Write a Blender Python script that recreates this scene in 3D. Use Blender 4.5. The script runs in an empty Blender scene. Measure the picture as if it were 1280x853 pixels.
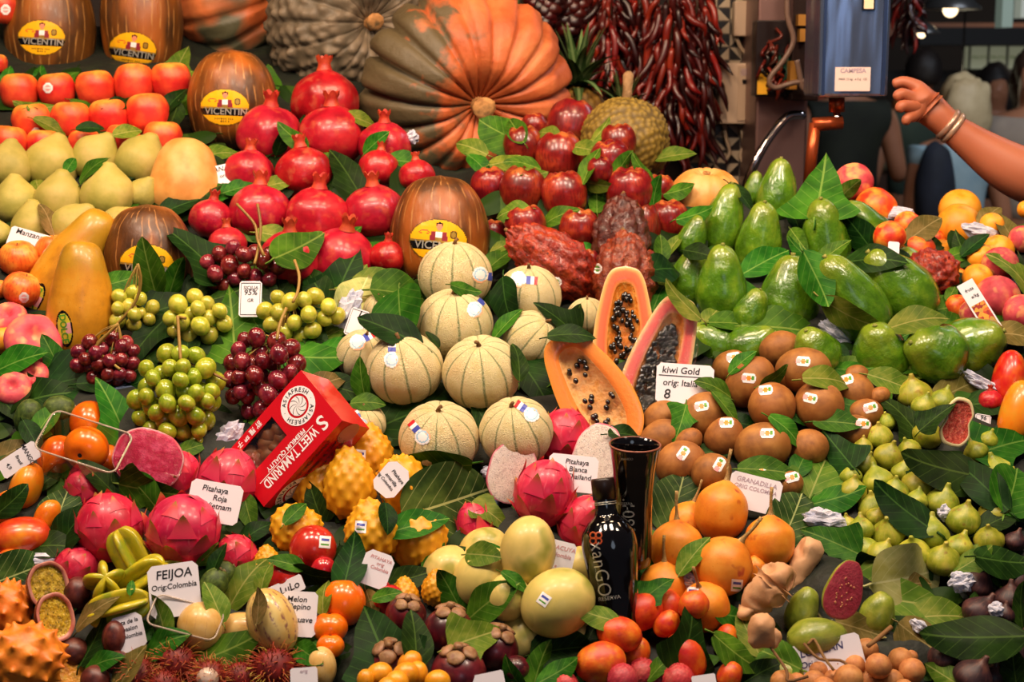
import bpy, math, random
import numpy as np
from mathutils import Vector, Matrix, noise
from mathutils.bvhtree import BVHTree
random.seed(7)
SC = bpy.context.scene
COL = SC.collection
# ------------------------------------------------------------------ camera
F = 2000.0
PITCH = math.radians(9.4)
cd = bpy.data.cameras.new('camera'); CAM = bpy.data.objects.new('camera', cd); COL.objects.link(CAM)
cd.sensor_width = 36; cd.lens = F*36/1280; cd.clip_start = .05; cd.clip_end = 60
CAM.location = (0, 0, 1.62); CAM.rotation_euler = (math.pi/2-PITCH, 0, 0)
cd.dof.use_dof = True; cd.dof.focus_distance = 2.5; cd.dof.aperture_fstop = 6.3
SC.camera = CAM
SC.view_settings.view_transform = 'Standard'; SC.view_settings.look = 'None'
SC.view_settings.gamma = 1; SC.view_settings.use_curve_mapping = False
SC.view_settings.exposure = 0.18
# ------------------------------------------------------------------ light
w = bpy.data.worlds.new('market'); SC.world = w; w.use_nodes = True
w.node_tree.nodes['Background'].inputs[0].default_value = (.75, .8, 1, 1)
w.node_tree.nodes['Background'].inputs[1].default_value = .045
def area(name, loc, target, size, power, col, spread=180):
    l = bpy.data.lights.new(name, 'AREA'); l.shape = 'DISK'; l.size = size; l.energy = power; l.color = col
    l.spread = math.radians(spread)
    o = bpy.data.objects.new(name, l); COL.objects.link(o); o.location = loc
    o.rotation_euler = (Vector(target)-Vector(loc)).to_track_quat('-Z', 'Y').to_euler()
    return o
WARM = (1, .80, .62); WARM2 = (1, .66, .40)
for x in (-1.05, -.35, .35, 1.05):
    area('assumed_stall_lamp', (x, 1.75, 2.75), (x*.8, 2.3, 1.0), .34, 14.5, WARM)  # warm overhead lamps assumed above the stall, out of frame
for x in (-1.3, -.45, .4):
    area('assumed_rear_stall_lamp', (x, 2.55, 2.75), (x*.9, 3.2, 1.5), .34, 11, WARM2)  # warmer lamps assumed over the back of the display, unseen
area('assumed_scale_lamp', (1.35, 2.5, 2.8), (1.0, 3.2, 1.4), .3, 5, WARM2)  # unseen warm lamp assumed above the scale
area('assumed_daylight_fill', (1.2, -3.2, 2.6), (0.2, 2.6, 1.1), 1.6, 10, (.72, .84, 1))  # unseen cool area lamp added behind the camera for assumed daylight
area('aisle_fill', (2.6, 4.6, 3.5), (2.1, 7.2, 1.2), 1.6, 60, (.8, .88, 1))  # cool fill added over the aisle to brighten the people

# ------------------------------------------------------------------ camera-space helpers
RC = CAM.rotation_euler.to_matrix()
RIGHT, UP, BACK = RC.col[0].copy(), RC.col[1].copy(), RC.col[2].copy()
FWD = -BACK; C0 = Vector(CAM.location)
BASE = Matrix((RIGHT, FWD, UP)).transposed()          # local x right, y away, z up
def P(px, py, D): return C0 + RIGHT*((px-640)/F*D) - UP*((py-426.5)/F*D) + FWD*D
def at(px, py, Y):                                     # point of the vertical plane y=Y seen at a pixel
    d = RIGHT*((px-640)/F) - UP*((py-426.5)/F) + FWD
    return C0 + d*(Y/d.y)
def D0(py): return F/(557+.427*py)                     # the sloping display
def orient(roll=0, tilt=0, spin=0):
    r = math.radians
    return BASE @ Matrix.Rotation(r(roll), 3, 'Y') @ Matrix.Rotation(r(tilt), 3, 'X') @ Matrix.Rotation(r(spin), 3, 'Z')
def lin(h):
    h = h.lstrip('#'); v = [int(h[i:i+2], 16)/255 for i in (0, 2, 4)]
    return tuple((c/12.92 if c <= .04045 else ((c+.055)/1.055)**2.4) for c in v)+(1,)
# ------------------------------------------------------------------ materials
class N:
    def __init__(s, name):
        s.m = bpy.data.materials.new(name); s.m.use_nodes = True; s.t = s.m.node_tree; s.b = s.t.nodes['Principled BSDF']
    def n(s, typ, **k):
        o = s.t.nodes.new(typ)
        for a, v in k.items():
            if a.startswith('i_'):
                o.inputs[a[2:].replace('_', ' ')].default_value = v
            else: setattr(o, a, v)
        return o
    def l(s, a, b): s.t.links.new(a, b)
    def math(s, op, a, b=None, c=None):
        o = s.n('ShaderNodeMath', operation=op)
        for i, v in enumerate((a, b, c)):
            if v is None: continue
            if isinstance(v, (int, float)): o.inputs[i].default_value = v
            else: s.l(v, o.inputs[i])
        return o.outputs[0]
    def ramp(s, fac, stops, interp='LINEAR'):
        o = s.n('ShaderNodeValToRGB'); e = o.color_ramp.elements; o.color_ramp.interpolation = interp
        while len(e) < len(stops): e.new(.5)
        for k, (p, c) in enumerate(stops):
            e[k].position = p; e[k].color = lin(c) if isinstance(c, str) else c
        s.l(fac, o.inputs[0]); return o.outputs[0]
    def mix(s, fac, a, b, mode='MIX'):
        o = s.n('ShaderNodeMix', data_type='RGBA', blend_type=mode)
        for i, v in ((0, fac), (6, a), (7, b)):
            if isinstance(v, (int, float)): o.inputs[i].default_value = v
            elif isinstance(v, str): o.inputs[i].default_value = lin(v)
            elif isinstance(v, tuple): o.inputs[i].default_value = v
            else: s.l(v, o.inputs[i])
        return o.outputs[2]
def V(c): return (0.0, c) if isinstance(c, str) else c
def fmat(name, cols, sc=1.6, det=3, rough=.35, coat=0, bump=0, bsc=20, grad=None, gk=.35, spots=None, var=.08, hue=.004, sss=0,
         stripes=None, attr=None, sat=1.0, stretch=1, dist=.003, patch=None):
    """cols: colours blended by noise; grad: colours by height; stripes: meridian lines; attr: ramp on attribute b"""
    q = N(name); tc = q.n('ShaderNodeTexCoord'); obj = tc.outputs['Object']
    oi = q.n('ShaderNodeObjectInfo'); rnd = oi.outputs['Random']
    mp = q.n('ShaderNodeMapping'); q.l(obj, mp.inputs[0]); mp.inputs['Scale'].default_value = (1, 1, 1/stretch)
    cb = q.n('ShaderNodeCombineXYZ'); 
    for i in range(3): q.l(q.math('MULTIPLY', rnd, 37.0+11*i), cb.inputs[i])
    q.l(cb.outputs[0], mp.inputs['Location']); vec = mp.outputs[0]
    nz = q.n('ShaderNodeTexNoise', i_Scale=sc, i_Detail=det, i_Roughness=.55); q.l(vec, nz.inputs['Vector'])
    sep = q.n('ShaderNodeSeparateXYZ'); q.l(obj, sep.inputs[0])
    k = len(cols)
    col = q.ramp(nz.outputs[0], [(.32+.36*i/max(1, k-1), c) for i, c in enumerate(cols)])
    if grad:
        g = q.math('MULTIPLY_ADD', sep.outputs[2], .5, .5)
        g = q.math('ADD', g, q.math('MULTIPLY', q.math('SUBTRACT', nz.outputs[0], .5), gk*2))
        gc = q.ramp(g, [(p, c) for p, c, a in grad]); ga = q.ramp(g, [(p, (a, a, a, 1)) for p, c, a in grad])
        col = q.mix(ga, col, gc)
    if patch:                                             # (colour, scale, low, high)
        nz2 = q.n('ShaderNodeTexNoise', i_Scale=patch[1], i_Detail=2); q.l(vec, nz2.inputs['Vector'])
        f = q.n('ShaderNodeMapRange'); f.inputs[1].default_value = patch[2]; f.inputs[2].default_value = patch[3]
        q.l(nz2.outputs[0], f.inputs[0]); col = q.mix(f.outputs[0], col, patch[0])
    if stripes:                                           # (count, width, colour, wobble, strength, broken)
        n_, wd, sc_, wob, st, brk = stripes
        an = q.math('ARCTAN2', sep.outputs[1], sep.outputs[0])
        nz3 = q.n('ShaderNodeTexNoise', i_Scale=2.5, i_Detail=3); q.l(vec, nz3.inputs['Vector'])
        a = q.math('MULTIPLY', an, n_/(2*math.pi)); a = q.math('ADD', a, q.math('MULTIPLY', q.math('SUBTRACT', nz3.outputs[0], .5), wob))
        fr = q.math('ABSOLUTE', q.math('SUBTRACT', q.math('FRACT', q.math('ADD', a, 50.5)), .5))
        f = q.n('ShaderNodeMapRange'); f.inputs[1].default_value = wd; f.inputs[2].default_value = wd*.35; q.l(fr, f.inputs[0])
        ff = q.math('MULTIPLY', f.outputs[0], st)
        if brk:
            nb = q.n('ShaderNodeTexNoise', i_Scale=5, i_Detail=3); q.l(vec, nb.inputs['Vector'])
            m = q.n('ShaderNodeMapRange'); m.inputs[1].default_value = .45; m.inputs[2].default_value = .58; q.l(nb.outputs[0], m.inputs[0])
            ff = q.math('MULTIPLY', ff, m.outputs[0])
        col = q.mix(ff, col, sc_)
    if spots:                                             # (colour, scale, radius)
        vo = q.n('ShaderNodeTexVoronoi', i_Scale=spots[1]); q.l(vec, vo.inputs['Vector'])
        f = q.n('ShaderNodeMapRange'); f.inputs[1].default_value = spots[2]; f.inputs[2].default_value = spots[2]*.6
        q.l(vo.outputs['Distance'], f.inputs[0]); col = q.mix(q.math('MULTIPLY', f.outputs[0], spots[3] if len(spots) > 3 else .7), col, spots[0])
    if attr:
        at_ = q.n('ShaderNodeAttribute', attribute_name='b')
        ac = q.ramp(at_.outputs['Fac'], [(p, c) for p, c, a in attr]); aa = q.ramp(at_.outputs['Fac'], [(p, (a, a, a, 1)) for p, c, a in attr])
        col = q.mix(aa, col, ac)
    hs = q.n('ShaderNodeHueSaturation'); hs.inputs['Saturation'].default_value = sat
    q.l(q.math('MULTIPLY_ADD', rnd, 2*hue, .5-hue), hs.inputs['Hue'])
    r2 = q.math('FRACT', q.math('MULTIPLY', rnd, 17.3))
    q.l(q.math('MULTIPLY_ADD', r2, 2*var, 1-var), hs.inputs['Value']); q.l(col, hs.inputs['Color'])
    q.l(hs.outputs[0], q.b.inputs['Base Color'])
    q.b.inputs['Roughness'].default_value = rough
    if coat: q.b.inputs['Coat Weight'].default_value = coat; q.b.inputs['Coat Roughness'].default_value = .12
    if sss: q.b.inputs['Subsurface Weight'].default_value = sss; q.b.inputs['Subsurface Scale'].default_value = .006; q.b.inputs['Subsurface Radius'].default_value = (1, .4, .2)
    if bump:
        nb = q.n('ShaderNodeTexNoise', i_Scale=bsc, i_Detail=4, i_Roughness=.6); q.l(vec, nb.inputs['Vector'])
        bp = q.n('ShaderNodeBump'); bp.inputs['Strength'].default_value = bump; bp.inputs['Distance'].default_value = dist
        q.l(nb.outputs[0], bp.inputs['Height']); q.l(bp.outputs[0], q.b.inputs['Normal'])
    return q.m
def pmat(name, col, rough=.5, metal=0, emit=0, trans=0, coat=0, alpha=1, bump=0, bsc=30):
    q = N(name); b = q.b
    b.inputs['Base Color'].default_value = lin(col); b.inputs['Roughness'].default_value = rough; b.inputs['Metallic'].default_value = metal
    b.inputs['Coat Weight'].default_value = coat; b.inputs['Alpha'].default_value = alpha; b.inputs['Transmission Weight'].default_value = trans
    if emit: b.inputs['Emission Color'].default_value = lin(col); b.inputs['Emission Strength'].default_value = emit
    if bump:
        tc = q.n('ShaderNodeTexCoord'); nb = q.n('ShaderNodeTexNoise', i_Scale=bsc, i_Detail=3); q.l(tc.outputs['Object'], nb.inputs['Vector'])
        bp = q.n('ShaderNodeBump'); bp.inputs['Strength'].default_value = bump; bp.inputs['Distance'].default_value = .004
        q.l(nb.outputs[0], bp.inputs['Height']); q.l(bp.outputs[0], b.inputs['Normal'])
    return q.m
def film(name, tint='#ffffff', gloss=.12, rough=.08, fk=.6, crinkle=0):
    q = N(name); q.t.nodes.remove(q.b); out = q.t.nodes['Material Output']
    tr = q.n('ShaderNodeBsdfTransparent'); tr.inputs[0].default_value = lin(tint)
    gl = q.n('ShaderNodeBsdfGlossy'); gl.inputs['Roughness'].default_value = rough
    fr = q.n('ShaderNodeLayerWeight', i_Blend=.3)
    if crinkle:
        tc = q.n('ShaderNodeTexCoord'); nb = q.n('ShaderNodeTexNoise', i_Scale=9, i_Detail=3); q.l(tc.outputs['Object'], nb.inputs['Vector']); bp = q.n('ShaderNodeBump', i_Strength=crinkle, i_Distance=.01); q.l(nb.outputs[0], bp.inputs['Height']); q.l(bp.outputs[0], gl.inputs['Normal'])
    mx = q.n('ShaderNodeMixShader'); q.l(q.math('MULTIPLY_ADD', fr.outputs['Fresnel'], fk, gloss), mx.inputs[0])
    q.l(tr.outputs[0], mx.inputs[1]); q.l(gl.outputs[0], mx.inputs[2]); q.l(mx.outputs[0], out.inputs[0])
    return q.m
# ------------------------------------------------------------------ mesh helpers
class MB:
    def __init__(s): s.v = []; s.f = []; s.mi = []; s.b = []
    def add(s, v, f, mi=0, M=None, b=None):
        o = len(s.v)
        for k, p in enumerate(v):
            s.v.append(tuple(M @ Vector(p)) if M is not None else tuple(p)); s.b.append(0 if b is None else float(b[k]))
        for g in f: s.f.append([o+i for i in g]); s.mi.append(mi)
        return s
    def mesh(s, name, mats, smooth=True, battr=False):
        me = bpy.data.meshes.new(name); me.from_pydata(s.v, [], s.f)
        for m in (mats if isinstance(mats, (list, tuple)) else [mats]): me.materials.append(m)
        me.polygons.foreach_set('material_index', s.mi)
        me.polygons.foreach_set('use_smooth', [smooth]*len(s.f))
        if battr:
            a = me.attributes.new('b', 'FLOAT', 'POINT'); a.data.foreach_set('value', s.b)
        me.update(); return me
def prof(pts, m):
    """resample a profile with Catmull-Rom, centred; returns r,z arrays"""
    p = [Vector(q) for q in pts]; p = [p[0]*2-p[1]]+p+[p[-1]*2-p[-2]]; out = []
    seg = len(p)-3
    for k in range(m):
        u = k/(m-1)*seg; i = min(int(u), seg-1); t = u-i
        a, b, c, d = p[i], p[i+1], p[i+2], p[i+3]
        out.append(.5*((2*b)+(c-a)*t+(2*a-5*b+4*c-d)*t*t+(3*b-a-3*c+d)*t**3))
    r = np.array([max(0, q[0]) for q in out]); z = np.array([q[1] for q in out]); r[0] = 0; r[-1] = 0
    zc = (z.max()+z.min())/2; return r, z-zc
def ell(L=1, m=24):
    ph = np.linspace(0, math.pi, m); return np.sin(ph), -np.cos(ph)*L
def lathe(rz, n=28, fn=None, th0=0, th1=None):
    """revolve; fn(x,y,z,theta,r)->(x,y,z,b) on numpy arrays. returns verts, faces, b"""
    r, z = rz; m = len(r); full = th1 is None
    th = np.linspace(0, 2*math.pi, n, endpoint=False) if full else np.linspace(th0, th1, n)
    T, R = np.meshgrid(th, r); _, Z = np.meshgrid(th, z)
    X = R*np.cos(T); Y = R*np.sin(T); B = np.zeros_like(X)
    if fn: X, Y, Z, B = fn(X, Y, Z, T, R)
    v = np.stack([X, Y, Z], -1).reshape(-1, 3); f = []
    for i in range(m-1):
        for j in range(n if full else n-1):
            k = (j+1) % n
            q = [i*n+j, i*n+k, (i+1)*n+k, (i+1)*n+j]
            if i == 0: q = [0, q[2], q[3]]
            elif i == m-2: q = [q[0], q[1], (m-1)*n]
            f.append(q)
    return v.tolist(), f, B.reshape(-1)
def lump(amp, sc, seed=0):
    def g(X, Y, Z, T, R):
        k = np.array([noise.noise(Vector((x*sc+seed, y*sc, z*sc))) for x, y, z in zip(X.ravel(), Y.ravel(), Z.ravel())]).reshape(X.shape)
        s = 1+amp*k; return X*s, Y*s, Z*s, k
    return g
def fib(n, jit=0, seed=1):
    rg = np.random.RandomState(seed); i = np.arange(n)+.5; ph = np.arccos(1-2*i/n); th = math.pi*(1+5**.5)*i
    d = np.stack([np.cos(th)*np.sin(ph), np.sin(th)*np.sin(ph), np.cos(ph)], -1)+rg.randn(n, 3)*jit
    return d/np.linalg.norm(d, axis=1)[:, None]
def bumps(n, amp, w, jit=0, seed=1, pw=2, L=1, rnd=0):
    D = fib(n, jit, seed); rg = np.random.RandomState(seed); A = 1-rnd*rg.rand(n)
    def g(X, Y, Z, T, R):
        Pn = np.stack([X, Y, Z/L], -1); nr = np.linalg.norm(Pn, axis=-1); Q = Pn/(nr[..., None]+1e-9)
        d = np.arccos(np.clip(Q@D.T, -1, 1)); b = (np.exp(-(d/w)**pw)*A).max(-1); s = 1+amp*b
        return X*s, Y*s, Z*s, b
    return g
def comb(*fs):
    def g(X, Y, Z, T, R):
        b = 0
        for f in fs: X, Y, Z, b = f(X, Y, Z, T, R)
        return X, Y, Z, b
    return g
def tube(pts, rad, n=7, cap=True):
    """a tube through points; rad number or list"""
    pts = [Vector(p) for p in pts]; m = len(pts); rad = rad if isinstance(rad, (list, tuple)) else [rad]*m
    v = []; f = []; prev = None
    for i, p in enumerate(pts):
        t = (pts[min(i+1, m-1)]-pts[max(i-1, 0)]).normalized()
        a = prev if prev is not None else (Vector((1, 0, 0)) if abs(t.x) < .8 else Vector((0, 1, 0)))
        a = (a-t*a.dot(t)).normalized(); prev = a; b = t.cross(a)
        for j in range(n):
            q = 2*math.pi*j/n; v.append(p+(a*math.cos(q)+b*math.sin(q))*rad[i])
    for i in range(m-1):
        for j in range(n): k = (j+1) % n; f.append([i*n+j, i*n+k, (i+1)*n+k, (i+1)*n+j])
    if cap: f.append(list(range(n))[::-1]); f.append([(m-1)*n+j for j in range(n)])
    return v, f
def boxvf(x0, x1, y0, y1, z0, z1, bev=0):
    v = [(x, y, z) for x in (x0, x1) for y in (y0, y1) for z in (z0, z1)]
    return v, [[0, 1, 3, 2], [4, 6, 7, 5], [0, 4, 5, 1], [2, 3, 7, 6], [0, 2, 6, 4], [1, 5, 7, 3]]
def curve_pts(pts, m=10):
    p = [Vector(q) for q in pts]; p = [p[0]*2-p[1]]+p+[p[-1]*2-p[-2]]; out = []; seg = len(p)-3
    for k in range(m):
        u = k/(m-1)*seg; i = min(int(u), seg-1); t = u-i; a, b, c, d = p[i:i+4]
        out.append(.5*((2*b)+(c-a)*t+(2*a-5*b+4*c-d)*t*t+(3*b-a-3*c+d)*t**3))
    return out
def link(name, me, parent=None, M=None):
    o = bpy.data.objects.new(name, me); COL.objects.link(o)
    if parent is not None: o.parent = parent
    if M is not None: o.matrix_local = M
    return o
def tag(o, label=None, cat=None, group=None, kind=None):
    if label: o['label'] = label
    if cat: o['category'] = cat
    if group: o['group'] = group
    if kind: o['kind'] = kind
    return o
def TRS(loc, rot3, s):
    return Matrix.Translation(loc) @ rot3.to_4x4() @ Matrix.Diagonal((s[0], s[1], s[2], 1))
def up_to(d, spin=0):
    d = Vector(d).normalized(); return d.to_track_quat('Z', 'Y').to_matrix() @ Matrix.Rotation(spin, 3, 'Z')
def text_vf(s, size=1, shear=0, space=1, ax='CENTER', bold=0):
    cu = bpy.data.curves.new('t', 'FONT'); cu.body = s; cu.size = size; cu.shear = shear; cu.space_character = space
    cu.align_x = ax; cu.align_y = 'CENTER'; cu.offset = bold; cu.resolution_u = 3
    o = bpy.data.objects.new('t', cu); COL.objects.link(o); dg = bpy.context.evaluated_depsgraph_get(); dg.update()
    me = o.evaluated_get(dg).to_mesh(); v = [(p.co.x, p.co.y) for p in me.vertices]; f = [list(p.vertices) for p in me.polygons]
    o.evaluated_get(dg).to_mesh_clear(); bpy.data.objects.remove(o); bpy.data.curves.remove(cu)
    return v, f
# ------------------------------------------------------------------ fruit materials
M = {}
M['stem'] = fmat('woody_stem', ['#5a3a1c', '#8a6234'], sc=6, rough=.8, bump=.5)
M['greenstem'] = fmat('green_stem', ['#6d7a2c', '#9a9244'], sc=6, rough=.7)
M['white'] = pmat('sticker_white', '#f4eef0', .35); M['black'] = pmat('sticker_black', '#0c0c10', .25); M['yellow'] = pmat('sticker_yellow', '#f6b417', .3)
M['gold'] = pmat('gold_foil', '#caa24a', .3, .6); M['pinkprint'] = pmat('print_pink', '#f0a8a8', .4); M['skinprint'] = pmat('print_skin', '#e08868', .4)
M['redprint'] = pmat('print_red', '#c8202c', .4); M['blueprint'] = pmat('print_blue', '#3c4aa8', .4); M['greenprint'] = pmat('print_green', '#4f9a2c', .4)
M['orangeprint'] = pmat('print_orange', '#f08a20', .4); M['maroon'] = pmat('print_maroon', '#8a2430', .4); M['peachprint'] = pmat('print_peach', '#f2b48a', .4)
M['lblue'] = pmat('print_light_blue', '#9cc8e4', .4); M['hair'] = pmat('print_hair', '#1a1210', .5); M['silver'] = pmat('print_silver', '#c8c4b8', .3, .5)
M['ink'] = pmat('ink_black', '#15131c', .6); M['ink2'] = pmat('ink_faded', '#b09aa8', .6); M['inkblue'] = pmat('ink_blue', '#38386e', .6); M['inkred'] = pmat('ink_red_faded', '#c98a8c', .6)
MESH = {}; KIDS = {}; HL = {}
def reg(kind, rz, mat, n=28, fn=None, L=None, kids=(), battr=False):
    v, f, b = lathe(rz, n, fn); me = MB().add(v, f, 0, b=b).mesh(kind, mat, battr=battr)
    MESH[kind] = me; HL[kind] = L or float(rz[1].max()); KIDS[kind] = list(kids); return me
def mesh_of(vf, mat, name='part', **k): return MB().add(*vf[:2]).mesh(name, mat, **k)
def dimple(top=.28, bot=.14, w=.32, lob=0, nl=5):
    def g(X, Y, Z, T, R):
        up = (Z > 0)
        d = np.exp(-(R/w)**2); Z2 = Z-np.where(up, top, -bot)*d
        if lob: s = 1+lob*np.cos(nl*T)*R; X, Y = X*s, Y*s
        return X, Y, Z2, d
    return g
I4 = Matrix.Identity(4)
def T4(x, y, z, s=1): return Matrix.Translation((x, y, z)) @ Matrix.Diagonal((s, s, s, 1))
short_stem = mesh_of(tube([(0, 0, 0), (.02, 0, .15), (.07, 0, .32)], [.045, .035, .05], 6), M['stem'], 'stem')
# red apples
m = fmat('apple_red', ['#c4201a', '#d43022', '#e04c2a'], sc=1.3, rough=.45, bump=.1, bsc=12, grad=[(0, '#e0701c', .2), (.5, '#d02818', 0), (.86, '#f09a30', .45), (1, '#e8b040', .8)], gk=.3, var=.06, spots=('#f0c070', 14, .12, .3))
reg('red_apple', prof([(0, -.95), (.45, -.93), (.85, -.6), (.99, 0), (.98, .35), (.78, .75), (.4, .93), (0, .95)], 24), m, 28, dimple(.25, .12, .3, .02), kids=[('stem', short_stem, T4(0, 0, .6, .8))])
m = fmat('apple_bicolour', ['#d8441c', '#e86a24', '#f0a040'], sc=1.1, rough=.36, grad=[(0, '#e88828', .3), (.6, '#d83c1c', 0), (.95, '#f0b048', .8)], gk=.3, stripes=(30, .3, '#c02a14', 1.2, .5, True), var=.05)
reg('striped_apple', ell(.9), m, 28, dimple(.25, .12, .3, .02), kids=[('stem', short_stem, T4(0, 0, .56, .8))])
# dark red apples, lobed end up
def deli(X, Y, Z, T, R):
    t = (Z+1)/2; s = 1.02-.08*t**1.5; X, Y = X*s, Y*s
    Z = Z*1.02+.06*np.cos(5*T)*np.exp(-((R-.5)/.22)**2)*(Z > 0)-.16*np.exp(-(R/.22)**2)*(Z > 0)
    return X, Y, Z, T*0
m = fmat('apple_dark_red', ['#5c0a0c', '#7e1414', '#a8381f'], sc=1.4, rough=.3, coat=.25, stripes=(40, .35, '#4c060a', 1, .5, True), grad=[(0, '#a85a28', .45), (.35, '#801414', 0), (.9, '#6a0e10', 0), (1, '#c07838', .5)], var=.15, spots=('#d09060', 20, .1, .35))
reg('dark_red_apple', prof([(0, -.95), (.45, -.93), (.84, -.62), (1, 0), (.98, .3), (.84, .66), (.55, .88), (.3, .86), (0, .8)], 28), m, 30, deli, kids=[('calyx', mesh_of(lathe(prof([(0, 0), (.1, .02), (.07, .1), (0, .08)], 6), 8), M['stem'], 'calyx'), T4(0, 0, .78))])
# quince
m = fmat('quince_skin', ['#988e3e', '#aa9c4a', '#baa45c'], sc=1.2, rough=.6, bump=.2, bsc=6, grad=[(0, '#78802c', .7), (.6, '#b8a850', 0), (1, '#a4943c', .3)], var=.1)
reg('quince', prof([(0, -.95), (.5, -.92), (.9, -.55), (1, -.05), (.88, .4), (.56, .8), (.34, 1.02), (.24, 1.14), (.12, 1.2), (0, 1.16)], 26), m, 28, lump(.09, 1.1, 3))
# pomegranate
m = fmat('pomegranate_skin', ['#92081a', '#b01224', '#c82a2c'], sc=1.6, det=5, rough=.34, coat=.15, bump=.2, bsc=5, var=.12, patch=('#c05038', 2.8, .56, .75), spots=('#6a1010', 9, .12, .5))
def pomf(X, Y, Z, T, R):
    s = 1+.035*np.cos(6*T)*R; return X*s, Y*s, Z, T*0
def crown():
    b = MB(); n = 24; v = []; f = []
    for i, (r, z) in enumerate([(.26, -.08), (.2, .06), (.19, .16), (.26, .28)]):
        for j in range(n):
            th = 2*math.pi*j/n; zz = z+(.14*abs(math.sin(3*th)) if i == 3 else 0)
            v.append((r*math.cos(th), r*math.sin(th), zz))
    for i in range(3):
        for j in range(n): k = (j+1) % n; f.append([i*n+j, i*n+k, (i+1)*n+k, (i+1)*n+j])
    b.add(v, f); c = lathe(prof([(0, .1), (.1, .12), (.12, .2), (0, .24)], 6), 10); b.add(c[0], c[1]); return b
m2 = fmat('pomegranate_crown', ['#a82018', '#c84c28'], sc=4, rough=.5)
reg('pomegranate', prof([(0, -.92), (.5, -.88), (.94, -.5), (1.02, -.02), (.9, .42), (.56, .72), (.26, .86), (.18, .92), (0, .92)], 26), m, 30, comb(lump(.07, 1.6, 9), pomf), L=.96,
    kids=[('crown', crown().mesh('crown', m2), T4(0, 0, .93))])
# melons
m = fmat('sapo_melon_rind', ['#38200a', '#54300e', '#6c3e12'], sc=2.2, det=5, rough=.42, coat=.05, bump=.35, bsc=7, stretch=2.5, stripes=(30, .13, '#b07a40', 1.3, .75, True), patch=('#a4581a', 1.2, .5, .7), var=.07)
MELONS = {}
for nm, cs in (('striped_melon', None),):
    reg(nm, prof([(0, -1.2), (.5, -1.12), (.86, -.8), (1, -.2), (.96, .3), (.78, .8), (.48, 1.12), (0, 1.24)], 34), m, 36, lump(.02, 2, 1))
m = fmat('melon_cream_rind', ['#d0bc7c', '#dccc98', '#d6bc84'], sc=2, rough=.6, stripes=(10, .075, '#5c7440', .12, .9, False), var=.07, hue=.006)
q = m.node_tree  # netting bump
def net_bump(mat, sc=24, st=.55, dist=.004):
    t = mat.node_tree; b = t.nodes['Principled BSDF']; tc = t.nodes.new('ShaderNodeTexCoord')
    vo = t.nodes.new('ShaderNodeTexVoronoi'); vo.feature = 'DISTANCE_TO_EDGE'; vo.inputs['Scale'].default_value = sc
    nz = t.nodes.new('ShaderNodeTexNoise'); nz.inputs['Scale'].default_value = 4; nz.inputs['Detail'].default_value = 3
    mx = t.nodes.new('ShaderNodeMix'); mx.data_type = 'VECTOR'; mx.inputs[0].default_value = .25
    t.links.new(tc.outputs['Object'], nz.inputs['Vector']); t.links.new(tc.outputs['Object'], mx.inputs[4]); t.links.new(nz.outputs['Color'], mx.inputs[5])
    t.links.new(mx.outputs[1], vo.inputs['Vector'])
    r = t.nodes.new('ShaderNodeMapRange'); r.inputs[2].default_value = .16; r.inputs[3].default_value = 1; r.inputs[4].default_value = 0; t.links.new(vo.outputs['Distance'], r.inputs[0])
    bp = t.nodes.new('ShaderNodeBump'); bp.inputs['Strength'].default_value = st; bp.inputs['Distance'].default_value = dist
    t.links.new(r.outputs[0], bp.inputs['Height']); t.links.new(bp.outputs[0], b.inputs['Normal'])
    src = b.inputs['Base Color'].links[0].from_socket; mm = t.nodes.new('ShaderNodeMix'); mm.data_type = 'RGBA'
    ml = t.nodes.new('ShaderNodeMath'); ml.operation = 'MULTIPLY'; ml.inputs[1].default_value = .5; t.links.new(r.outputs[0], ml.inputs[0])
    t.links.new(ml.outputs[0], mm.inputs[0]); t.links.new(src, mm.inputs[6]); mm.inputs[7].default_value = lin('#e4cfa4'); t.links.new(mm.outputs[2], b.inputs['Base Color'])
net_bump(m)
def ribs(n, amp, w, top=0, dw=.3):
    def g(X, Y, Z, T, R):
        a = T*n/(2*math.pi); d = np.abs((a+.5) % 1-.5)*2   # 0 at the groove
        gr = np.exp(-(d/w)**2); s = 1-amp*gr
        dm = np.exp(-(R/dw)**2)*top
        return X*s, Y*s, Z*(1-.5*amp*gr)-np.sign(Z)*dm, gr
    return g
mstem = mesh_of(tube([(0, 0, 0), (.02, 0, .1), (.08, .02, .16)], [.07, .045, .05], 7), M['stem'], 'stem')
reg('netted_melon', ell(.92, 28), m, 60, ribs(10, .035, .3, .05, .2), kids=[('stem', mstem, T4(0, 0, .86))])
# pumpkins
def pump(n, amp, seed=0, L=.74):
    def g(X, Y, Z, T, R):
        a = T*n/(2*math.pi); i = np.floor(a).astype(int) % n; rg = np.random.RandomState(seed); am = .7+.6*rg.rand(n); d = np.abs((a % 1)-.5)*2
        gr = d**5; s = 1-amp*gr*(.5+.5*R)+.03*(am[i]-1)*(1-gr); s = s+.0
        dm = np.exp(-(R/.28)**2)*.30
        return X*s, Y*s, Z*(1-.6*amp*gr)-np.sign(Z)*dm, gr
    return g
pst = mesh_of(lathe(prof([(0, -.1), (.13, -.08), (.12, .05), (.085, .12), (.09, .2), (.11, .24), (0, .25)], 14), 10, lump(.4, 5)), fmat('pumpkin_stem', ['#8a5a2c', '#c08a50', '#5c4a2c'], sc=8, rough=.8, bump=.6), 'stem')
m = fmat('pumpkin_orange', ['#b85420', '#c86634', '#d07c44'], sc=1.5, det=4, rough=.5, bump=.3, bsc=9, dist=.006, patch=('#4c4a34', 1.1, .53, .62), var=0, hue=0, grad=[(0, '#5c503a', .2), (1, '#d06a34', .3)])
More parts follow.
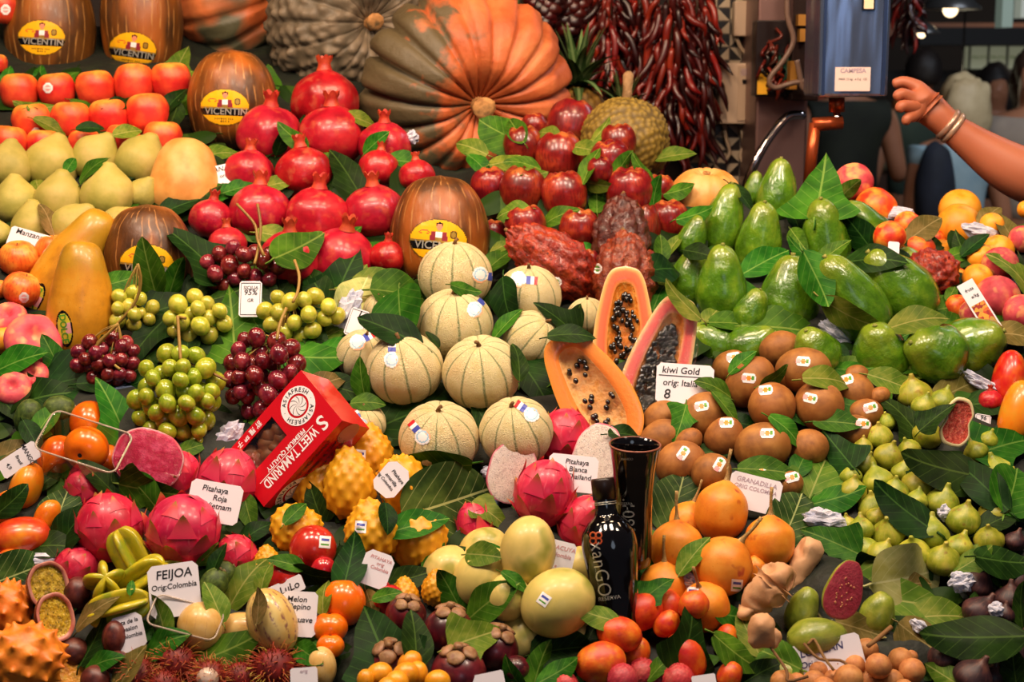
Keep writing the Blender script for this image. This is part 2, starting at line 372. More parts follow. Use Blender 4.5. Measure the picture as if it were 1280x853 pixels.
reg('orange_pumpkin', ell(.74, 40), m, 120, comb(pump(17, .13, 2), lump(.07, 3, 4)), kids=[('stem', pst, T4(0, 0, .42))])
m2 = fmat('pumpkin_green_orange', ['#984418', '#bc5c2c', '#cc7440'], sc=2.4, det=6, rough=.55, bump=.5, bsc=7, dist=.006, var=0, hue=0)
# green-grey half of the big pumpkin: a darker colour blended in towards one side
t = m2.node_tree; b_ = t.nodes['Principled BSDF']; tc = t.nodes.new('ShaderNodeTexCoord'); sp = t.nodes.new('ShaderNodeSeparateXYZ'); t.links.new(tc.outputs['Object'], sp.inputs[0])
nz = t.nodes.new('ShaderNodeTexNoise'); nz.inputs['Scale'].default_value = 5; nz.inputs['Detail'].default_value = 4; t.links.new(tc.outputs['Object'], nz.inputs['Vector'])
ma = t.nodes.new('ShaderNodeMath'); ma.operation = 'MULTIPLY_ADD'; ma.inputs[1].default_value = 1.6; t.links.new(nz.outputs[0], ma.inputs[0]); t.links.new(sp.outputs[0], ma.inputs[2])
mr = t.nodes.new('ShaderNodeMapRange'); mr.inputs[1].default_value = 1.02; mr.inputs[2].default_value = 1.3; t.links.new(ma.outputs[0], mr.inputs[0])
mm = t.nodes.new('ShaderNodeMix'); mm.data_type = 'RGBA'; src = b_.inputs['Base Color'].links[0].from_socket
t.links.new(mr.outputs[0], mm.inputs[0]); t.links.new(src, mm.inputs[6]); mm.inputs[7].default_value = lin('#54482f'); t.links.new(mm.outputs[2], b_.inputs['Base Color'])
reg('giant_pumpkin', ell(.74, 44), m2, 150, comb(pump(19, .15, 5), lump(.06, 3.5, 8)), kids=[('stem', pst, T4(0, 0, .42))])
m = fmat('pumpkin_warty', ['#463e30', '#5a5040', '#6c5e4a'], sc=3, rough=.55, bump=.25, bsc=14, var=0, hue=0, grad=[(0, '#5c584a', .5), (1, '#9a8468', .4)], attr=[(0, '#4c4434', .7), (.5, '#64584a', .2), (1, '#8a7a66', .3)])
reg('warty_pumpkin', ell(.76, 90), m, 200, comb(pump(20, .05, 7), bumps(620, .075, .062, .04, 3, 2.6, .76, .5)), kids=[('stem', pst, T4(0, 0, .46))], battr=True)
m = fmat('pumpkin_pale', ['#d88a38', '#e0a050', '#e8b06a'], sc=1.5, rough=.45, var=.03, bump=.15, bsc=10)
reg('pale_pumpkin', ell(.8, 28), m, 60, comb(pump(12, .06, 3)), kids=[('stem', pst, T4(0, 0, .5))])
reg('butternut_squash', prof([(0, -1.05), (.55, -1), (.95, -.6), (1, -.1), (.86, .45), (.66, .9), (.4, 1.12), (0, 1.18)], 28), fmat('butternut_skin', ['#cc8438', '#dc9c50', '#e0a860'], sc=1.5, rough=.42, var=0, bump=.08), 30, lump(.03, 2))
# jackfruit
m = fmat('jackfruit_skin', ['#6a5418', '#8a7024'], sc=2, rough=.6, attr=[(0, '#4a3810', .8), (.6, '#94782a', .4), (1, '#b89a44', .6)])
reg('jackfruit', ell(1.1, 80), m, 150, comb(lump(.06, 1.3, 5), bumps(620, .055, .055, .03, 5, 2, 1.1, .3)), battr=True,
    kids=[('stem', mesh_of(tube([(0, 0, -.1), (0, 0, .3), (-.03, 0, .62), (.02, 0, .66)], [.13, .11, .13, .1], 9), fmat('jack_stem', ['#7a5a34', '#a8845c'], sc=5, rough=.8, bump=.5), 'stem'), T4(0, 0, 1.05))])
# cacao pods
def cac(X, Y, Z, T, R):
    d = np.abs(np.sin(5*T)); s = .9+.1*d; return X*s, Y*s, Z, d
cprof = prof([(0, -1.7), (.18, -1.6), (.6, -1.2), (.95, -.5), (1, .1), (.86, .8), (.55, 1.35), (.25, 1.6), (0, 1.66)], 60)
for nm, cc in (('red', ['#7a1408', '#a4200c', '#c8481c']), ('dark', ['#3c140c', '#5a2418', '#70301c']), ('brown', ['#6a1a0c', '#8e3014', '#a84c22'])):
    m = fmat('cacao_'+nm, cc, sc=3, det=5, rough=.38, coat=.2, bump=.7, bsc=9, dist=.006, spots=('#1c0806', 6, .22, .8), attr=[(0, '#2c0a06', .35), (.5, cc[1], 0), (1, cc[2], .3)], var=0)
    reg('cacao_pod_'+nm, cprof, m, 80, comb(lump(.12, 4, 2), cac, lump(.06, 9, 5)), battr=True, kids=[('stem', mstem, T4(0, 0, 1.6, 1.4))])
# avocado
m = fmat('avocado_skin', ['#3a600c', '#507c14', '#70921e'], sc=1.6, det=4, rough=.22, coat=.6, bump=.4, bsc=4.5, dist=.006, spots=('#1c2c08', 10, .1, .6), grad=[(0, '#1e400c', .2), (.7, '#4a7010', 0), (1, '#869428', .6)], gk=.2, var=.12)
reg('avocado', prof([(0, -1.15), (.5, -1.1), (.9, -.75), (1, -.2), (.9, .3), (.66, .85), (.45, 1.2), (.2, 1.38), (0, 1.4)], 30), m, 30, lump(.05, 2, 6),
    kids=[('stem', mesh_of(tube([(0, 0, 0), (0, 0, .1)], [.07, .08], 7), M['greenstem'], 'stem'), T4(0, 0, 1.24))])
# kiwi
m = fmat('kiwi_skin', ['#804c1c', '#9a6026', '#ae7434'], sc=1.6, det=5, rough=.6, bump=.25, bsc=40, dist=.001, var=.08, grad=[(0, '#6c3c14', .5), (.35, '#94581e', 0), (.9, '#a8662a', 0), (1, '#8a4c18', .4)])
knub = mesh_of(lathe(prof([(0, .0), (.16, .01), (.15, .05), (.07, .06), (.05, .1), (0, .1)], 9), 12), fmat('kiwi_tip', ['#4c2810', '#6e3e18'], sc=6, rough=.8), 'tip')
reg('kiwi', ell(1.28, 24), m, 26, lump(.02, 1.5), kids=[('tip', knub, T4(0, 0, 1.24))])
# figs
fp = prof([(0, -.82), (.5, -.78), (.92, -.4), (1, 0), (.8, .42), (.45, .74), (.22, .95), (.15, 1.15), (.11, 1.25), (0, 1.25)], 26)
m = fmat('fig_yellow_green', ['#78861a', '#9aa02a', '#bcb23c'], sc=1.3, rough=.42, bump=.1, bsc=8, stripes=(18, .12, '#b8b060', .4, .35, True), patch=('#8a5a24', 1.8, .64, .8), var=.12, hue=.02, grad=[(0, '#6e7c1c', .3), (.8, '#a8a030', 0), (1, '#b8a448', .5)])
reg('green_fig', fp, m, 24, lump(.08, 1.6, 2))
m = fmat('fig_purple', ['#1e0f16', '#34191e', '#4e2a26'], sc=1.6, rough=.5, stripes=(20, .15, '#6a4034', .4, .4, True), var=.15, grad=[(0, '#2a141c', .2), (.7, '#3c1c20', 0), (1, '#7a5040', .6)])
reg('purple_fig', fp, m, 24, lump(.08, 1.6, 4))
# peaches and friends
def suture(X, Y, Z, T, R):
    d = np.abs((T/(2*math.pi)+.5) % 1-.5); s = 1-.05*np.exp(-(d/.03)**2); return X*s, Y*s, Z-.14*np.exp(-(R/.22)**2)*(Z > 0), T*0
for nm, cc, pt in (('nectarine', ['#c82814', '#e04a18', '#f08a28'], ('#f0a030', 1.3, .52, .68)), ('apricot', ['#e88a14', '#f09c20', '#f0a838'], ('#e06a20', 1.5, .58, .75)),
                   ('peach', ['#a82434', '#c84450', '#d87858'], ('#e09a5c', 1.4, .55, .7))):
    reg(nm, ell(.95), fmat(nm+'_skin', cc, sc=1.2, rough=.45 if nm != 'peach' else .65, patch=pt, var=.1), 26, suture)
reg('flat_peach', ell(.58), fmat('flat_peach_skin', ['#c83444', '#d85058', '#e08460'], sc=1.2, rough=.65, patch=('#e8a070', 1.5, .56, .7), var=.05), 30, comb(dimple(.3, .2, .35), suture))
# papaya
pp = [(0, -1.7), (.45, -1.62), (.85, -1.2), (1, -.5), (.95, .2), (.78, .9), (.62, 1.35), (.4, 1.6), (0, 1.68)]
reg('papaya', prof(pp, 36), fmat('papaya_skin', ['#b87818', '#d08c1c', '#d89a30'], sc=1.8, det=5, rough=.38, coat=.15, spots=('#8a5a18', 9, .13, .6), grad=[(.75, '#c88420', 0), (1, '#8c7c1c', .45)], bump=.1, var=0), 30, lump(.04, 1.2, 3))
# smooth passion fruits
reg('yellow_passion_fruit', ell(1.1), fmat('maracuya_skin', ['#c8b460', '#d8c06c', '#e4cc7c'], sc=.9, rough=.42, coat=.1, patch=('#98963c', .9, .52, .68), spots=('#8a7030', 7, .07, .5), var=.05, hue=.008), 28, lump(.03, 1.3, 3))
gst = mesh_of(tube(curve_pts([(0, 0, -.1), (0, 0, .25), (.06, 0, .7), (.05, .02, 1.15)], 8), [.2, .14, .09, .065, .06, .06, .065, .07], 8), fmat('granadilla_stem', ['#b88a4c', '#8a6a38', '#c8a868'], sc=9, rough=.6), 'stem')
gm = fmat('granadilla_skin', ['#d8741a', '#e48822', '#ea9834'], sc=1.3, det=4, rough=.45, bump=.12, bsc=14, spots=('#a84410', 8, .1, .6), patch=('#b84a20', 1.6, .64, .72), var=.06)
reg('granadilla', prof([(0, -1), (.5, -.95), (.92, -.5), (1, 0), (.9, .5), (.55, .85), (.25, 1.02), (.1, 1.1), (0, 1.12)], 28), gm, 30, lump(.03, 1.5, 2), kids=[('stem', gst, T4(0, 0, .95))])
# mangoes
def mango(X, Y, Z, T, R): return X*(1+.0*Z)+.16*Z*Z*.5, Y*.82, Z, T*0
reg('mango', prof([(0, -1.3), (.5, -1.22), (.88, -.8), (1, -.1), (.9, .55), (.6, 1.05), (.25, 1.25), (0, 1.28)], 28), fmat('mango_skin', ['#b81c14', '#d04818', '#e88a1c'], sc=.8, rough=.3, coat=.2, spots=('#e8b060', 14, .08, .4), var=.06, hue=.01), 28, mango)
reg('orange_mango', prof([(0, -1.3), (.5, -1.22), (.88, -.8), (1, -.1), (.9, .55), (.6, 1.05), (.25, 1.25), (0, 1.28)], 28), fmat('orange_mango_skin', ['#d86a10', '#e88414', '#d89a24'], sc=.8, rough=.3, coat=.2, spots=('#6a3010', 5, .06, .7), var=.06), 28, mango)
reg('baby_mango', ell(1.2), fmat('baby_mango_skin', ['#c82c18', '#dc5a18', '#e88c22'], sc=.9, det=4, rough=.4, spots=('#5a2410', 7, .1, .6), patch=('#c83828', 1.4, .55, .7), var=.08, bump=.15, bsc=7), 26, lump(.06, 1.3, 8), kids=[('tip', knub, T4(0, 0, 1.14, .9))])
reg('tamarillo', ell(1.08), fmat('tamarillo_skin', ['#9c1018', '#b41a1c', '#c43024'], sc=1, rough=.22, coat=.4, var=.05), 26)
reg('kumquat', ell(1.12), fmat('kumquat_skin', ['#e08c10', '#eca01c'], sc=2, rough=.35, coat=.2, bump=.2, bsc=22, dist=.001, var=.05), 20)
def cap4(mat): 
    b = MB()
    for k in range(4):
        a = k*math.pi/2; v, f, _ = lathe(ell(.18, 8), 12); b.add([(x*.34+.42, y*.36, z) for x, y, z in v], f, 0, Matrix.Rotation(a, 4, 'Z'))
    return b
reg('persimmon', ell(.86), fmat('persimmon_skin', ['#e05c08', '#ec6e0c', '#f08018'], sc=1, rough=.25, coat=.3, var=.04), 28, comb(dimple(.12, .08, .3), lump(.02, 1)),
    kids=[('calyx', mesh_of(lathe(prof([(0, 0), (.2, 0), (.22, .05), (0, .06)], 8), 12), pmat('dark_calyx', '#1a120c', .9), 'calyx'), T4(0, 0, .72))])
reg('passion_fruit', ell(1.08), fmat('passion_skin', ['#3c1614', '#5a241e', '#6c3428'], sc=2, rough=.4, spots=('#9a6a50', 14, .1, .5), var=.12), 24)
reg('longan', ell(.97, 16), fmat('longan_skin', ['#a8683a', '#bc7a42', '#c4884e'], sc=2, rough=.6, bump=.15, bsc=20, dist=.001, var=.08), 20, lump(.03, 2))
reg('lychee', ell(1.05, 34), fmat('lychee_skin', ['#a81c2c', '#c43040', '#cc5a50'], sc=1.6, rough=.5, attr=[(0, '#7a1020', .5), (1, '#d85058', .4)], var=.1), 44, bumps(220, .07, .09, .02, 8), battr=True)
reg('pepino_melon', ell(1.25), fmat('pepino_skin', ['#cca458', '#d8b468', '#dcc07c'], sc=1.2, rough=.3, coat=.2, stripes=(14, .2, '#7c3a4c', .9, .8, True), var=.04), 28)
reg('cream_pepino', ell(1.05), fmat('cream_pepino_skin', ['#d0a250', '#dcb468', '#e0be78'], sc=1.2, rough=.35, coat=.15, stripes=(14, .07, '#a86a4c', .9, .3, True), var=.05), 26)
fe = MB()
for k in range(5):
    a = k*2*math.pi/5; fe.add(*tube([(math.cos(a)*.1, math.sin(a)*.1, 0), (math.cos(a)*.2, math.sin(a)*.2, .14), (math.cos(a)*.3, math.sin(a)*.3, .16)], [.06, .07, .03], 5))
reg('feijoa', prof([(0, -1.25), (.4, -1.2), (.85, -.8), (1, -.1), (.92, .5), (.6, .98), (.25, 1.12), (0, 1.14)], 26), fmat('feijoa_skin', ['#27380e', '#3a5016', '#566a24'], sc=3, det=4, rough=.55, bump=.35, bsc=10, dist=.002, var=.12), 26, lump(.05, 2), kids=[('calyx', fe.mesh('calyx', fmat('feijoa_calyx', ['#7a6a3c', '#9c7c58'], sc=4)), T4(0, 0, 1.1))])
# wrapped guava, guava
reg('green_guava', prof([(0, -1.2), (.5, -1.12), (.95, -.6), (1, 0), (.82, .6), (.5, 1.05), (.2, 1.2), (0, 1.2)], 28), fmat('guava_skin', ['#6c7c1c', '#86922c', '#a0a23c'], sc=1.2, rough=.35, coat=.15, bump=.2, bsc=6, var=.08), 28, lump(.05, 1.6))
# pitahaya yellow and kiwano
reg('yellow_dragon_fruit', prof([(0, -1.3), (.45, -1.22), (.85, -.85), (1, -.2), (.9, .45), (.62, .95), (.42, 1.25), (.25, 1.42), (0, 1.45)], 70), fmat('yellow_pitahaya', ['#d08c10', '#e4a014', '#ecae20'], sc=1.5, rough=.45, coat=.0, attr=[(0, '#b87c10', .3), (.6, '#e0a01c', .3), (.8, '#d89418', .2), (.93, '#5c3412', .9), (1, '#3a1c0c', 1)], var=.06),
    90, comb(bumps(90, .06, .14, .03, 4, 2, 1.35), bumps(90, .04, .05, .03, 4, 2, 1.35)), battr=True)
reg('horned_melon', ell(1.25, 90), fmat('kiwano_skin', ['#e0701c', '#ec8424', '#f0942e'], sc=2.5, det=4, rough=.4, bump=.15, bsc=12, attr=[(0, '#e47a1c', .2), (.7, '#e87c20', .2), (1, '#c04c1c', .8)], var=.05),
    130, comb(bumps(52, .09, .2, .04, 6, 2, 1.25), bumps(52, .13, .06, .04, 6, 1.5, 1.25)), battr=True)
# red dragon fruit with bracts
dm = fmat('pitahaya_red', ['#b01038', '#c81c44', '#d83c58'], sc=1.5, rough=.4, coat=.15, stripes=(20, .1, '#e0707c', .5, .35, True), var=.08)
def bract_vf(L=.78, W=.40):
    v = []; f = []; b = []
    for i in range(8):
        t = i/7; wd = W*(1-t)**.8*(1 if i else 1.1); out = .02+.05*math.sin(t*1.6)+.19*t**3-.05*t*t
        for j in range(5):
            x = (j-2)/2; v.append((x*wd, -(out-.07*abs(x)**2*(1-t)), t*L)); b.append(t)
    for i in range(7):
        for j in range(4): f.append([i*5+j, i*5+j+1, (i+1)*5+j+1, (i+1)*5+j])
    return v, f, b
bm_ = fmat('pitahaya_bract', ['#c81c40', '#d83454'], sc=1.5, rough=.45, attr=[(0, '#c41c44', .8), (.5, '#dc4858', .5), (.72, '#d05848', .8), (.88, '#b8843c', .9), (1, '#8e8a34', 1)])
bv = bract_vf(); bme = MB().add(bv[0], bv[1], 0, b=bv[2]).mesh('bract', bm_, battr=True)
dk = []
L_ = 1.15
for d in fib(24, .03, 3):
    z = d[2]
    if z < -.75: continue
    p = Vector((d[0], d[1], d[2]*L_)); n = Vector((d[0], d[1], d[2]/L_)).normalized()
    up = Vector((0, 0, 1)); tz = (up-n*up.dot(n)); tz = tz.normalized() if tz.length > .15 else Vector((d[0], d[1], .3)).normalized()
    ty = -n; tx = ty.cross(tz).normalized(); tz = tx.cross(ty)
    R = Matrix((tx, ty, tz)).transposed().to_4x4(); s = .95 if z < .5 else .62
    dk.append(('bract', bme, Matrix.Translation(p*.985-tz*.22) @ R @ Matrix.Diagonal((s, s, s, 1))))
reg('dragon_fruit', ell(L_, 26), dm, 30, kids=dk)
# starfruit
def star(X, Y, Z, T, R):
    s = .34+.66*np.abs(np.cos(2.5*T))**1.6; return X*s, Y*s, Z, T*0
reg('starfruit', prof([(0, -1.2), (.5, -1.15), (.9, -.75), (1, 0), (.92, .7), (.55, 1.12), (0, 1.18)], 26), fmat('starfruit_skin', ['#a8a41c', '#c0b020', '#d4ac24'], sc=1.2, rough=.3, coat=.3, sss=.1, var=.08, patch=('#8c9820', 1.2, .5, .65)), 60, star)
# mangosteen
sm = fmat('mangosteen_sepal', ['#7a4a34', '#8e6a44', '#a87a5c'], sc=3, rough=.5, bump=.3, bsc=6)
sv, sf, _ = lathe(ell(.3, 10), 14, lump(.15, 2)); sep = MB().add([(x*.3, y*.34, z*.42+.02) for x, y, z in sv], sf).mesh('sepal', sm)
mk_ = [('sepal', sep, Matrix.Rotation(k*math.pi/2, 4, 'Z') @ Matrix.Translation((.42, 0, .86)) @ Matrix.Rotation(.45, 4, 'Y')) for k in range(4)]
mk_.append(('stem', mesh_of(tube([(0, 0, 0), (0, 0, .18), (.02, 0, .34)], [.16, .12, .17], 8), sm, 'stem'), T4(0, 0, .84)))
reg('mangosteen', ell(.92), fmat('mangosteen_skin', ['#380a12', '#54101c', '#741a22'], sc=1.3, rough=.33, coat=.2, patch=('#8a3a34', 2, .6, .75), var=.1), 26, kids=mk_)
# rambutan
hr = MB(); rg = random.Random(3)
for d in fib(230, .06, 9):
    d = Vector(d); t = Vector((rg.uniform(-1, 1), rg.uniform(-1, 1), rg.uniform(-1, .4)))*.3
    hr.add(*tube([d*.95, d*1.2+t*.2, d*1.42+t*.7, d*1.5+t*1.3], [.035, .026, .018, .006], 4))
reg('rambutan', ell(1.0, 16), fmat('rambutan_skin', ['#5c0c0c', '#8a1c14'], sc=2, rough=.6), 20, kids=[('hairs', hr.mesh('hairs', fmat('rambutan_hair', ['#8a1c14', '#b04424', '#bca03c'], sc=1.4, rough=.5)), I4)])
# --------------------------------------------------------- cut fruit: cut face looks along -y
def half(kind, pts, skin, zones, m=40, n=22, depth=.4, cav=None, L=None, squash=1, flat=1.0, kids=()):
    """back half revolved, front cut face in rings from the rim inwards; zones: (scale, y, material index)"""
    r, z = prof(pts, m); b = MB()
    th = np.linspace(0, math.pi, n); T, R = np.meshgrid(th, r); Z = np.meshgrid(th, z)[1]
    X = R*np.cos(T); Y = R*np.sin(T)*flat; v = np.stack([X, Y, Z], -1).reshape(-1, 3).tolist(); f = []
    for i in range(m-1):
        for j in range(n-1): f.append([i*n+j, (i+1)*n+j, (i+1)*n+j+1, i*n+j+1])
    b.add(v, f, 0)
    loop = [(r[i], z[i]) for i in range(m)]+[(-r[i], z[i]) for i in range(m-2, 0, -1)]; K = len(loop)
    prev = None
    for k, (s, y, mi, t) in enumerate(zones):
        sx, sz = (s if isinstance(s, tuple) else (s, s))
        ring = [(x*sx, y, zz*sz) for x, zz in loop]; base = len(b.v)
        b.v += ring; b.b += [t]*K
        if prev is not None:
            for j in range(K): q = (j+1) % K; b.f.append([prev+j, prev+q, base+q, base+j]); b.mi.append(mi)
        prev = base
    b.f.append([prev+j for j in range(K)]); b.mi.append(zones[-1][2])
    MESH[kind] = b.mesh(kind, skin, battr=True); HL[kind] = float(z.max()); KIDS[kind] = list(kids)
def flesh(name, stops, sc=3, rough=.25, coat=.4, **k): return fmat(name, ['#000000', '#000000'], sc=sc, rough=rough, coat=coat, attr=[(p, c, 1) for p, c in stops], var=.0, hue=0, bump=.25, bsc=10, sss=.15, **k)
pskin = fmat('papaya_half_skin', ['#b88418', '#a88a20'], sc=1.6, rough=.4)
cavm = fmat('papaya_cavity', ['#e8902c', '#e07820', '#f0a850'], sc=5, rough=.35, coat=.3, bump=.8, bsc=9, var=0)
def seedkid(n, zr, xw, col, sz=.06, ctr=(0, 0), yd=.16, seed=1, cover=1):
    b = MB(); rg = random.Random(seed); v0, f0, _ = lathe(ell(1.1, 7), 8); k = 0
    while k < n:
        z = rg.uniform(-zr, zr); t = z/zr; w = xw*math.sqrt(max(0, 1-t*t)); x = rg.uniform(-w, w)
        s = sz*rg.uniform(.8, 1.15); y = yd*(1-(x/xw)**2)*rg.uniform(.2, 1.0)
        b.add([(x+ctr[0]+p[0]*s, y-.02+p[1]*s, z+ctr[1]+p[2]*s) for p in v0], f0); k += 1
    return b.mesh('seeds', col)
seedm = pmat('papaya_seed', '#17110f', .18, coat=.7)
zs = [((1, 1), 0, 1, 0), ((.97, .985), -.01, 1, .1), ((.85, .93), -.015, 1, .4), ((.7, .85), -.01, 1, .7), ((.55, .76), 0, 1, 1), ((.52, .74), .04, 2, 1), ((.4, .64), .17, 2, 1), ((.15, .3), .24, 2, 1)]
for nm, st, ns, sd in (('orange', [(0, '#e89838'), (.2, '#f89a48'), (1, '#f88c3c')], 26, 4), ('deep_orange', [(0, '#f0bc80'), (.2, '#f2a860'), (.45, '#f07450'), (.8, '#ee6c48'), (1, '#f09858')], 90, 5), ('pink', [(0, '#e8c880'), (.2, '#f0b488'), (.4, '#f07468'), (.8, '#ec605c'), (1, '#f0a070')], 330, 6)):
    half('papaya_half_'+nm, pp, [pskin, flesh('papaya_flesh_'+nm, st), cavm if nm != 'orange' else fmat('papaya_cavity_pale', ['#f0a860', '#f4b878', '#eea050'], sc=5, rough=.4, coat=.2, bump=.7, bsc=9, var=0)], zs, kids=[('seeds', seedkid(ns, 1.08, .46, seedm, .075, (0, -.12), .2, sd), I4)], flat=.85)
    KIDS['papaya_half_'+nm][0] = ('seeds', KIDS['papaya_half_'+nm][0][1], I4)
sph = [(0, -1.1), (.5, -1.0), (.92, -.55), (1, 0), (.92, .55), (.5, 1.0), (0, 1.1)]
def speck(name, base, dots, sc=22, rad=.3):
    m = fmat(name, base, sc=4, rough=.25, coat=.5, spots=(dots, sc, rad, .95), bump=.4, bsc=18, var=0, hue=0, sss=.1); return m
half('dragon_fruit_half_red', sph, [dm, speck('red_pulp', ['#c01440', '#d42450', '#ec5078'], '#3c0618', 15, .22), fmat('rim_red', ['#cc2448'])], [((1, 1), 0, 2, 0), ((.96, .96), -.02, 2, 0), ((.9, .9), -.03, 1, 0), ((.5, .5), -.06, 1, 0)])
half('dragon_fruit_half_white', sph, [dm, speck('white_pulp', ['#dccac0', '#e8dad0', '#ccb8b0'], '#141012', 17, .24), fmat('rim_pink', ['#cc2450'])], [((1, 1), 0, 2, 0), ((.95, .96), -.02, 2, 0), ((.89, .91), -.03, 1, 0), ((.5, .5), -.06, 1, 0)])
half('passion_fruit_half', sph, [MESH['passion_fruit'].materials[0], fmat('passion_rim', ['#b05c50', '#c88878']), fmat('passion_pulp', ['#7c6414', '#c0981c', '#d8b838'], sc=3.5, rough=.2, coat=.6, bump=1, bsc=5, dist=.005, spots=('#241a0c', 5, .22, .9))],
     [((1, 1), 0, 0, 0), ((.96, .96), -.02, 1, 0), ((.85, .85), -.01, 1, 0), ((.82, .82), .08, 1, 0), ((.76, .76), .12, 2, 0), ((.5, .5), .04, 2, 0), ((.25, .25), .1, 2, 0)])
half('guava_half', [(0, -1.5), (.35, -1.42), (.72, -.9), (.95, -.1), (1, .4), (.85, .95), (.45, 1.3), (0, 1.38)], [MESH['green_guava'].materials[0], fmat('guava_flesh', ['#b03440', '#c44450', '#cc5458'], sc=2, rough=.4, spots=('#8c2c20', 4.2, .16, .8), bump=.4, bsc=8), fmat('guava_rim', ['#c04c50', '#b8604c'])],
     [((1, 1), 0, 2, 0), ((.95, .96), -.02, 2, 0), ((.9, .92), -.03, 1, 0), ((.4, .4), -.05, 1, 0)], kids=[('seeds', seedkid(26, .75, .5, pmat('guava_seed', '#d89060', .4), .045, (0, .1), -.04, 3), I4)])
half('kiwano_half', sph, [MESH['horned_melon'].materials[0], fmat('kiwano_pulp', ['#d07810', '#e89820', '#e0a838'], sc=3, rough=.3, bump=1, bsc=4), fmat('kiwano_rim', ['#e89018'])], [((1, 1), 0, 2, 0), ((.86, .86), -.01, 1, 0), ((.4, .4), .15, 1, 0)])
def figf(X, Y, Z, T, R): return X, Y, Z, R
figred = fmat('fig_flesh', ['#b02c20', '#d04434', '#e07c60'], sc=6, det=5, rough=.3, coat=.4, bump=1, bsc=9, dist=.005, var=0)
half('open_fig', [(0, -1.1), (.6, -1), (.98, -.55), (.78, 0), (.9, .45), (.5, .95), (0, 1.05)], [MESH['green_fig'].materials[0], figred, fmat('fig_rim', ['#d8c088', '#e4d0a0'])], [((1, 1), 0, 2, 0), ((.95, .95), -.06, 2, 0), ((.84, .86), -.07, 2, 0), ((.8, .83), .02, 1, 0), ((.4, .4), .06, 1, 0)])
# ------------------------------------------------------------------ what stands where on the display
ITEMS = []
def heap(kind, noun, desc, where, cat, group, rows, roll=0, tilt=0, jr=8, jt=8, order='row'):
    """rows: (px, py, half width[, half height, roll, tilt, lift, note/kind])"""
    for t in rows:
        t = list(t)+[None]*(8-len(t)); px, py, rw, rh, ro, ti, li, ex = t; ex = ex or {}
        k = ex.get('k', kind)
        ro = roll+random.uniform(-jr, jr) if ro is None else ro; ti = tilt+random.uniform(-jt, jt) if ti is None else ti
        rh = rw*HL[k] if rh is None else rh
        ITEMS.append(dict(kind=k, noun=ex.get('noun', noun), desc=ex.get('desc', desc), where=where, cat=cat, group=group, px=px, py=py, rw=rw, rh=rh, roll=ro, tilt=ti,
                          lift=(li or 0)/100, ex=ex, D=D0(py)-(li or 0)/100, spin=ex.get('spin', random.uniform(0, 360)), heap=noun+where))
S = lambda dx=0, dy=0, rot=0: {'st': (dx, dy, rot)}
heap('red_apple', 'red apple', 'small red apple', 'the apple rows below the melons', 'apple', 'red apples in rows',
     [(24, 115, 22), (71, 113, 21, None, None, None, 0, S(-11, -3)), (119, 111, 22), (168, 106, 23, 24), (214, 102, 23), (41, 153, 23, None, None, None, 0, S(4, 13)), (89, 151, 23), (137, 147, 23), (185, 143, 25),
      (10, 180, 22), (55, 183, 20), (106, 182, 19), (154, 176, 20), (204, 174, 22)], 0, 8)
heap('red_apple', 'red apple', 'red apple', 'the top left corner', 'apple', 'red apples in the corner', [(4, 10, 19, None, None, None, 6, S(3, 2)), (-4, 80, 12)], 0, 8)
heap('quince', 'quince', 'knobbly yellow-green quince', 'the quince heap', 'quince', 'quinces',
     [(12, 205, 27), (65, 202, 31, None, 20), (122, 194, 27, None, 35), (178, 198, 29, None, 25), (19, 249, 27), (75, 246, 29, None, 10), (135, 238, 30, None, 5), (42, 280, 26, None, 0), (95, 281, 27, None, 40), (155, 280, 23, None, 50), (-2, 291, 15), (180, 240, 18, None, 30)], 0, 5)
ML = lambda w, dx, dy, r: {'big': (w, dx, dy, r), 'spin': 10}
heap('striped_melon', 'brown melon', 'large dark brown melon with an oval yellow label', 'the display', 'melon', 'melons with oval yellow labels',
     [(62, 30, 54, 76, 0, 5, -4, dict(ML(60, -10, 17, 3), desc='dark brown melon in the top left corner')), (177, 18, 49, 78, 0, 5, -4, dict(ML(60, -11, 44, 8), desc='dark brown melon behind the apples and beside the orange pumpkin')),
      (291, 125, 54, 60, 0, 8, 0, dict(ML(62, -10, 9, 2), desc='brown melon between the apples and the pomegranates')), (186, 318, 54, 60, 0, 5, 2, dict(ML(70, -2, 13, 6), desc='brown melon half hidden behind the green grapes')),
      (550, 292, 60, 70, 0, 0, 0, dict(ML(73, -2, 9, 5), desc='orange-brown melon standing behind the netted melons'))], 0, 5)
heap('orange_pumpkin', 'orange pumpkin', 'ribbed orange pumpkin lying on its side at the top edge', '', 'pumpkin', 'big pumpkins', [(290, 2, 92, 74, 80, 12, -16)])
heap('warty_pumpkin', 'grey warty pumpkin', 'huge grey-brown pumpkin covered in warts', '', 'pumpkin', 'big pumpkins', [(440, 26, 103, 80, 112, 57, -18)])
heap('giant_pumpkin', 'giant orange pumpkin', 'giant deeply ribbed orange pumpkin with a grey-green side', '', 'pumpkin', 'big pumpkins', [(583, 118, 130, 100, 141, 64, -10, {'spin': 318})])
heap('pale_pumpkin', 'pale orange pumpkin', 'pale orange pumpkin below the tiled wall', '', 'pumpkin', 'big pumpkins', [(882, 246, 44, 36, 0, 20, -4)])
heap('butternut_squash', 'butternut squash', 'smooth pale orange squash below the middle melon', '', 'squash', None, [(232, 226, 42, 48, 0, 0, -2)])
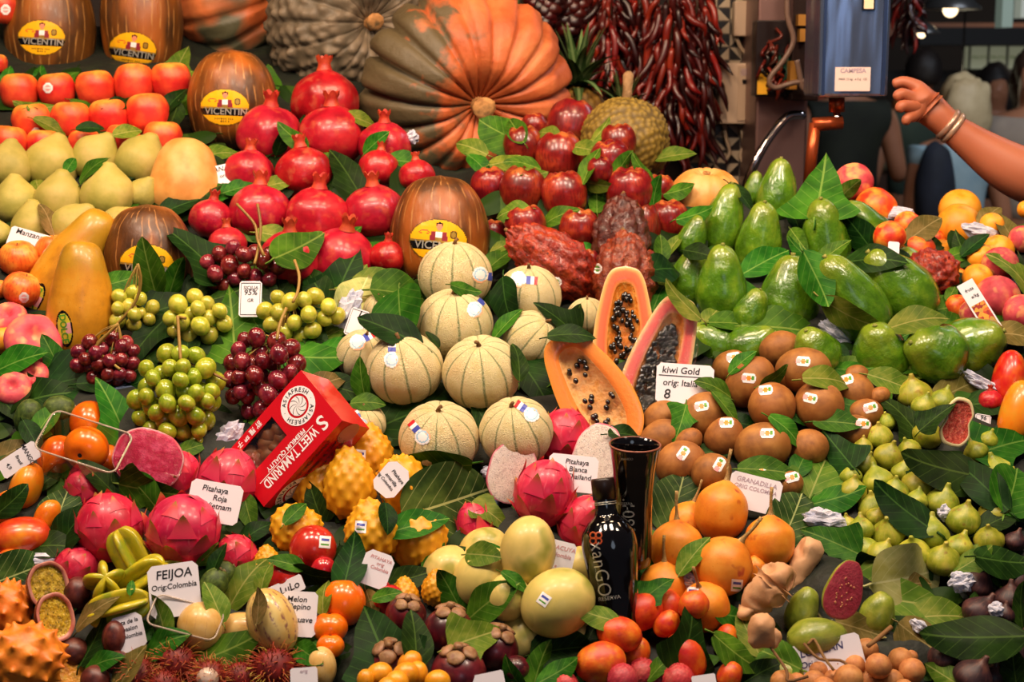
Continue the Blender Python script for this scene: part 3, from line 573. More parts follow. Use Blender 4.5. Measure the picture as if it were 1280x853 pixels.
heap('pomegranate', 'pomegranate', 'shiny red pomegranate', 'the pomegranate heap', 'pomegranate', 'pomegranates',
     [(406, 124, 37, None, 0), (337, 166, 36, None, 5), (415, 168, 37, None, 0), (481, 180, 29, None, 0), (311, 214, 28), (380, 213, 31, None, -8), (474, 209, 22), (521, 219, 20), (325, 263, 34), (264, 272, 24, None, 10), (397, 270, 37, None, 5), (468, 264, 34, None, -3),
      (362, 322, 34), (428, 321, 37, None, 12), (484, 320, 20), (284, 305, 22)], 0, 10)
heap('dark_red_apple', 'dark red apple', 'glossy dark red apple with a lobed top', 'the dark apple heap', 'apple', 'dark red apples',
     [(714, 157, 29, None, 10, -10), (654, 183, 23), (699, 196, 28), (773, 178, 21), (763, 202, 24), (668, 158, 15), (743, 160, 12), (653, 238, 27), (705, 244, 27), (787, 240, 28), (613, 235, 23), (657, 283, 24), (724, 288, 24), (803, 291, 21, 30), (836, 277, 24), (824, 237, 17), (735, 328, 14), (617, 293, 16), (750, 213, 15), (808, 328, 14)], 0, 12)
heap('jackfruit', 'jackfruit', 'knobbly yellow-brown jackfruit with a thick stem', '', 'jackfruit', None, [(781, 178, 50, 50, 3, 0, -3)])
heap('cacao_pod_red', 'cacao pod', '', 'the display', 'cacao pod', 'cacao pods',
     [(697, 331, 35, 66, -56, 5, 2, dict(desc='bright red ridged cacao pod lying at a slant', st=(-1, 22, 0), stc='green')), (777, 304, 33, 54, 0, -5, 0, dict(k='cacao_pod_dark', desc='dark brown wrinkled cacao pod behind the brown-red one')),
      (781, 352, 36, 56, 0, 0, 3, dict(k='cacao_pod_brown', desc='brown-red cacao pod behind the cut papaya', st=(-34, -16, 0), stc='green')),
      (1162, 345, 30, 34, 60, 20, 1, dict(k='cacao_pod_red', desc='rough red and black cacao pod below the nectarines')), (1090, 281, 10, 22, -35, 0, 0, dict(k='cacao_pod_red', desc='small cacao pod beside the avocados'))])
heap('avocado', 'avocado', 'large glossy green avocado', 'the avocado heap', 'avocado', 'avocados',
     [(943, 236, 13, 20), (972, 240, 24, 38, 5), (905, 275, 24, 42, 12), (950, 299, 27, 43, 5), (866, 296, 17, 26, 20), (864, 348, 27, 36, 12), (902, 355, 30, 45, 0), (1030, 296, 29, 44, -8), (986, 370, 37, 47, 4), (1064, 372, 34, 56, -35, 10), (1121, 358, 38, 52, -42, 10, -1),
      (1084, 288, 26, 42, -40), (1152, 352, 28, 44, -35, 0, -2), (888, 429, 28, 30, -60, 10), (940, 432, 26, 30, 60, 15), (1018, 437, 28, 28, -30, 30), (1100, 440, 34, 38, -20, 35), (1166, 440, 36, 36, -70, 30), (1219, 431, 36, 36, 60, 30), (940, 388, 20, 26, 20)], 0, 12)
heap('nectarine', 'nectarine', 'red and orange nectarine', 'the stone fruit behind the avocados', 'nectarine', 'nectarines and apricots',
     [(1067, 228, 23, None, None, None, 0, {'k': 'peach'}), (1095, 261, 25), (1112, 296, 19), (1135, 282, 17), (1147, 314, 21), (1196, 347, 12), (1196, 384, 15), (1168, 300, 13)], 20, 20, 60)
heap('apricot', 'apricot', 'smooth orange apricot', 'the apricots by the market aisle', 'apricot', 'nectarines and apricots',
     [(1200, 262, 24), (1199, 284, 27), (1240, 281, 14), (1247, 314, 19), (1226, 322, 16), (1222, 349, 18), (1177, 315, 15), (1282, 262, 10)], 20, 40, 60)
heap('peach', 'peach', 'dark pink peach', 'the peaches at the right edge', 'peach', 'dark peaches', [(1250, 331, 21), (1247, 372, 26), (1277, 392, 22), (1278, 299, 16), (1215, 391, 15)], 20, 30, 60)
heap('netted_melon', 'netted melon', 'round netted melon with green ribs', 'the netted melon heap', 'melon', 'netted melons',
     [(569, 345, 45, None, 0, 15, 1, {'fl': (38, 0, 100)}), (661, 370, 40, None, 0, 20, 0, {'fl': (-6, -20, 95)}), (568, 406, 47, None, 0, 25, 3, {'fl': (30, -24, 40)}), (665, 424, 36, None, 40, 30, 1), (506, 461, 47, None, -10, 30, 4, {'fl': (-16, -18, 0)}),
      (602, 466, 48, None, -5, 38, 6), (549, 549, 49, None, 0, 35, 4, {'fl': (-25, -8, -40)}), (645, 540, 45, None, -10, 35, 3, {'fl': (14, -26, -55)}), (455, 445, 34, None, 10, 30, 0, {'fl': (-2, -20, 60)}), (455, 530, 27, None, 0, 30, -1, {'fl': (-6, -4, -30)}), (734, 396, 25, None, None, None, -1), (476, 388, 22, None, None, None, -1), (718, 440, 20, None, None, None, -2)], 0, 25)
heap('papaya', 'whole papaya', '', 'the display', 'papaya', 'whole papayas',
     [(101, 378, 37, 70, 3, 6, 4, {'desc': 'yellow-orange whole papaya standing in front', 'pap': (-20, 33, -8)}), (85, 337, 34, 78, 34, 3, 0, {'desc': 'greener whole papaya leaning behind the front one', 'pap': (-42, 38, 28)})])
heap('papaya_half_pink', 'cut papaya', '', '', 'papaya', 'cut papayas',
     [(780, 415, 35, 76, 2, -8, 3.5, {'k': 'papaya_half_deep_orange', 'spin': 0, 'desc': 'upright papaya half with red-orange flesh, behind the other two'}), (823, 460, 37, 88, 20, -8, 6, {'spin': 0, 'desc': 'papaya half with pink flesh full of black seeds', 'film': 1}),
      (740, 490, 42, 76, -32, -5, 8, {'k': 'papaya_half_orange', 'spin': 0, 'desc': 'papaya half with orange flesh and few seeds'})])
heap('striped_apple', 'yellow-red apple', 'yellow and red striped apple', 'the apples left of the whole papayas', 'apple', 'striped apples at the left edge', [(23, 323, 23, None, 0, 25), (67, 313, 21), (28, 362, 23, None, 20, 10, 0, S(2, 10)), (-4, 362, 13)], 0, 10)
heap('flat_peach', 'flat peach', 'flattened pink peach', 'the flat peaches', 'peach', 'flat peaches', [(42, 425, 33, None, 30, 55), (10, 398, 22, None, 0, 50), (16, 486, 21, None, 10, 60), (42, 470, 18, None, -20, 60)])
heap('apricot', 'orange apricot', 'pale orange apricot beside the flat peaches', '', 'apricot', None, [(6, 426, 17)])
heap('feijoa', 'feijoa', 'dark green feijoa', 'the left edge', 'feijoa', 'feijoas at the left', [(35, 521, 15, 20, 200), (74, 512, 16, 18, 90)], 180)
heap('persimmon', 'persimmon', 'orange persimmon', 'the clear plastic tray', 'persimmon', 'persimmons in the tray', [(115, 530, 27, None, 60, 20, -1), (108, 561, 26, None, 200, 68, 3), (71, 571, 25, None, -60, 20), (136, 574, 17, None, 60, 20, -1)])
heap('mango', 'mango', 'red mango', 'the left edge', 'mango', 'mangoes at the left', [(3, 636, 17, 22, 30), (28, 671, 27, 32, 82), (33, 608, 22, 27, 20, 0, 0, {'k': 'orange_mango', 'desc': 'orange mango'}), (59, 646, 15, 20, 20, 0, 0, {'k': 'orange_mango', 'desc': 'small orange mango'}), (8, 700, 12, 16, 60)])
heap('dragon_fruit', 'red dragon fruit', 'red dragon fruit with fleshy scales', 'the red dragon fruit heap', 'dragon fruit', 'red dragon fruit',
     [(137, 662, 38, 42, -5, 10, 2), (229, 664, 42, 42, 5, 20, 3), (284, 606, 36, 42, 15, 10, 0), (224, 596, 26, 30, 0, 10, -1), (106, 616, 22, 26, -30, 10, -1), (95, 712, 26, 28, 40, 10, -2), (296, 696, 24, 26, -30, 10, -2)])
heap('dragon_fruit_half_red', 'cut dragon fruit', '', '', 'dragon fruit', 'cut dragon fruit',
     [(185, 574, 40, 34, 20, -5, 4, {'spin': 0, 'desc': 'cut dragon fruit with bright magenta flesh', 'film': 1}), (640, 591, 28, 36, 15, -5, 2, {'k': 'dragon_fruit_half_white', 'spin': 12, 'desc': 'cut dragon fruit with white speckled flesh left of the pink ones'}),
      (745, 572, 27, 40, 20, -5, 2, {'k': 'dragon_fruit_half_white', 'spin': -12, 'desc': 'cut dragon fruit with white speckled flesh behind the black vase'})])
heap('dragon_fruit', 'pink dragon fruit', 'pink dragon fruit with yellow-green scale tips', 'the pink dragon fruit heap', 'dragon fruit', 'pink dragon fruit', [(706, 550, 31, 36, 5, 5, 1), (680, 618, 34, 40, 12, 10, 3.5), (727, 655, 26, 34, 25, 10, 0), (596, 660, 22, 30, -20, 0, 0)])
heap('yellow_dragon_fruit', 'yellow dragon fruit', 'bumpy yellow dragon fruit', 'the yellow dragon fruit heap', 'dragon fruit', 'yellow dragon fruit',
     [(462, 568, 27, 34, -5, 5, 0, S(-12, 2)), (437, 604, 29, 40, -5, 0, 2), (396, 608, 24, 30, 15), (507, 614, 28, 40, 160, 0, 1), (464, 662, 30, 34, -8, 5, 3, S(-13, -3)), (522, 682, 30, 38, 200, 0, 2), (372, 662, 30, 28, 70), (334, 702, 15, 18), (326, 724, 17, 18), (506, 744, 16, 20), (545, 735, 16, 20)])
heap('tamarillo', 'tamarillo', 'smooth dark red tamarillo', 'the tamarillos', 'tamarillo', 'tamarillos', [(391, 686, 27, 27, 60, 0, 2, S(15, -8)), (357, 724, 24, 22, 60), (404, 712, 14), (485, 752, 17, 20), (480, 735, 14)], 40)
heap('persimmon', 'orange fruit', 'smooth round orange fruit', 'the two beside the pepino card', 'persimmon', 'orange fruit beside the pepino card', [(429, 754, 26, 28, 0, -10, 3), (412, 785, 21, None, 0, 0, 0), (413, 808, 16, 14, 0, 0, -1)])
KS = [S(4, -12, 5), S(-1, -5, 20), {}, S(0, -11, 20), S(-8, -20, 10), S(-11, -9, 30), S(-9, -17, 0), S(3, -17, 15), {}, {}, S(-2, -13, 5), S(3, -19, 15), S(3, -13, -40), S(10, -10, -45), S(6, -17, 15), {}, S(12, -10, 20), S(8, -8, 0), {}, {}, S(4, -12, 10), S(5, -9, 0), S(-13, -12, 0), {}]
KR = [(913, 459, 19, 22, 60), (937, 478, 25, 33, 40), (975, 436, 20, 24, 70), (1004, 463, 26, 32, 85), (965, 508, 27, 29, 200, 55), (1024, 507, 28, 30, 155, 50), (1067, 492, 23, 25, 110, 30), (866, 493, 22, 25, 60), (827, 524, 20, 24, 50), (827, 548, 21, 26, 60), (879, 521, 26, 31, 45), (905, 548, 22, 26, 30, 20), (851, 580, 26, 30, 70), (889, 591, 22, 24, 60, 30),
      (953, 559, 28, 33, 80), (1010, 561, 22, 24, 60), (1067, 540, 19, 22, 70), (1080, 518, 17, 22, 70), (1099, 495, 10), (860, 552, 14), (948, 598, 18, 22, 70), (985, 606, 16, 18, 60), (866, 512, 14), (1068, 473, 14)]
heap('kiwi', 'kiwi', 'smooth brown gold kiwi', 'the kiwi heap', 'kiwi', 'kiwis', [tuple(list(k)+[None]*(6-len(k))+[2 if i in (1, 3, 5, 4) else 0, KS[i]]) for i, k in enumerate(KR)], 60, 10)
heap('green_fig', 'green fig', 'yellow-green fig', 'the green fig heap', 'fig', 'green figs',
     [(1142, 488, 20), (1156, 505, 15), (1180, 498, 16), (1161, 540, 18), (1222, 547, 16), (1236, 548, 12), (1099, 542, 15, None, -10), (1079, 556, 11), (1112, 567, 17), (1083, 578, 14), (1096, 598, 19), (1063, 592, 13), (1067, 610, 16), (1129, 587, 13), (1150, 602, 19), (1119, 611, 16), (1147, 622, 13), (1090, 630, 17), (1097, 644, 12),
      (1193, 590, 20), (1180, 624, 20), (1245, 585, 19), (1239, 606, 13), (1242, 637, 21), (1206, 645, 20), (1059, 655, 13), (1076, 658, 16), (1110, 663, 19), (1080, 684, 16), (1104, 690, 17), (1141, 688, 20), (1164, 663, 21), (1200, 682, 19), (1180, 696, 20), (1236, 671, 17), (1218, 562, 14), (1128, 640, 14), (1268, 600, 15), (1135, 560, 14), (1108, 525, 11)], 0, 12, 25, 20)
heap('open_fig', 'open fig', 'torn open fig showing red flesh', '', 'fig', None, [(1197, 528, 18, 29, 15, 0, 9, {'spin': 0})])
heap('mango', 'mango', '', 'the right edge', 'mango', 'mangoes at the right', [(1261, 477, 22, 36, 10, 0, 0, {'desc': 'dark red-green mango'}), (1274, 515, 22, 36, 15, 0, 2, {'k': 'orange_mango', 'desc': 'orange mango in front of the dark red one'})])
heap('pomegranate', 'red fruit', 'red pomegranate behind the green figs', '', 'pomegranate', None, [(1238, 500, 13)])
heap('purple_fig', 'purple fig', 'dark purple fig', 'the purple fig heap', 'fig', 'purple figs',
     [(1224, 727, 19, None, 30), (1228, 762, 21, None, 35), (1262, 745, 18, None, 5), (1274, 722, 19, None, 20), (1256, 765, 12, None, 10), (1180, 818, 18), (1220, 842, 23), (1273, 812, 22, 28), (1242, 842, 14), (1270, 674, 13), (1238, 706, 14, None, 20), (1200, 840, 14)], 10, 10, 20)
heap('longan', 'longan', 'round tan longan', 'the longan bunch', 'longan', 'longans',
     [(1083, 813, 14), (1098, 833, 15, None, None, None, 2), (1126, 826, 15), (1068, 832, 13), (1045, 830, 12), (1023, 839, 11), (1061, 849, 17, None, None, None, 2), (1140, 839, 15), (1086, 851, 13), (1115, 852, 14), (1042, 850, 12), (1018, 853, 14), (978, 853, 14), (996, 853, 11), (1138, 822, 9), (1030, 860, 13), (1075, 866, 14), (1100, 868, 14), (1130, 862, 12)])
heap('guava_half', 'cut guava', 'halved guava with deep pink seedy flesh', '', 'guava', None, [(1056, 738, 23, 35, 195, -5, 9, {'spin': -12})])
heap('green_guava', 'guava', 'green guava', 'the guavas', 'guava', 'green guavas', [(1096, 770, 20, 28, 20), (1003, 764, 18, 28, 20, 0, 0, {'film': 1, 'desc': 'green guava in plastic wrap by the ginger'}), (1021, 797, 22, 34, 80, 0, 2, {'film': 1, 'desc': 'green guava in plastic wrap above the longan card'}), (980, 848, 24, 30, 60, 0, -1, {'desc': 'yellow-green guava behind the longans'})])
heap('granadilla', 'granadilla', 'orange granadilla with a long stem', 'the granadilla heap', 'granadilla', 'granadillas',
     [(858, 653, 22, 26, 20, 0, -1), (902, 637, 30, 35, 10, 0, 2), (846, 683, 30, None, 0, 0, 3, {'desc': 'wrinkled orange granadilla with a long stem'}), (905, 706, 33, None, 35, 10, 5, S(16, 26)), (962, 676, 29, None, 2, 0, 3), (830, 733, 28, None, 0, 5, 1), (881, 757, 28, None, -20, 30, 2, S(-15, -15)), (944, 715, 14, 20, 0)])
heap('baby_mango', 'small mango', 'small red-orange mango', 'the small mango heap', 'mango', 'small mangoes',
     [(803, 765, 21, 24, 50), (835, 758, 17, 19, 180, 40), (867, 757, 17, 18, 60, 0, 3, {'desc': 'small crimson mango'}), (774, 793, 20, 26, -75, 0, 3), (751, 829, 24, 29, 80, 0, 1), (796, 817, 15, 19, 20), (856, 822, 23, 29, -30, 0, 1), (833, 780, 14), (908, 800, 13, 18, 10), (787, 752, 15), (912, 845, 14)], 40)
heap('lychee', 'lychee', 'rough pink lychee', 'the lychee heap', 'lychee', 'lychees', [(754, 838, 17), (778, 850, 17, None, None, None, 1), (803, 843, 17), (848, 851, 18), (708, 858, 14), (824, 851, 11), (878, 862, 14)])
heap('yellow_passion_fruit', 'yellow passion fruit', 'smooth pale yellow passion fruit', 'the yellow passion fruit heap', 'passion fruit', 'yellow passion fruit',
     [(660, 690, 32, 41, 8, 0, 5), (697, 754, 38, 44, 60, 0, 5, S(-17, -4, 30)), (561, 719, 31), (607, 724, 35, None, 60), (604, 688, 25, 30, 60), (635, 747, 25), (652, 801, 28), (726, 712, 24), (719, 796, 22, 22, 60, 0, -2)], 20)
heap('mangosteen', 'mangosteen', 'dark purple mangosteen with thick sepals', 'the mangosteens', 'mangosteen', 'mangosteens', [(561, 789, 29, None, 5, 12, 4), (507, 770, 24, None, 10, 30), (493, 832, 31, None, -10, 35, 2), (573, 842, 32, None, 0, 20, 4), (618, 812, 28, None, 20, 20, 1), (645, 836, 16, None, 180)])
heap('kumquat', 'kumquat', 'small oval orange kumquat', 'the kumquats', 'kumquat', 'kumquats', [(507, 844, 14, 16, 60, 0, 9), (474, 844, 14, 16, 60, 0, 8), (512, 830, 13, 16, 40, 0, 9), (457, 850, 10, 12, 0, 0, 8), (547, 853, 14, 15, 80, 0, 9), (496, 855, 14, 15, 0, 0, 10), (522, 842, 12, 14, 0, 0, 9), (485, 862, 13, 14, 0, 0, 10)])
heap('pepino_melon', 'pepino', 'cream pepino melon', 'the pepinos', 'pepino melon', 'pepinos', [(340, 778, 30, 42, -20, 0, 4, {'desc': 'cream pepino with purple stripes'}), (305, 788, 20, 32, 95, 0, 1, {'k': 'cream_pepino'}), (251, 784, 27, None, 0, 0, 2, {'k': 'cream_pepino'}), (402, 835, 17, 24, 0, 0, 0, {'k': 'cream_pepino'}), (193, 826, 12, 14, 0, 0, 0, {'k': 'cream_pepino'})])
heap('feijoa', 'feijoa', 'dark green feijoa', 'the feijoas beside their card', 'feijoa', 'feijoas by the card', [(266, 733, 16, 21, 30, 0, 1), (218, 757, 15, 20, -60, 0, 2), (243, 764, 14, 24, 75, 0, 1), (276, 720, 15, 18, 60), (207, 776, 13, 16, 20)])
heap('starfruit', 'starfruit', 'ridged yellow-green starfruit', 'the starfruit', 'starfruit', 'starfruit', [(163, 692, 22, 31, -28, 5, 3), (131, 730, 25, 28, 30, 62, 4), (180, 722, 23, 30, 58, 10, 3), (148, 760, 22, 36, 75, 0, 1), (206, 712, 14, 24, 80)])
heap('passion_fruit_half', 'cut passion fruit', '', '', 'passion fruit', 'cut passion fruit', [(61, 732, 27, 24, 75, -38, 4, {'spin': 0, 'desc': 'halved purple passion fruit, the upper of the two'}), (70, 772, 28, 22, 75, -40, 5, {'spin': 0, 'desc': 'halved purple passion fruit, the lower of the two'})])
heap('passion_fruit', 'passion fruit', 'dark purple passion fruit', 'the purple passion fruit heap', 'passion fruit', 'purple passion fruit', [(97, 743, 17, 20), (143, 798, 14, 20, 0, 0, 2), (92, 816, 18, 17), (119, 852, 17), (147, 829, 13), (60, 800, 14), (165, 812, 12)])
heap('horned_melon', 'horned melon', 'spiky orange horned melon', 'the bottom left corner', 'horned melon', 'horned melons', [(8, 764, 30, 34, 10), (30, 824, 40, 46, 80, 0, 3), (84, 836, 22, 26, -30, 0, 1, {'k': 'kiwano_half', 'spin': 40, 'desc': 'cut horned melon'})])
heap('rambutan', 'rambutan', 'hairy red rambutan', 'the rambutans', 'rambutan', 'rambutans', [(221, 830, 22), (173, 845, 20), (342, 836, 24), (262, 846, 18, None, None, None, 2, {'aril': 1, 'desc': 'opened rambutan showing its white flesh'}), (300, 848, 18), (205, 858, 18)])
# ------------------------------------------------------------------ neighbours press against each other: settle depths so that nothing intersects
A = ITEMS; n = len(A)
px = np.array([i['px'] for i in A], float); py = np.array([i['py'] for i in A], float); D = np.array([i['D'] for i in A]); rw = np.array([i['rw'] for i in A], float); rh = np.array([i['rh'] for i in A], float)
rl = np.radians([i['roll'] for i in A]); ct = np.abs(np.cos(np.radians([i['tilt'] for i in A]))); rhe = rh*ct+rw*(1-ct)
cutq = np.array([0.5 if 'half' in i['kind'] or i['kind'] == 'open_fig' else 1 for i in A])
def ext(k, dx, dy, d):
    """half extent of item k in image direction (dx,dy)"""
    u = dx*math.sin(rl[k])-dy*math.cos(rl[k]); v = dx*math.cos(rl[k])+dy*math.sin(rl[k]); c = abs(u)/d; s = abs(v)/d
    return 1/math.sqrt((c/rhe[k])**2+(s/rw[k])**2)
PAIRS = []
for a in range(n):
    for b in range(a+1, n):
        dx, dy = px[b]-px[a], py[b]-py[a]; d = math.hypot(dx, dy)+1e-6
        if d > 260: continue
        ra, rb = ext(a, dx, dy, d), ext(b, dx, dy, d); t = d/(ra+rb)
        if t < .98: PAIRS.append((a, b, (rw[a]*cutq[a]+rw[b]*cutq[b])*math.sqrt(1-t*t)*.92))
Dn = D.copy(); order = {}
for a, b, s in PAIRS: order[a, b] = 1 if D[a]-.25*rw[a]/F*D[a] > D[b]-.25*rw[b]/F*D[b] else -1   # 1: b is nearer
wt = 1/(rw**2)
for it in range(160):
    Dn += (D-Dn)*.02
    for a, b, s in PAIRS:
        need = s/F*(Dn[a]+Dn[b])/2; o = order[a, b]; gap = (Dn[a]-Dn[b])*o
        if gap < need:
            e = (need-gap)*.5*o; fa = wt[a]/(wt[a]+wt[b]); Dn[a] += e*2*fa; Dn[b] -= e*2*(1-fa)
for k in range(n): A[k]['D'] = Dn[k]; A[k]['R'] = rw[k]/F*Dn[k]
D = Dn; RZ = rw/F*D
def front(x, y):
    """depth of the nearest fruit surface at a pixel, and which"""
    dx, dy = x-px, y-py; u = dx*np.sin(rl)-dy*np.cos(rl); v = dx*np.cos(rl)+dy*np.sin(rl)
    q = (u/rhe)**2+(v/rw)**2; z = np.where(q < 1.15, D-RZ*1.1*cutq*np.sqrt(np.clip(1-q, 0, 1))*np.where(cutq < 1, 0, 1)-np.where(cutq < 1, .012, 0), 99); k = int(z.argmin()); return float(z[k]), k
# ------------------------------------------------------------------ labels
ORD = ['first', 'second', 'third', 'fourth', 'fifth', 'sixth', 'seventh', 'eighth', 'ninth', 'tenth', 'eleventh', 'twelfth']
from collections import defaultdict
HE = defaultdict(list)
for k, i in enumerate(A): HE[i['heap']].append(k)
for h, ks in HE.items():
    ks.sort(key=lambda k: A[k]['py']); rows = []; mr = np.mean([A[k]['rw'] for k in ks])
    for k in ks:
        if rows and A[k]['py']-A[rows[-1][0]]['py'] < mr*1.05: rows[-1].append(k)
        else: rows.append([k])
    for ri, r in enumerate(rows):
        r.sort(key=lambda k: A[k]['px'])
        for ci, k in enumerate(r):
            i = A[k]; st = ' with a small sticker' if i['ex'].get('st') else ''
            own = i['ex'].get('desc'); one = len(ks) == 1
            side = lambda: 'alone' if len(r) == 1 else ('leftmost' if ci == 0 else 'rightmost' if ci == len(r)-1 else ORD[ci]+' from left')
            rown = '' if len(rows) == 1 else (' in the top row' if ri == 0 else ' in the bottom row' if ri == len(rows)-1 else ' in the '+ORD[ri]+' row')
            same = sum(1 for j in ks if A[j]['ex'].get('desc') == own)
            if one or (own and same == 1): i['label'] = i['desc'] if len(i['desc'].split()) > 3 or not i['where'] else i['desc']+' at '+i['where'] if 'edge' in i['where'] or 'corner' in i['where'] else i['desc']+' among '+i['where']
            else: dd = i['desc']+st; tail = f"{side()}{rown} of {i['where']}"; dd = dd if len((dd+' '+tail).split()) <= 16 else i['desc']; tail = tail if len((dd+' '+tail).split()) <= 16 else f"{side()}{rown}"; i['label'] = (dd+', '+tail).replace('row of the left edge', 'row at the left edge').replace('row of the right edge', 'row at the right edge')
            i['ref'] = ('the '+i['noun']) if one else f"the {side().replace('alone', 'single')} {i['noun']}{rown}"
def nearest(x, y, skip=()):
    d = (x-px)**2+(y-py)**2; return [int(k) for k in np.argsort(d/(1+rw/40))[:10]]
# ------------------------------------------------------------------ stickers, wrapped onto the surface they sit on
def bvh_of(o):
    me = o.data; Mw = o.matrix_world; v = [Mw @ p.co for p in me.vertices]; return BVHTree.FromPolygons(v, [list(p.vertices) for p in me.polygons])
def ray(bv, x, y):
    d = (RIGHT*((x-640)/F)-UP*((y-426.5)/F)+FWD).normalized(); h = bv.ray_cast(C0, d); return h[0], h[1]
def wrap(o, bv, cx, cy, w, h, rot, paint, mats, nu=20, nv=16, eps=.0006, name='sticker', label=None, thick=None):
    """paint(u,v) with u,v in -1..1 gives a material index or -1"""
    c, s = math.cos(math.radians(rot)), math.sin(math.radians(rot)); inv = o.matrix_world.inverted()
    pts = {}; b = MB(); ids = {}
    def vert(i, j):
        if (i, j) in ids: return ids[i, j]
        u = -1+2*i/nu; v = -1+2*j/nv; X = u*w/2; Y = v*h/2; p, nn = ray(bv, cx+X*c-Y*s, cy+X*s+Y*c); r = None
        if p is not None:
            if nn.dot(p-C0) > 0: nn = -nn
            b.v.append(tuple(inv @ (p+nn*eps))); b.b.append(0); r = len(b.v)-1
        ids[i, j] = r; return r
    for i in range(nu):
        for j in range(nv):
            m = paint(-1+2*(i+.5)/nu, -1+2*(j+.5)/nv)
            if m < 0: continue
            q = [vert(i, j), vert(i, j+1), vert(i+1, j+1), vert(i+1, j)]
            if None in q: continue
            b.f.append(q); b.mi.append(m)
    if not b.f: return None
    ob = link(name, b.mesh(name, mats), o); 
    if label: ob['label'] = label
    return ob
def wrap_text(o, bv, cx, cy, size, rot, s, mat, eps=.0011, name='lettering', parent=None, sx=1, **k):
    v, f = text_vf(s, 1, **k); c, sn = math.cos(math.radians(rot)), math.sin(math.radians(rot)); inv = o.matrix_world.inverted(); b = MB(); ok = []
    for x, y in v:
        X = x*size*sx; Y = -y*size; p, nn = ray(bv, cx+X*c-Y*sn, cy+X*sn+Y*c)
        if p is None: ok.append(False); b.v.append((0, 0, 0)); b.b.append(0); continue
        if nn.dot(p-C0) > 0: nn = -nn
        ok.append(True); b.v.append(tuple(inv @ (p+nn*eps))); b.b.append(0)
    for g in f:
        if all(ok[i] for i in g): b.f.append(g); b.mi.append(0)
    if b.f: 
        ob = link(name, b.mesh(name, mat, smooth=False), parent or o)
        if parent: ob.matrix_local = Matrix.Identity(4)
        return ob
def p_round(u, v): return -1 if u*u+v*v > 1 else (1 if u*u+v*v < .35 and abs(v) > .12 else 0)
def p_rect(u, v): return 1 if abs(u) < .75 and -.7 < v < .0 and abs(v+.35) < .25 else 2 if abs(u) < .75 and .3 < v < .55 else 0
def p_kiwi(u, v):
    if abs(u) > .6 and ((abs(u)-.6)/.4)**2+max(0, abs(v)-.1)**2/.81 > 1: return -1
    if u*u/.12+(v+.0)**2/.3 < 1: return 1
    if .35 < u < .75 and -.5 < v < .3: return 2
    if u < -.4 and abs(v) < .5: return 3
    return 0
def p_flag(u, v):
    if v < -.15: return -1 if abs(u) > .5 else (3 if v < -.75 else 0 if v < -.5 else 1)
    r = (u*u+((v-.4)/.58)**2)
    return -1 if r > 1 else (4 if .35 < r < .6 else 5 if u > .55 else 0)
def p_big(u, v):
    r = u*u+v*v
    if r > 1: return -1
    if r > .93: return 2
    if .02 < v < .46: return 0 if v > .07 else 3
    if v < .02:
        if (u/.1)**2+((v+.62)/.17)**2 < 1: return 4
        if (u/.12)**2+((v+.72)/.13)**2 < 1: return 0
        if abs(u) < .1+.03*(v+.4) and v > -.42: return 5 if v < -.15 else 3
        if abs(u) < .26+.15*(v+.4) and v > -.42: return 6
        if ((u-.5)/.13)**2+((v+.32)/.2)**2 < 1: return 2 if ((u-.5)/.09)**2+((v+.32)/.14)**2 > 1 else 3
        if ((u+.5)/.18)**2+((v+.35)/.1)**2 < 1: return 7 if ((u+.5)/.14)**2+((v+.35)/.06)**2 > 1 else 1
    if .6 < v < .68 and abs(u) < .4 and int((u+1)*22) % 2: return 2
    if .74 < v < .8 and abs(u) < .2 and int((u+1)*22) % 2: return 2
    return 1
BIGM = [M['black'], M['yellow'], pmat('label_edge', '#5a4418', .3), M['gold'], M['skinprint'], M['white'], M['maroon'], M['redprint']]
FILM = film('cling_film', '#ffffff', .03, .05, .15, 1.0)
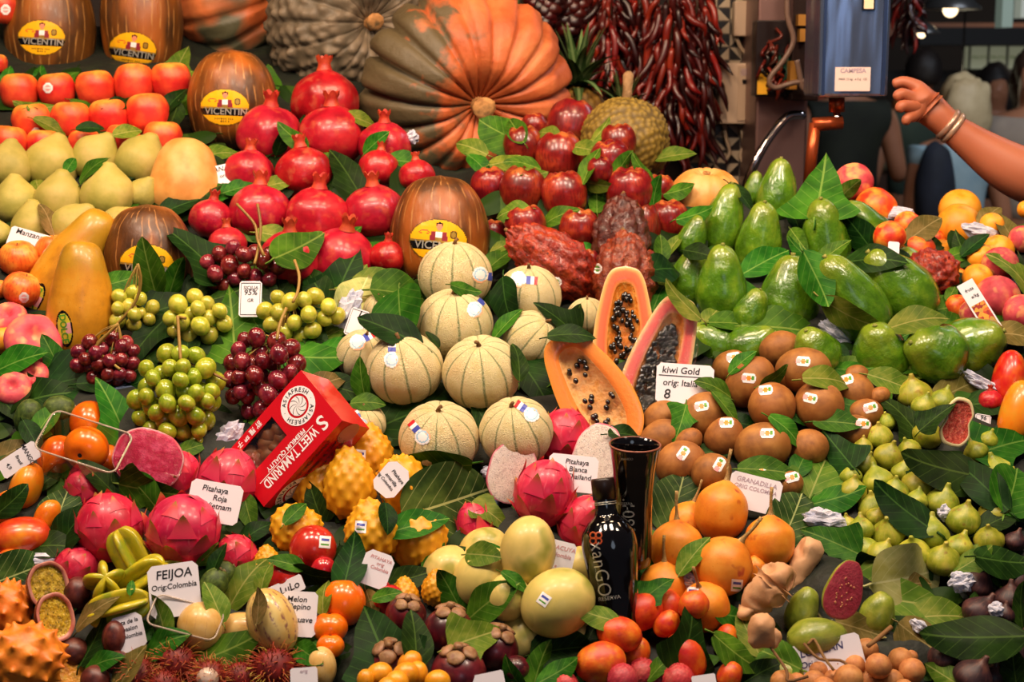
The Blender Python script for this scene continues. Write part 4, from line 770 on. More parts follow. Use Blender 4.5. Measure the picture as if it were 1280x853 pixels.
def put(i):
    k = i['kind']; o = bpy.data.objects.new(k, MESH[k]); COL.objects.link(o)
    s = i['R']*(1.1 if 'melon' not in k and 'pumpkin' not in k else 1.04); o.matrix_world = TRS(P(i['px'], i['py'], i['D']), orient(i['roll'], i['tilt'], i['spin']), (s, s, i['rh']/i['rw']/HL[k]*s))
    for nm, me, mt in KIDS[k]:
        c = bpy.data.objects.new(nm, me); COL.objects.link(c); c.parent = o; c.matrix_local = mt
        if nm in ('seeds', 'hairs'): c['kind'] = 'stuff'
    tag(o, i['label'], i['cat'], i['group']); ex = i['ex']; x, y = i['px'], i['py']
    if 'st' in ex or 'big' in ex or 'fl' in ex or 'pap' in ex:
        bv = bvh_of(o)
        if 'st' in ex:
            dx, dy, r = ex['st']
            if k == 'kiwi': wrap(o, bv, x+dx, y+dy, 18, 12, -15+r, p_kiwi, [M['white'], M['orangeprint'], M['greenprint'], M['pinkprint']], 16, 12, label='white sticker with an orange spot')
            elif k in ('red_apple', 'striped_apple') or ex.get('stc'): wrap(o, bv, x+dx, y+dy, 12, 13, r, p_round, [M['white'], M['greenprint'] if ex.get('stc') else M['pinkprint']], 14, 14, label='small round sticker')
            else: wrap(o, bv, x+dx, y+dy, 14, 15, r+5, p_rect, [M['white'], M['blueprint'], M['greenprint']], 14, 14, label='small white sticker')
        if 'fl' in ex:
            dx, dy, r = ex['fl']; wrap(o, bv, x+dx, y+dy, 20, 34, r, p_flag, [M['white'], M['blueprint'], M['white'], M['redprint'], M['lblue'], M['peachprint']], 16, 24, label='white sticker with a blue, white and red tab')
        if 'big' in ex:
            w_, dx, dy, r = ex['big']; lb = wrap(o, bv, x+dx, y+dy, w_, w_*.74, r, p_big, BIGM, 52, 44, name='label', label='oval yellow label with a black band')
            a = math.radians(r); wrap_text(o, bv, x+dx-math.sin(a)*w_*.09+2, y+dy+w_*.09, w_*.19, r, 'VICENTIN', M['silver'], parent=lb, bold=.012)
        if 'pap' in ex:
            dx, dy, r = ex['pap']; lb = wrap(o, bv, x+dx, y+dy, 20, 46, r, lambda u, v: -1 if u*u+v*v > 1 else (0 if u*u+v*v > .72 else 1 if not (u > .1 and abs(v) < .3) else 2), [M['black'], pmat('label_yellow_green', '#d8c838', .35), M['pinkprint']], 20, 34, name='label', label='oval yellow and black label')
            if lb: wrap_text(o, bv, x+dx-1, y+dy, 11, r+90, 'DOLCE', M['greenprint'], parent=lb, bold=.03)
    if ex.get('aril'):
        v, f, _ = lathe(ell(1), 20); c = link('flesh', MB().add(v, f).mesh('flesh', fmat('aril', ['#c8a890', '#d8bcac'], rough=.25, coat=.5, var=0)), o); sc = i['R']
        c.matrix_local = o.matrix_world.to_3x3().to_4x4().inverted() @ Matrix.Translation(BACK*i['R']*.62) @ Matrix.Scale(i['R']*.8, 4); c['label'] = 'pale white flesh'
    if ex.get('film'):
        if 'half' in k: v = [(-.97, -.05, -HL[k]*.85), (.97, -.06, -HL[k]*.85), (.97, -.09, HL[k]*.8), (-.97, -.05, HL[k]*.8)]
        rz = ell(HL[k]*1.02, 20); v, f, _ = lathe(rz, 26, lump(.08, 4, 2)); mm = MB().add([(a*1.03, (b*1.03 if 'half' not in k else b*.07-.09), c*.98) for a, b, c in v], f).mesh('plastic_wrap', FILM)
        link('plastic_wrap', mm, o)['label'] = 'clear plastic wrap'
    return o
for i in A: i['obj'] = put(i)
# ------------------------------------------------------------------ the sloping bed under the fruit
def bed_depth(x, y):
    d2 = (x-px)**2+(y-py)**2; wg = np.exp(-d2/(2*(rw*.9+8)**2)); base = .25
    s = (wg*(D+RZ*.95)).sum()+base*(D0(y)+.05); return s/(wg.sum()+base)
def bed_limit(x): return float(np.interp(x, [0, 440, 520, 690, 740, 860, 900, 1050, 1300], [30, 40, 110, 150, 190, 232, 245, 268, 290]))
b = MB(); xs = np.arange(-90, 1380, 15); ys = np.arange(0, 66)
for j in ys:
    for x in xs:
        y0 = bed_limit(x); y = y0+(930-y0)*j/65; b.v.append(tuple(P(x, y, bed_depth(x, y)))); b.b.append(0)
W_ = len(xs)
for j in range(65):
    for i in range(W_-1): b.f.append([j*W_+i, j*W_+i+1, (j+1)*W_+i+1, (j+1)*W_+i]); b.mi.append(0)
# back and front skirts down to the floor
for j in (0, 65):
    base = len(b.v)
    for i in range(W_): v = Vector(b.v[j*W_+i]); b.v.append((v.x, v.y+(.02 if j == 0 else 0), 0)); b.b.append(0)
    for i in range(W_-1): q = [j*W_+i, j*W_+i+1, base+i+1, base+i]; b.f.append(q[::-1] if j == 0 else q); b.mi.append(1)
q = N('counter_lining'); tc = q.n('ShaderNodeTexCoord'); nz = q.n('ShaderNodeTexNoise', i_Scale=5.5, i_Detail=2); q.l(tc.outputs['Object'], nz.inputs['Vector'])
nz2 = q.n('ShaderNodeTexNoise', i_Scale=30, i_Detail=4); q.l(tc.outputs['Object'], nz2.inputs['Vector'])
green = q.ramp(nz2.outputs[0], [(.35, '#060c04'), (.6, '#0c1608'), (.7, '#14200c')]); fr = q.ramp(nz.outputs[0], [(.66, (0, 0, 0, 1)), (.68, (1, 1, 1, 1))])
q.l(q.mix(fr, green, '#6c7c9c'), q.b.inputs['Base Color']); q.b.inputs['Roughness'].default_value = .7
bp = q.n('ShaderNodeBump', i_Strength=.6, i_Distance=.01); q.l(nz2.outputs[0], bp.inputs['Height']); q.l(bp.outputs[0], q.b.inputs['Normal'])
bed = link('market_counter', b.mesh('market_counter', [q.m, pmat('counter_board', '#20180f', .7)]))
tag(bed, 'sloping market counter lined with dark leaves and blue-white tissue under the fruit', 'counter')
# ------------------------------------------------------------------ leaves
def leaf_mat(name, cols, vein, rough=.48, under=None):
    q = N(name); tc = q.n('ShaderNodeTexCoord'); sep = q.n('ShaderNodeSeparateXYZ'); q.l(tc.outputs['Object'], sep.inputs[0]); oi = q.n('ShaderNodeObjectInfo')
    nz = q.n('ShaderNodeTexNoise', i_Scale=2.2, i_Detail=4); q.l(tc.outputs['Object'], nz.inputs['Vector']); col = q.ramp(nz.outputs[0], [(.3+.4*i/(len(cols)-1), c) for i, c in enumerate(cols)])
    ax = q.math('ABSOLUTE', sep.outputs[0]); z = sep.outputs[2]
    a = q.math('FRACT', q.math('MULTIPLY', q.math('SUBTRACT', q.math('ADD', z, 5), q.math('MULTIPLY', ax, 1.1)), 3.2))
    a = q.math('ABSOLUTE', q.math('SUBTRACT', a, .5)); m1 = q.math('LESS_THAN', a, .035); m2 = q.math('LESS_THAN', ax, .022)
    vm = q.math('MAXIMUM', q.math('MULTIPLY', m1, .4), q.math('MULTIPLY', m2, .8)); col = q.mix(vm, col, vein)
    hs = q.n('ShaderNodeHueSaturation'); q.l(q.math('MULTIPLY_ADD', oi.outputs['Random'], .05, .475), hs.inputs['Hue']); q.l(q.math('MULTIPLY_ADD', q.math('FRACT', q.math('MULTIPLY', oi.outputs['Random'], 13.7)), .5, .75), hs.inputs['Value'])
    q.l(col, hs.inputs['Color']); q.l(hs.outputs[0], q.b.inputs['Base Color']); q.b.inputs['Roughness'].default_value = rough; q.b.inputs['Specular IOR Level'].default_value = .09; q.b.inputs['Coat Roughness'].default_value = .25
    bp = q.n('ShaderNodeBump', i_Strength=.35, i_Distance=.003); q.l(q.math('ADD', q.math('MULTIPLY', vm, -1), nz.outputs[0]), bp.inputs['Height']); q.l(bp.outputs[0], q.b.inputs['Normal'])
    return q.m
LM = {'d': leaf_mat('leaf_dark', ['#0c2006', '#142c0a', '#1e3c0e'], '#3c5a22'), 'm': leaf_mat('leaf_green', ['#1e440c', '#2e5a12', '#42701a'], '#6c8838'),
      'l': leaf_mat('leaf_light', ['#3e5616', '#546c1e', '#747e2e'], '#94944e'), 'b': leaf_mat('leaf_brownish', ['#4c4a1c', '#64582a', '#7c6a38'], '#948454', .5)}
def leaf_mesh(name, wf, bend, fold, mat, wav=0, nz_=16, nx=6, droop=0):
    b = MB()
    for i in range(nz_+1):
        t = i/nz_; z = -1+2*t; w_ = wf(t)
        for j in range(-nx//2, nx//2+1):
            u = j/(nx/2); x = u*w_; y = fold*abs(u)*w_+bend*z*z+droop*z**3+wav*math.sin(9*t+(2 if u > 0 else 0))*abs(u); b.v.append((x, y, z-.08*abs(u)*w_ if 0 < i < nz_ else z)); b.b.append(0)
    k = nx+1
    for i in range(nz_):
        for j in range(nx): b.f.append([i*k+j, i*k+j+1, (i+1)*k+j+1, (i+1)*k+j]); b.mi.append(0)
    b.add(*tube([(0, 0.01+bend, -1), (.03, .03+bend, -1.18), (.02, .1+bend, -1.32)], [.035, .028, .03], 5), 0)
    return b.mesh(name, mat)
def w_ov(t): return .56*math.sin(math.pi*min(1, t*.93+.04))**.75*(1-.35*t)*1.15 if t < .999 else .0
def w_iv(t):
    pts = [(0, .12), (.06, .5), (.16, .8), (.26, .92), (.36, .66), (.46, .50), (.6, .42), (.75, .32), (.9, .13), (1, 0)]
    for (a, p), (b_, r) in zip(pts, pts[1:]):
        if t <= b_: return p+(r-p)*(t-a)/(b_-a)
    return 0
def w_rd(t): return .85*math.sqrt(max(0, 1-(2*t-1)**2))*(1-.15*t)
LEAF = {}
for tn, mt in LM.items():
    for sh, wf in (('o', w_ov), ('i', w_iv), ('r', w_rd)):
        LEAF[tn, sh] = [leaf_mesh('leaf', wf, bb, ff, mt, wv, nz_=20 if sh == 'i' else 14, droop=dr) for bb, ff, wv, dr in ((.10, -.22, .03, .03), (-.12, .2, .04, -.05), (.22, -.1, .05, .08))]
TONE = {'d': 'dark green', 'm': 'green', 'l': 'light yellow-green', 'b': 'brownish green'}; SHAPE = {'o': 'pointed', 'i': 'lobed', 'r': 'broad round'}
used = {}
def uniq(make):
    for s in make:
        if s not in used and len(s.split()) <= 16: used[s] = 1; return s
    return None
def rel(dx, dy):
    if abs(dx) > 1.6*abs(dy): return 'right of' if dx > 0 else 'left of'
    if abs(dy) > 1.6*abs(dx): return 'below' if dy > 0 else 'above'
    return ('lower right of' if dx > 0 else 'lower left of') if dy > 0 else ('upper right of' if dx > 0 else 'upper left of')
LIN = MB()
def leaf(x, y, hl, roll, tone='m', sh='o', top=0, filler=False):
    hl *= 1.0 if filler else 1.12
    a = math.radians(roll); c, s = math.cos(a), math.sin(a)
    sm = [(0, 0)]+[(s*hl*k+c*hl*j, -c*hl*k+s*hl*j) for k, j in ((.6, 0), (-.6, 0), (0, .35), (0, -.35), (.3, .2), (-.3, -.2))]
    nom = D0(y)+.0
    if top:
        f = [min(front(x+u, y+v)[0], D0(y+v)+.02) for u, v in sm]
        A_ = np.array([[1, u, v] for u, v in sm]); co, *_ = np.linalg.lstsq(A_, np.array(f), rcond=None); g = co[1:]*F/nom
        g = np.clip(g, -.75, .75); res = [f[k]-(sm[k][0]*g[0]+sm[k][1]*g[1])*nom/F for k in range(len(sm))]; Dl = (min(res)*.85+np.mean(res)*.15)-.005
    else:
        g = np.array([random.uniform(-.35, .35), -.75+random.uniform(-.35, .35)]); Dl = nom+(.022 if filler else 0)+random.uniform(-.012, .012)
    nrm = (BACK+RIGHT*g[0]-UP*g[1]).normalized()                    # leaf normal from its depth gradient
    zax = (RIGHT*s+UP*c); zax = (zax-nrm*zax.dot(nrm)).normalized(); yax = -nrm; xax = yax.cross(zax).normalized()
    R = Matrix((xax, yax, zax)).transposed(); sc = hl/F*Dl
    if filler:                                                       # keep only what can be seen
        if all(front(x+u, y+v)[0] < Dl-.01 for u, v in sm): return
        Mx = TRS(P(x, y, Dl), R, (sc, sc, sc)); me = random.choice(LEAF[tone, sh]); LIN.add([p.co[:] for p in me.vertices], [list(p.vertices) for p in me.polygons], 'dml'.index(tone), Mx); return
    o = link('leaf', random.choice(LEAF[tone, sh])); o.matrix_world = TRS(P(x, y, Dl), R, (sc*random.uniform(.85, 1.15), sc, sc))
    ks = nearest(x, y)
    if 0:
        i = A[ks[0]]; h = i['noun']; tag(o, f"green lining leaf tucked in among the {h} fruits" if False else f"green leaf tucked underneath beside the {h}s", 'leaf', f"leaves tucked beneath the {h}s"); return
    base = f"{TONE[tone]} {SHAPE[sh]} leaf"
    def gen():
        for k in ks: yield f"{base} {rel(x-px[k], y-py[k])} {A[k]['ref']}"
        for k in ks[:4]:
            for m in ks[:6]:
                if m != k: yield f"{base} between {A[k]['ref']} and {A[m]['ref']}"
        for k in ks: yield f"{base} overlapping {A[k]['ref']}"
    lb = uniq(gen()) or f"{base} near {A[ks[0]]['ref']}"
    tag(o, lb, 'leaf', 'leaves laid among the fruit')
LV = """10,94,17,0,m,i;50,92,17,-10,m,i;88,95,17,10,m,i;118,93,17,0,m,i;225,78,28,15,l,i;242,98,20,60,l;52,135,18,60,l,o,t;30,132,16,-60,l,o,t;107,133,18,90,m,o,t;150,130,18,60,d,o,t;63,158,20,100,l,o,t;113,160,16,80,d,o,t;160,165,18,60,l,o,t
218,125,24,20,d,o,t;216,148,24,180,d;115,210,22,55,m,o,t;88,206,14,30,m,o,t;48,236,18,160,l;60,272,22,-15,b,o,t;28,262,18,60,l;270,192,28,80,l;252,246,28,50,d;222,258,26,60,d;150,250,16,90,l;6,224,16,40,d
365,170,24,-40,m,o,t;388,150,20,20,d;432,214,40,-20,d,i,t;452,150,20,90,l,o,t;351,178,16,10,d,o,t;400,190,16,-20,m;470,178,20,55,m,o,t;508,202,22,90,m;588,184,22,-60,l;626,166,30,-55,m,r;600,206,22,150,m;330,190,22,70,d;283,240,28,70,m,i,t;345,230,20,80,l;455,258,22,180,l;434,300,24,30,m
372,310,40,50,m,o,t;472,310,28,100,m;431,345,42,22,d,i,t;396,358,32,-30,d;345,364,30,-20,d;300,235,18,70,m;345,295,22,100,l;398,300,22,80,l;186,335,36,-12,m,o,t;218,348,28,5,m,o,t;250,356,28,15,d,o,t;243,314,48,-50,d,i,t;150,352,22,60,m,r,t;211,384,38,60,d,i,t
183,423,44,205,d,i,t;196,408,34,-65,m,o,t;235,428,30,0,d,o,t;291,408,52,-8,m,i,t;286,368,24,60,d;326,372,40,150,d,o,t;323,350,30,120,m;375,420,40,2,m,i,t;350,362,26,0,d,o,t;418,392,22,30,l;420,415,22,55,l,o,t;424,434,30,70,m;318,402,20,150,m,o,t
486,412,42,-58,d,o,t;500,392,40,150,m,r,t;498,366,34,80,m,r,t;472,348,30,65,l;582,362,20,80,m,o,t;632,378,32,155,d,o,t;634,404,24,40,m,o,t;541,424,12,-30,d,o,t;623,325,26,30,m;628,308,15,60,l;455,372,30,100,b,r;440,350,26,30,l
393,447,52,100,m,i,t;426,486,36,110,d,o,t;452,474,26,-5,m,o,t;460,503,20,95,m,o,t;524,514,66,60,d,r;547,582,38,-88,m,o,t;607,528,26,160,d;622,500,36,140,d;405,480,28,60,b;670,479,40,155,d,i,t;648,450,26,10,d,o,t;784,543,24,82,d,o,t;640,572,22,30,m;578,512,40,20,d,r;690,470,22,30,m
697,398,32,-62,d,i,t;718,400,20,25,d,o,t;716,418,28,85,d,o,t;829,336,32,62,d,o,t;843,305,18,30,l,o,t;827,310,18,10,m;824,368,24,10,m;852,376,30,-40,l,o,t;830,345,24,120,l;650,340,18,20,m
645,162,24,-30,m,o,t;684,166,18,-60,l,o,t;732,186,20,120,l,o,t;751,164,20,30,l,o,t;738,206,26,10,m,o,t;778,206,20,40,m,o,t;802,210,20,-30,m,o,t;654,204,22,-90,m,o,t;669,218,18,60,l,o,t;845,194,24,80,l;638,264,22,-85,l,o,t;746,250,20,0,m,o,t;698,270,26,80,m,o,t;748,231,20,80,l,o,t;819,240,20,10,m,o,t;850,238,20,95,m,o,t;735,312,18,80,m;870,268,24,92,m,o,t;800,262,18,80,l;631,202,20,60,l;716,268,16,30,m;686,236,14,40,l
1026,236,46,0,m,i,t;992,270,24,-10,d,o,t;998,300,20,140,m,o,t;958,326,36,50,m,o;1005,318,28,-60,m,o,t;1040,316,26,60,m,o,t;1076,294,30,-40,d,o,t;1092,324,38,110,d,o,t;1022,350,38,150,m,o,t;1062,395,36,112,l,o,t;978,410,46,90,m;1148,400,34,85,l,o,t;1184,385,40,70,m;1130,324,24,70,d;1200,316,20,60,m
873,316,20,120,d,o,t;928,246,22,150,d,o,t;916,404,28,80,m,o;935,374,30,160,m,o;889,396,22,30,l;1157,284,26,50,b;1140,290,14,50,m,o,t;1203,312,26,-5,d,i,t;1219,305,20,60,d,o,t;1269,340,36,-42,l,o,t;1238,268,20,30,b;1258,286,26,-10,b;1276,292,18,20,m;1062,236,18,40,l,o,t;1262,377,26,10,d;1190,366,14,30,m,o,t;1268,418,32,110,b;1190,404,30,60,m;1120,425,22,60,m;1196,440,26,120,d;1080,430,20,20,m;1050,440,20,160,d
1037,474,34,80,l,o,t;985,538,26,130,m,o,t;970,472,20,60,m,o,t;1048,528,28,100,m,o,t;1060,460,26,70,l;1102,503,20,30,m;1002,578,22,20,m;1048,562,34,-35,d,i,t;1020,602,44,20,l,r,t;1048,622,34,80,m,o,t;960,588,34,92,m,o,t;873,468,24,-82,m,o,t;894,484,24,-78,m,o,t;928,452,20,50,m,o,t;908,510,24,150,m,o,t;851,530,28,200,m,i,t;929,530,24,100,d;889,565,28,80,d;865,598,34,92,d;994,520,16,150,m;1075,510,24,110,m
1129,520,38,-25,d,i,t;1172,520,26,60,d,i,t;1180,586,54,-80,d,o,t;1199,486,38,60,b;1115,478,28,110,l;1258,556,46,60,m,i;1224,602,46,-35,d,o,t;1266,612,38,30,m,r,t;1129,636,44,-40,d,o,t;1232,505,32,110,d;1067,462,28,90,m;1150,454,32,80,m;1137,465,20,110,l;1248,650,28,60,d;1140,590,16,0,d
1037,676,36,-60,m,i;1102,704,28,60,d,i,t;1012,708,34,-40,d,i,t;1255,702,40,85,d,o,t;1218,700,26,60,l,o,t;1129,752,60,105,l,i,t;1177,770,40,92,l,o,t;1215,797,58,-85,d,o,t;1067,784,38,110,b,i;962,818,38,-60,m,o,t;953,840,30,60,d;1185,848,30,-60,l,o,t;1268,838,28,-10,d,o,t;1276,756,26,10,d,o,t;1140,730,26,80,b;1040,770,24,150,b;1150,800,30,130,b,r;1230,690,20,90,l
824,734,24,50,m,i,t;862,794,46,25,d,i,t;746,770,28,-78,l,o,t;765,768,22,70,l;827,832,24,50,m,o,t;806,708,28,80,m;867,694,28,35,l,o,t;803,690,14,-10,l,o,t;921,818,36,120,m,o,t;702,812,36,80,d,r;672,840,38,30,m,o,t;698,840,28,60,m,o,t;645,728,20,120,m,o,t;692,786,26,70,l;936,792,30,-20,l;740,790,18,20,d;642,846,26,-20,m,o,t;915,770,26,80,m,o,t;612,690,20,70,m
437,704,38,-2,d,o,t;472,800,52,-28,d,i,t;519,798,36,12,d,o,t;564,740,30,-25,m,o,t;612,752,40,62,m,o,t;598,796,40,65,l,i,t;484,744,18,80,m,o,t;464,758,20,150,b,o,t;391,720,26,110,d,o,t;358,704,22,-85,m,o,t;510,724,32,65,d;326,822,30,20,m;323,758,22,-20,b,o,t;394,798,28,80,m;385,818,26,120,m,o,t;522,656,38,65,m,o,t;484,648,20,190,d,o,t;616,644,28,130,l,i,t;604,694,26,110,l,o,t;394,628,26,-20,d,i,t;542,694,20,30,m;370,640,20,40,m,o,t;404,745,22,-20,l,o,t;560,700,26,40,d
178,614,36,-60,m,o,t;189,614,38,100,m,i,t;124,598,32,-50,d,o,t;307,726,38,20,l,o,t;272,700,22,0,d,o,t;260,694,18,40,l,o,t;286,812,50,70,m,i,t;268,752,26,-10,l,o,t;202,776,32,-25,l,o,t;205,804,32,80,m,o,t;118,764,32,60,b,o,t;118,800,32,10,d,o,t;127,828,28,85,m,o,t;162,836,32,20,b,o,t;164,734,10,10,m,o,t;89,660,36,20,d,r,t;64,682,34,95,d;320,664,24,40,d;88,752,20,160,d;330,722,22,-10,l,o,t;180,790,24,60,m;236,800,20,60,m
22,452,38,82,m,o,t;94,474,48,72,d,r,t;68,448,30,-30,m,o,t;54,496,44,80,d,i;142,512,46,-15,m,i,t;156,474,22,0,d,o,t;59,524,28,20,m;12,566,30,50,b,o,t;8,506,26,150,d;16,626,26,60,d,o,t;183,473,24,60,d;272,520,26,120,d,o,t;291,533,18,60,m,o,t;40,545,24,160,d;60,600,20,30,d;128,478,28,80,d;330,520,22,40,m;240,560,20,60,m;310,640,24,160,m"""
LV = [q.split(',') for l in LV.split('\n') for q in l.split(';')]
for q in LV: leaf(float(q[0]), float(q[1]), float(q[2]), float(q[3])+random.uniform(-4, 4), q[4], q[5] if len(q) > 5 else 'o', len(q) > 6)
# lining leaves that show through the gaps
for gy in range(60, 860, 34):
    for gx in range(5, 1290, 38):
        x = gx+random.uniform(-14, 14); y = gy+random.uniform(-12, 12)
        if y < bed_limit(x)+(62 if x < 440 else 15): continue
        if y < 230 and 440 < x < 860: continue
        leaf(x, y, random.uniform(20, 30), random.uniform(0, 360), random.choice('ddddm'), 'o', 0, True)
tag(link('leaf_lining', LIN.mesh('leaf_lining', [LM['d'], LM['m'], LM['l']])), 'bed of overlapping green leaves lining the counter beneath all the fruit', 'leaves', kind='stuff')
# ------------------------------------------------------------------ big cabbage leaves
cabm = leaf_mat('cabbage_leaf', ['#1a2e14', '#2a421c', '#46602a'], '#98a468', .45)
cabp = leaf_mat('cabbage_leaf_pale', ['#8a9050', '#a8a468', '#98944c'], '#c0bc88', .55)
for x, y, hl, ro, mt, lb, top in ((562, 628, 66, 75, cabm, 'large dark cabbage leaf lying below the netted melons', 0), (846, 628, 44, 20, cabm, 'veined cabbage leaf behind the black vase and granadillas', 0), (990, 650, 44, 30, cabm, 'pale veined cabbage leaf right of the granadilla card', 0),
                              (22, 718, 40, 70, cabm, 'yellow-veined cabbage leaf above the horned melons', 0), (1135, 722, 56, 85, cabp, 'frayed yellowish cabbage leaf below the green figs', 0), (448, 372, 36, 20, cabp, 'curled pale cabbage leaf behind the netted melons', 0), (75, 640, 36, 10, cabm, 'dark crinkled cabbage leaf left of the red dragon fruit', 0), (1270, 620, 34, 10, cabm, 'torn cabbage leaf at the right edge beside the figs', 0)):
    o = link('cabbage_leaf', leaf_mesh('cabbage_leaf', w_rd, .12, -.1, mt, .14 if mt is cabp else .08, 30, 16)); Dl = D0(y)-.005
    o.matrix_world = TRS(P(x, y, Dl), orient(ro, -32, 0), (hl/F*Dl,)*3); tag(o, lb, 'leaf', 'cabbage leaves')
# ------------------------------------------------------------------ crumpled tissue paper
tis = fmat('tissue_paper', ['#a8aec8', '#c4c6d8', '#d8d4dc'], sc=3, rough=.8, var=.05, bump=.5, bsc=6)
for k, (x, y, rx, ry, ro, li, wh) in enumerate(((436, 388, 13, 26, 25, 2.5, 'beside the yellow grapes'), (284, 548, 14, 24, 40, 0, 'below the green grapes'), (1030, 650, 26, 13, 10, 0, 'below the kiwis, left of the figs'), (1046, 416, 24, 12, 40, 0, 'under the avocados above the kiwis'),
        (1204, 728, 17, 13, 0, 1, 'left of the purple figs'), (1245, 762, 9, 9, 30, 3.5, 'between the purple figs'), (1226, 290, 22, 10, 20, 0, 'behind the apricots'), (36, 698, 40, 8, 5, 0, 'below the mangoes at the left'), (865, 728, 12, 9, 40, 2, 'between the granadillas'),
        (1120, 268, 24, 10, 10, -2, 'at the back of the stone fruit'), (1228, 480, 26, 8, 30, 0, 'below the avocados at the right'), (540, 592, 30, 5, 0, 0, 'below the front netted melon'), (612, 590, 10, 8, 0, 0, 'left of the white-fleshed cut dragon fruit'), (1180, 640, 8, 10, 0, 0, 'among the green figs'), (515, 172, 8, 8, 0, 2, 'beside the pomegranates'), (1150, 785, 14, 8, 40, 0, 'below the large light leaf'))):
    v, f, bb = lathe(ell(1, 14), 18, lump(.5, 2.3, k*3+1)); o = link('tissue_scrap', MB().add(v, f).mesh('tissue_scrap', tis, smooth=False)); Dl = D0(y)-li/100
    o.matrix_world = TRS(P(x, y, Dl), orient(ro, 0, 0), (rx/F*Dl, .012, ry/F*Dl)); tag(o, 'crumpled bluish-white tissue paper '+wh, 'tissue paper', 'crumpled tissue scraps')
# ------------------------------------------------------------------ grapes
GST = fmat('grape_stem', ['#7a5426', '#96742e', '#a8843c'], sc=8, rough=.6)
def grapes(x, y, w_, h, r, n_, cols, label, li, stems=(), seed=1, roll=0, coat=.35, ov=1.12):
    rg = random.Random(seed); Dl = D0(y)-li/100; me = MB().add(*lathe(ell(ov, 12), 16)[:2]).mesh('grape', fmat('grape_'+label.split()[0], cols, sc=1.2, rough=.2, coat=coat, sss=.15, var=.14, hue=.012))
    pts = []; tries = 0
    while len(pts) < n_ and tries < 6000:
        tries += 1; a = rg.uniform(0, 2*math.pi); q = math.sqrt(rg.random()); u, v = math.cos(a)*q, math.sin(a)*q; dz = math.sqrt(max(0, 1-q*q))*rg.uniform(.2, 1)
        p = (x+u*w_, y+v*h, Dl-dz*min(w_, h)/F*Dl*.8); rr = r*rg.uniform(.82, 1.12)
        if all((p[0]-s[0])**2+(p[1]-s[1])**2+((p[2]-s[2])*F/Dl)**2 > ((rr+s[3])*.83)**2 for s in pts): pts.append((*p, rr))
    b = MB(); s0 = stems[0][-1] if stems else (x, y-h*.6)
    for st in stems:
        b.add(*tube(curve_pts([P(a_, b_, Dl-.01-.012*k) for k, (a_, b_) in enumerate(st)], 12), [.0026]*12, 6))
    top = P(s0[0], s0[1], Dl-.01)
    for k, p in enumerate(pts):
        if k % 2 == 0: q = P(p[0], p[1], p[2]+.004); b.add(*tube(curve_pts([top, (top+q)/2+Vector((0, 0, .006)), q], 5), .0011, 4))
    o = link('grape_bunch', b.mesh('grape_bunch', GST)); tag(o, label, 'grapes', 'bunches of grapes')
    for p in pts:
        s = p[3]/F*p[2]; link('grape', me, o, TRS(P(p[0], p[1], p[2]), orient(rg.uniform(-60, 60), rg.uniform(-40, 40)), (s, s, s)))
YG = ['#a0a42c', '#b8b43c', '#ccbc50']; GG = ['#7c9018', '#96a426', '#b2b43a']; RD = ['#4c0f18', '#701a22', '#943434']
grapes(166, 388, 27, 24, 9.5, 16, YG, 'yellow-green grapes with a long bare stem beside the whole papaya', 3, [[(112, 436), (140, 412), (168, 380), (176, 352), (172, 330)], [(170, 375), (170, 400)]], 3)
grapes(246, 396, 38, 26, 11, 22, YG, 'amber-green grapes left of the price card reading 95', 3, [[(222, 440), (224, 415), (222, 398), (232, 398)]], 5)
grapes(376, 394, 46, 28, 11.5, 26, YG, 'yellow grapes right of the price card reading 95', 3.5, [[(368, 325), (374, 345), (372, 365), (366, 378)], [(350, 430), (353, 410), (356, 395)]], 7)
grapes(222, 500, 52, 62, 12, 62, GG, 'large bunch of green grapes above the cut dragon fruit', 6, [[(222, 395), (224, 425), (226, 452)], [(250, 455), (268, 468), (284, 476)]], 9)
grapes(302, 336, 46, 28, 11, 28, RD, 'red grapes with bare brown stems below the pomegranates', 4, [[(322, 255), (326, 285), (322, 315), (318, 330)], [(296, 255), (318, 280), (322, 300), (330, 320)]], 11)
grapes(330, 470, 48, 52, 11.5, 56, RD, 'big bunch of dark red grapes behind the red box', 6, [[(358, 385), (350, 405), (346, 425)], [(300, 470), (322, 480), (334, 500)]], 13)
grapes(133, 452, 40, 30, 10, 26, RD, 'red grapes with tangled stems below the whole papaya', 3, [[(112, 446), (128, 425), (148, 405)], [(120, 440), (135, 450), (150, 462)]], 15)
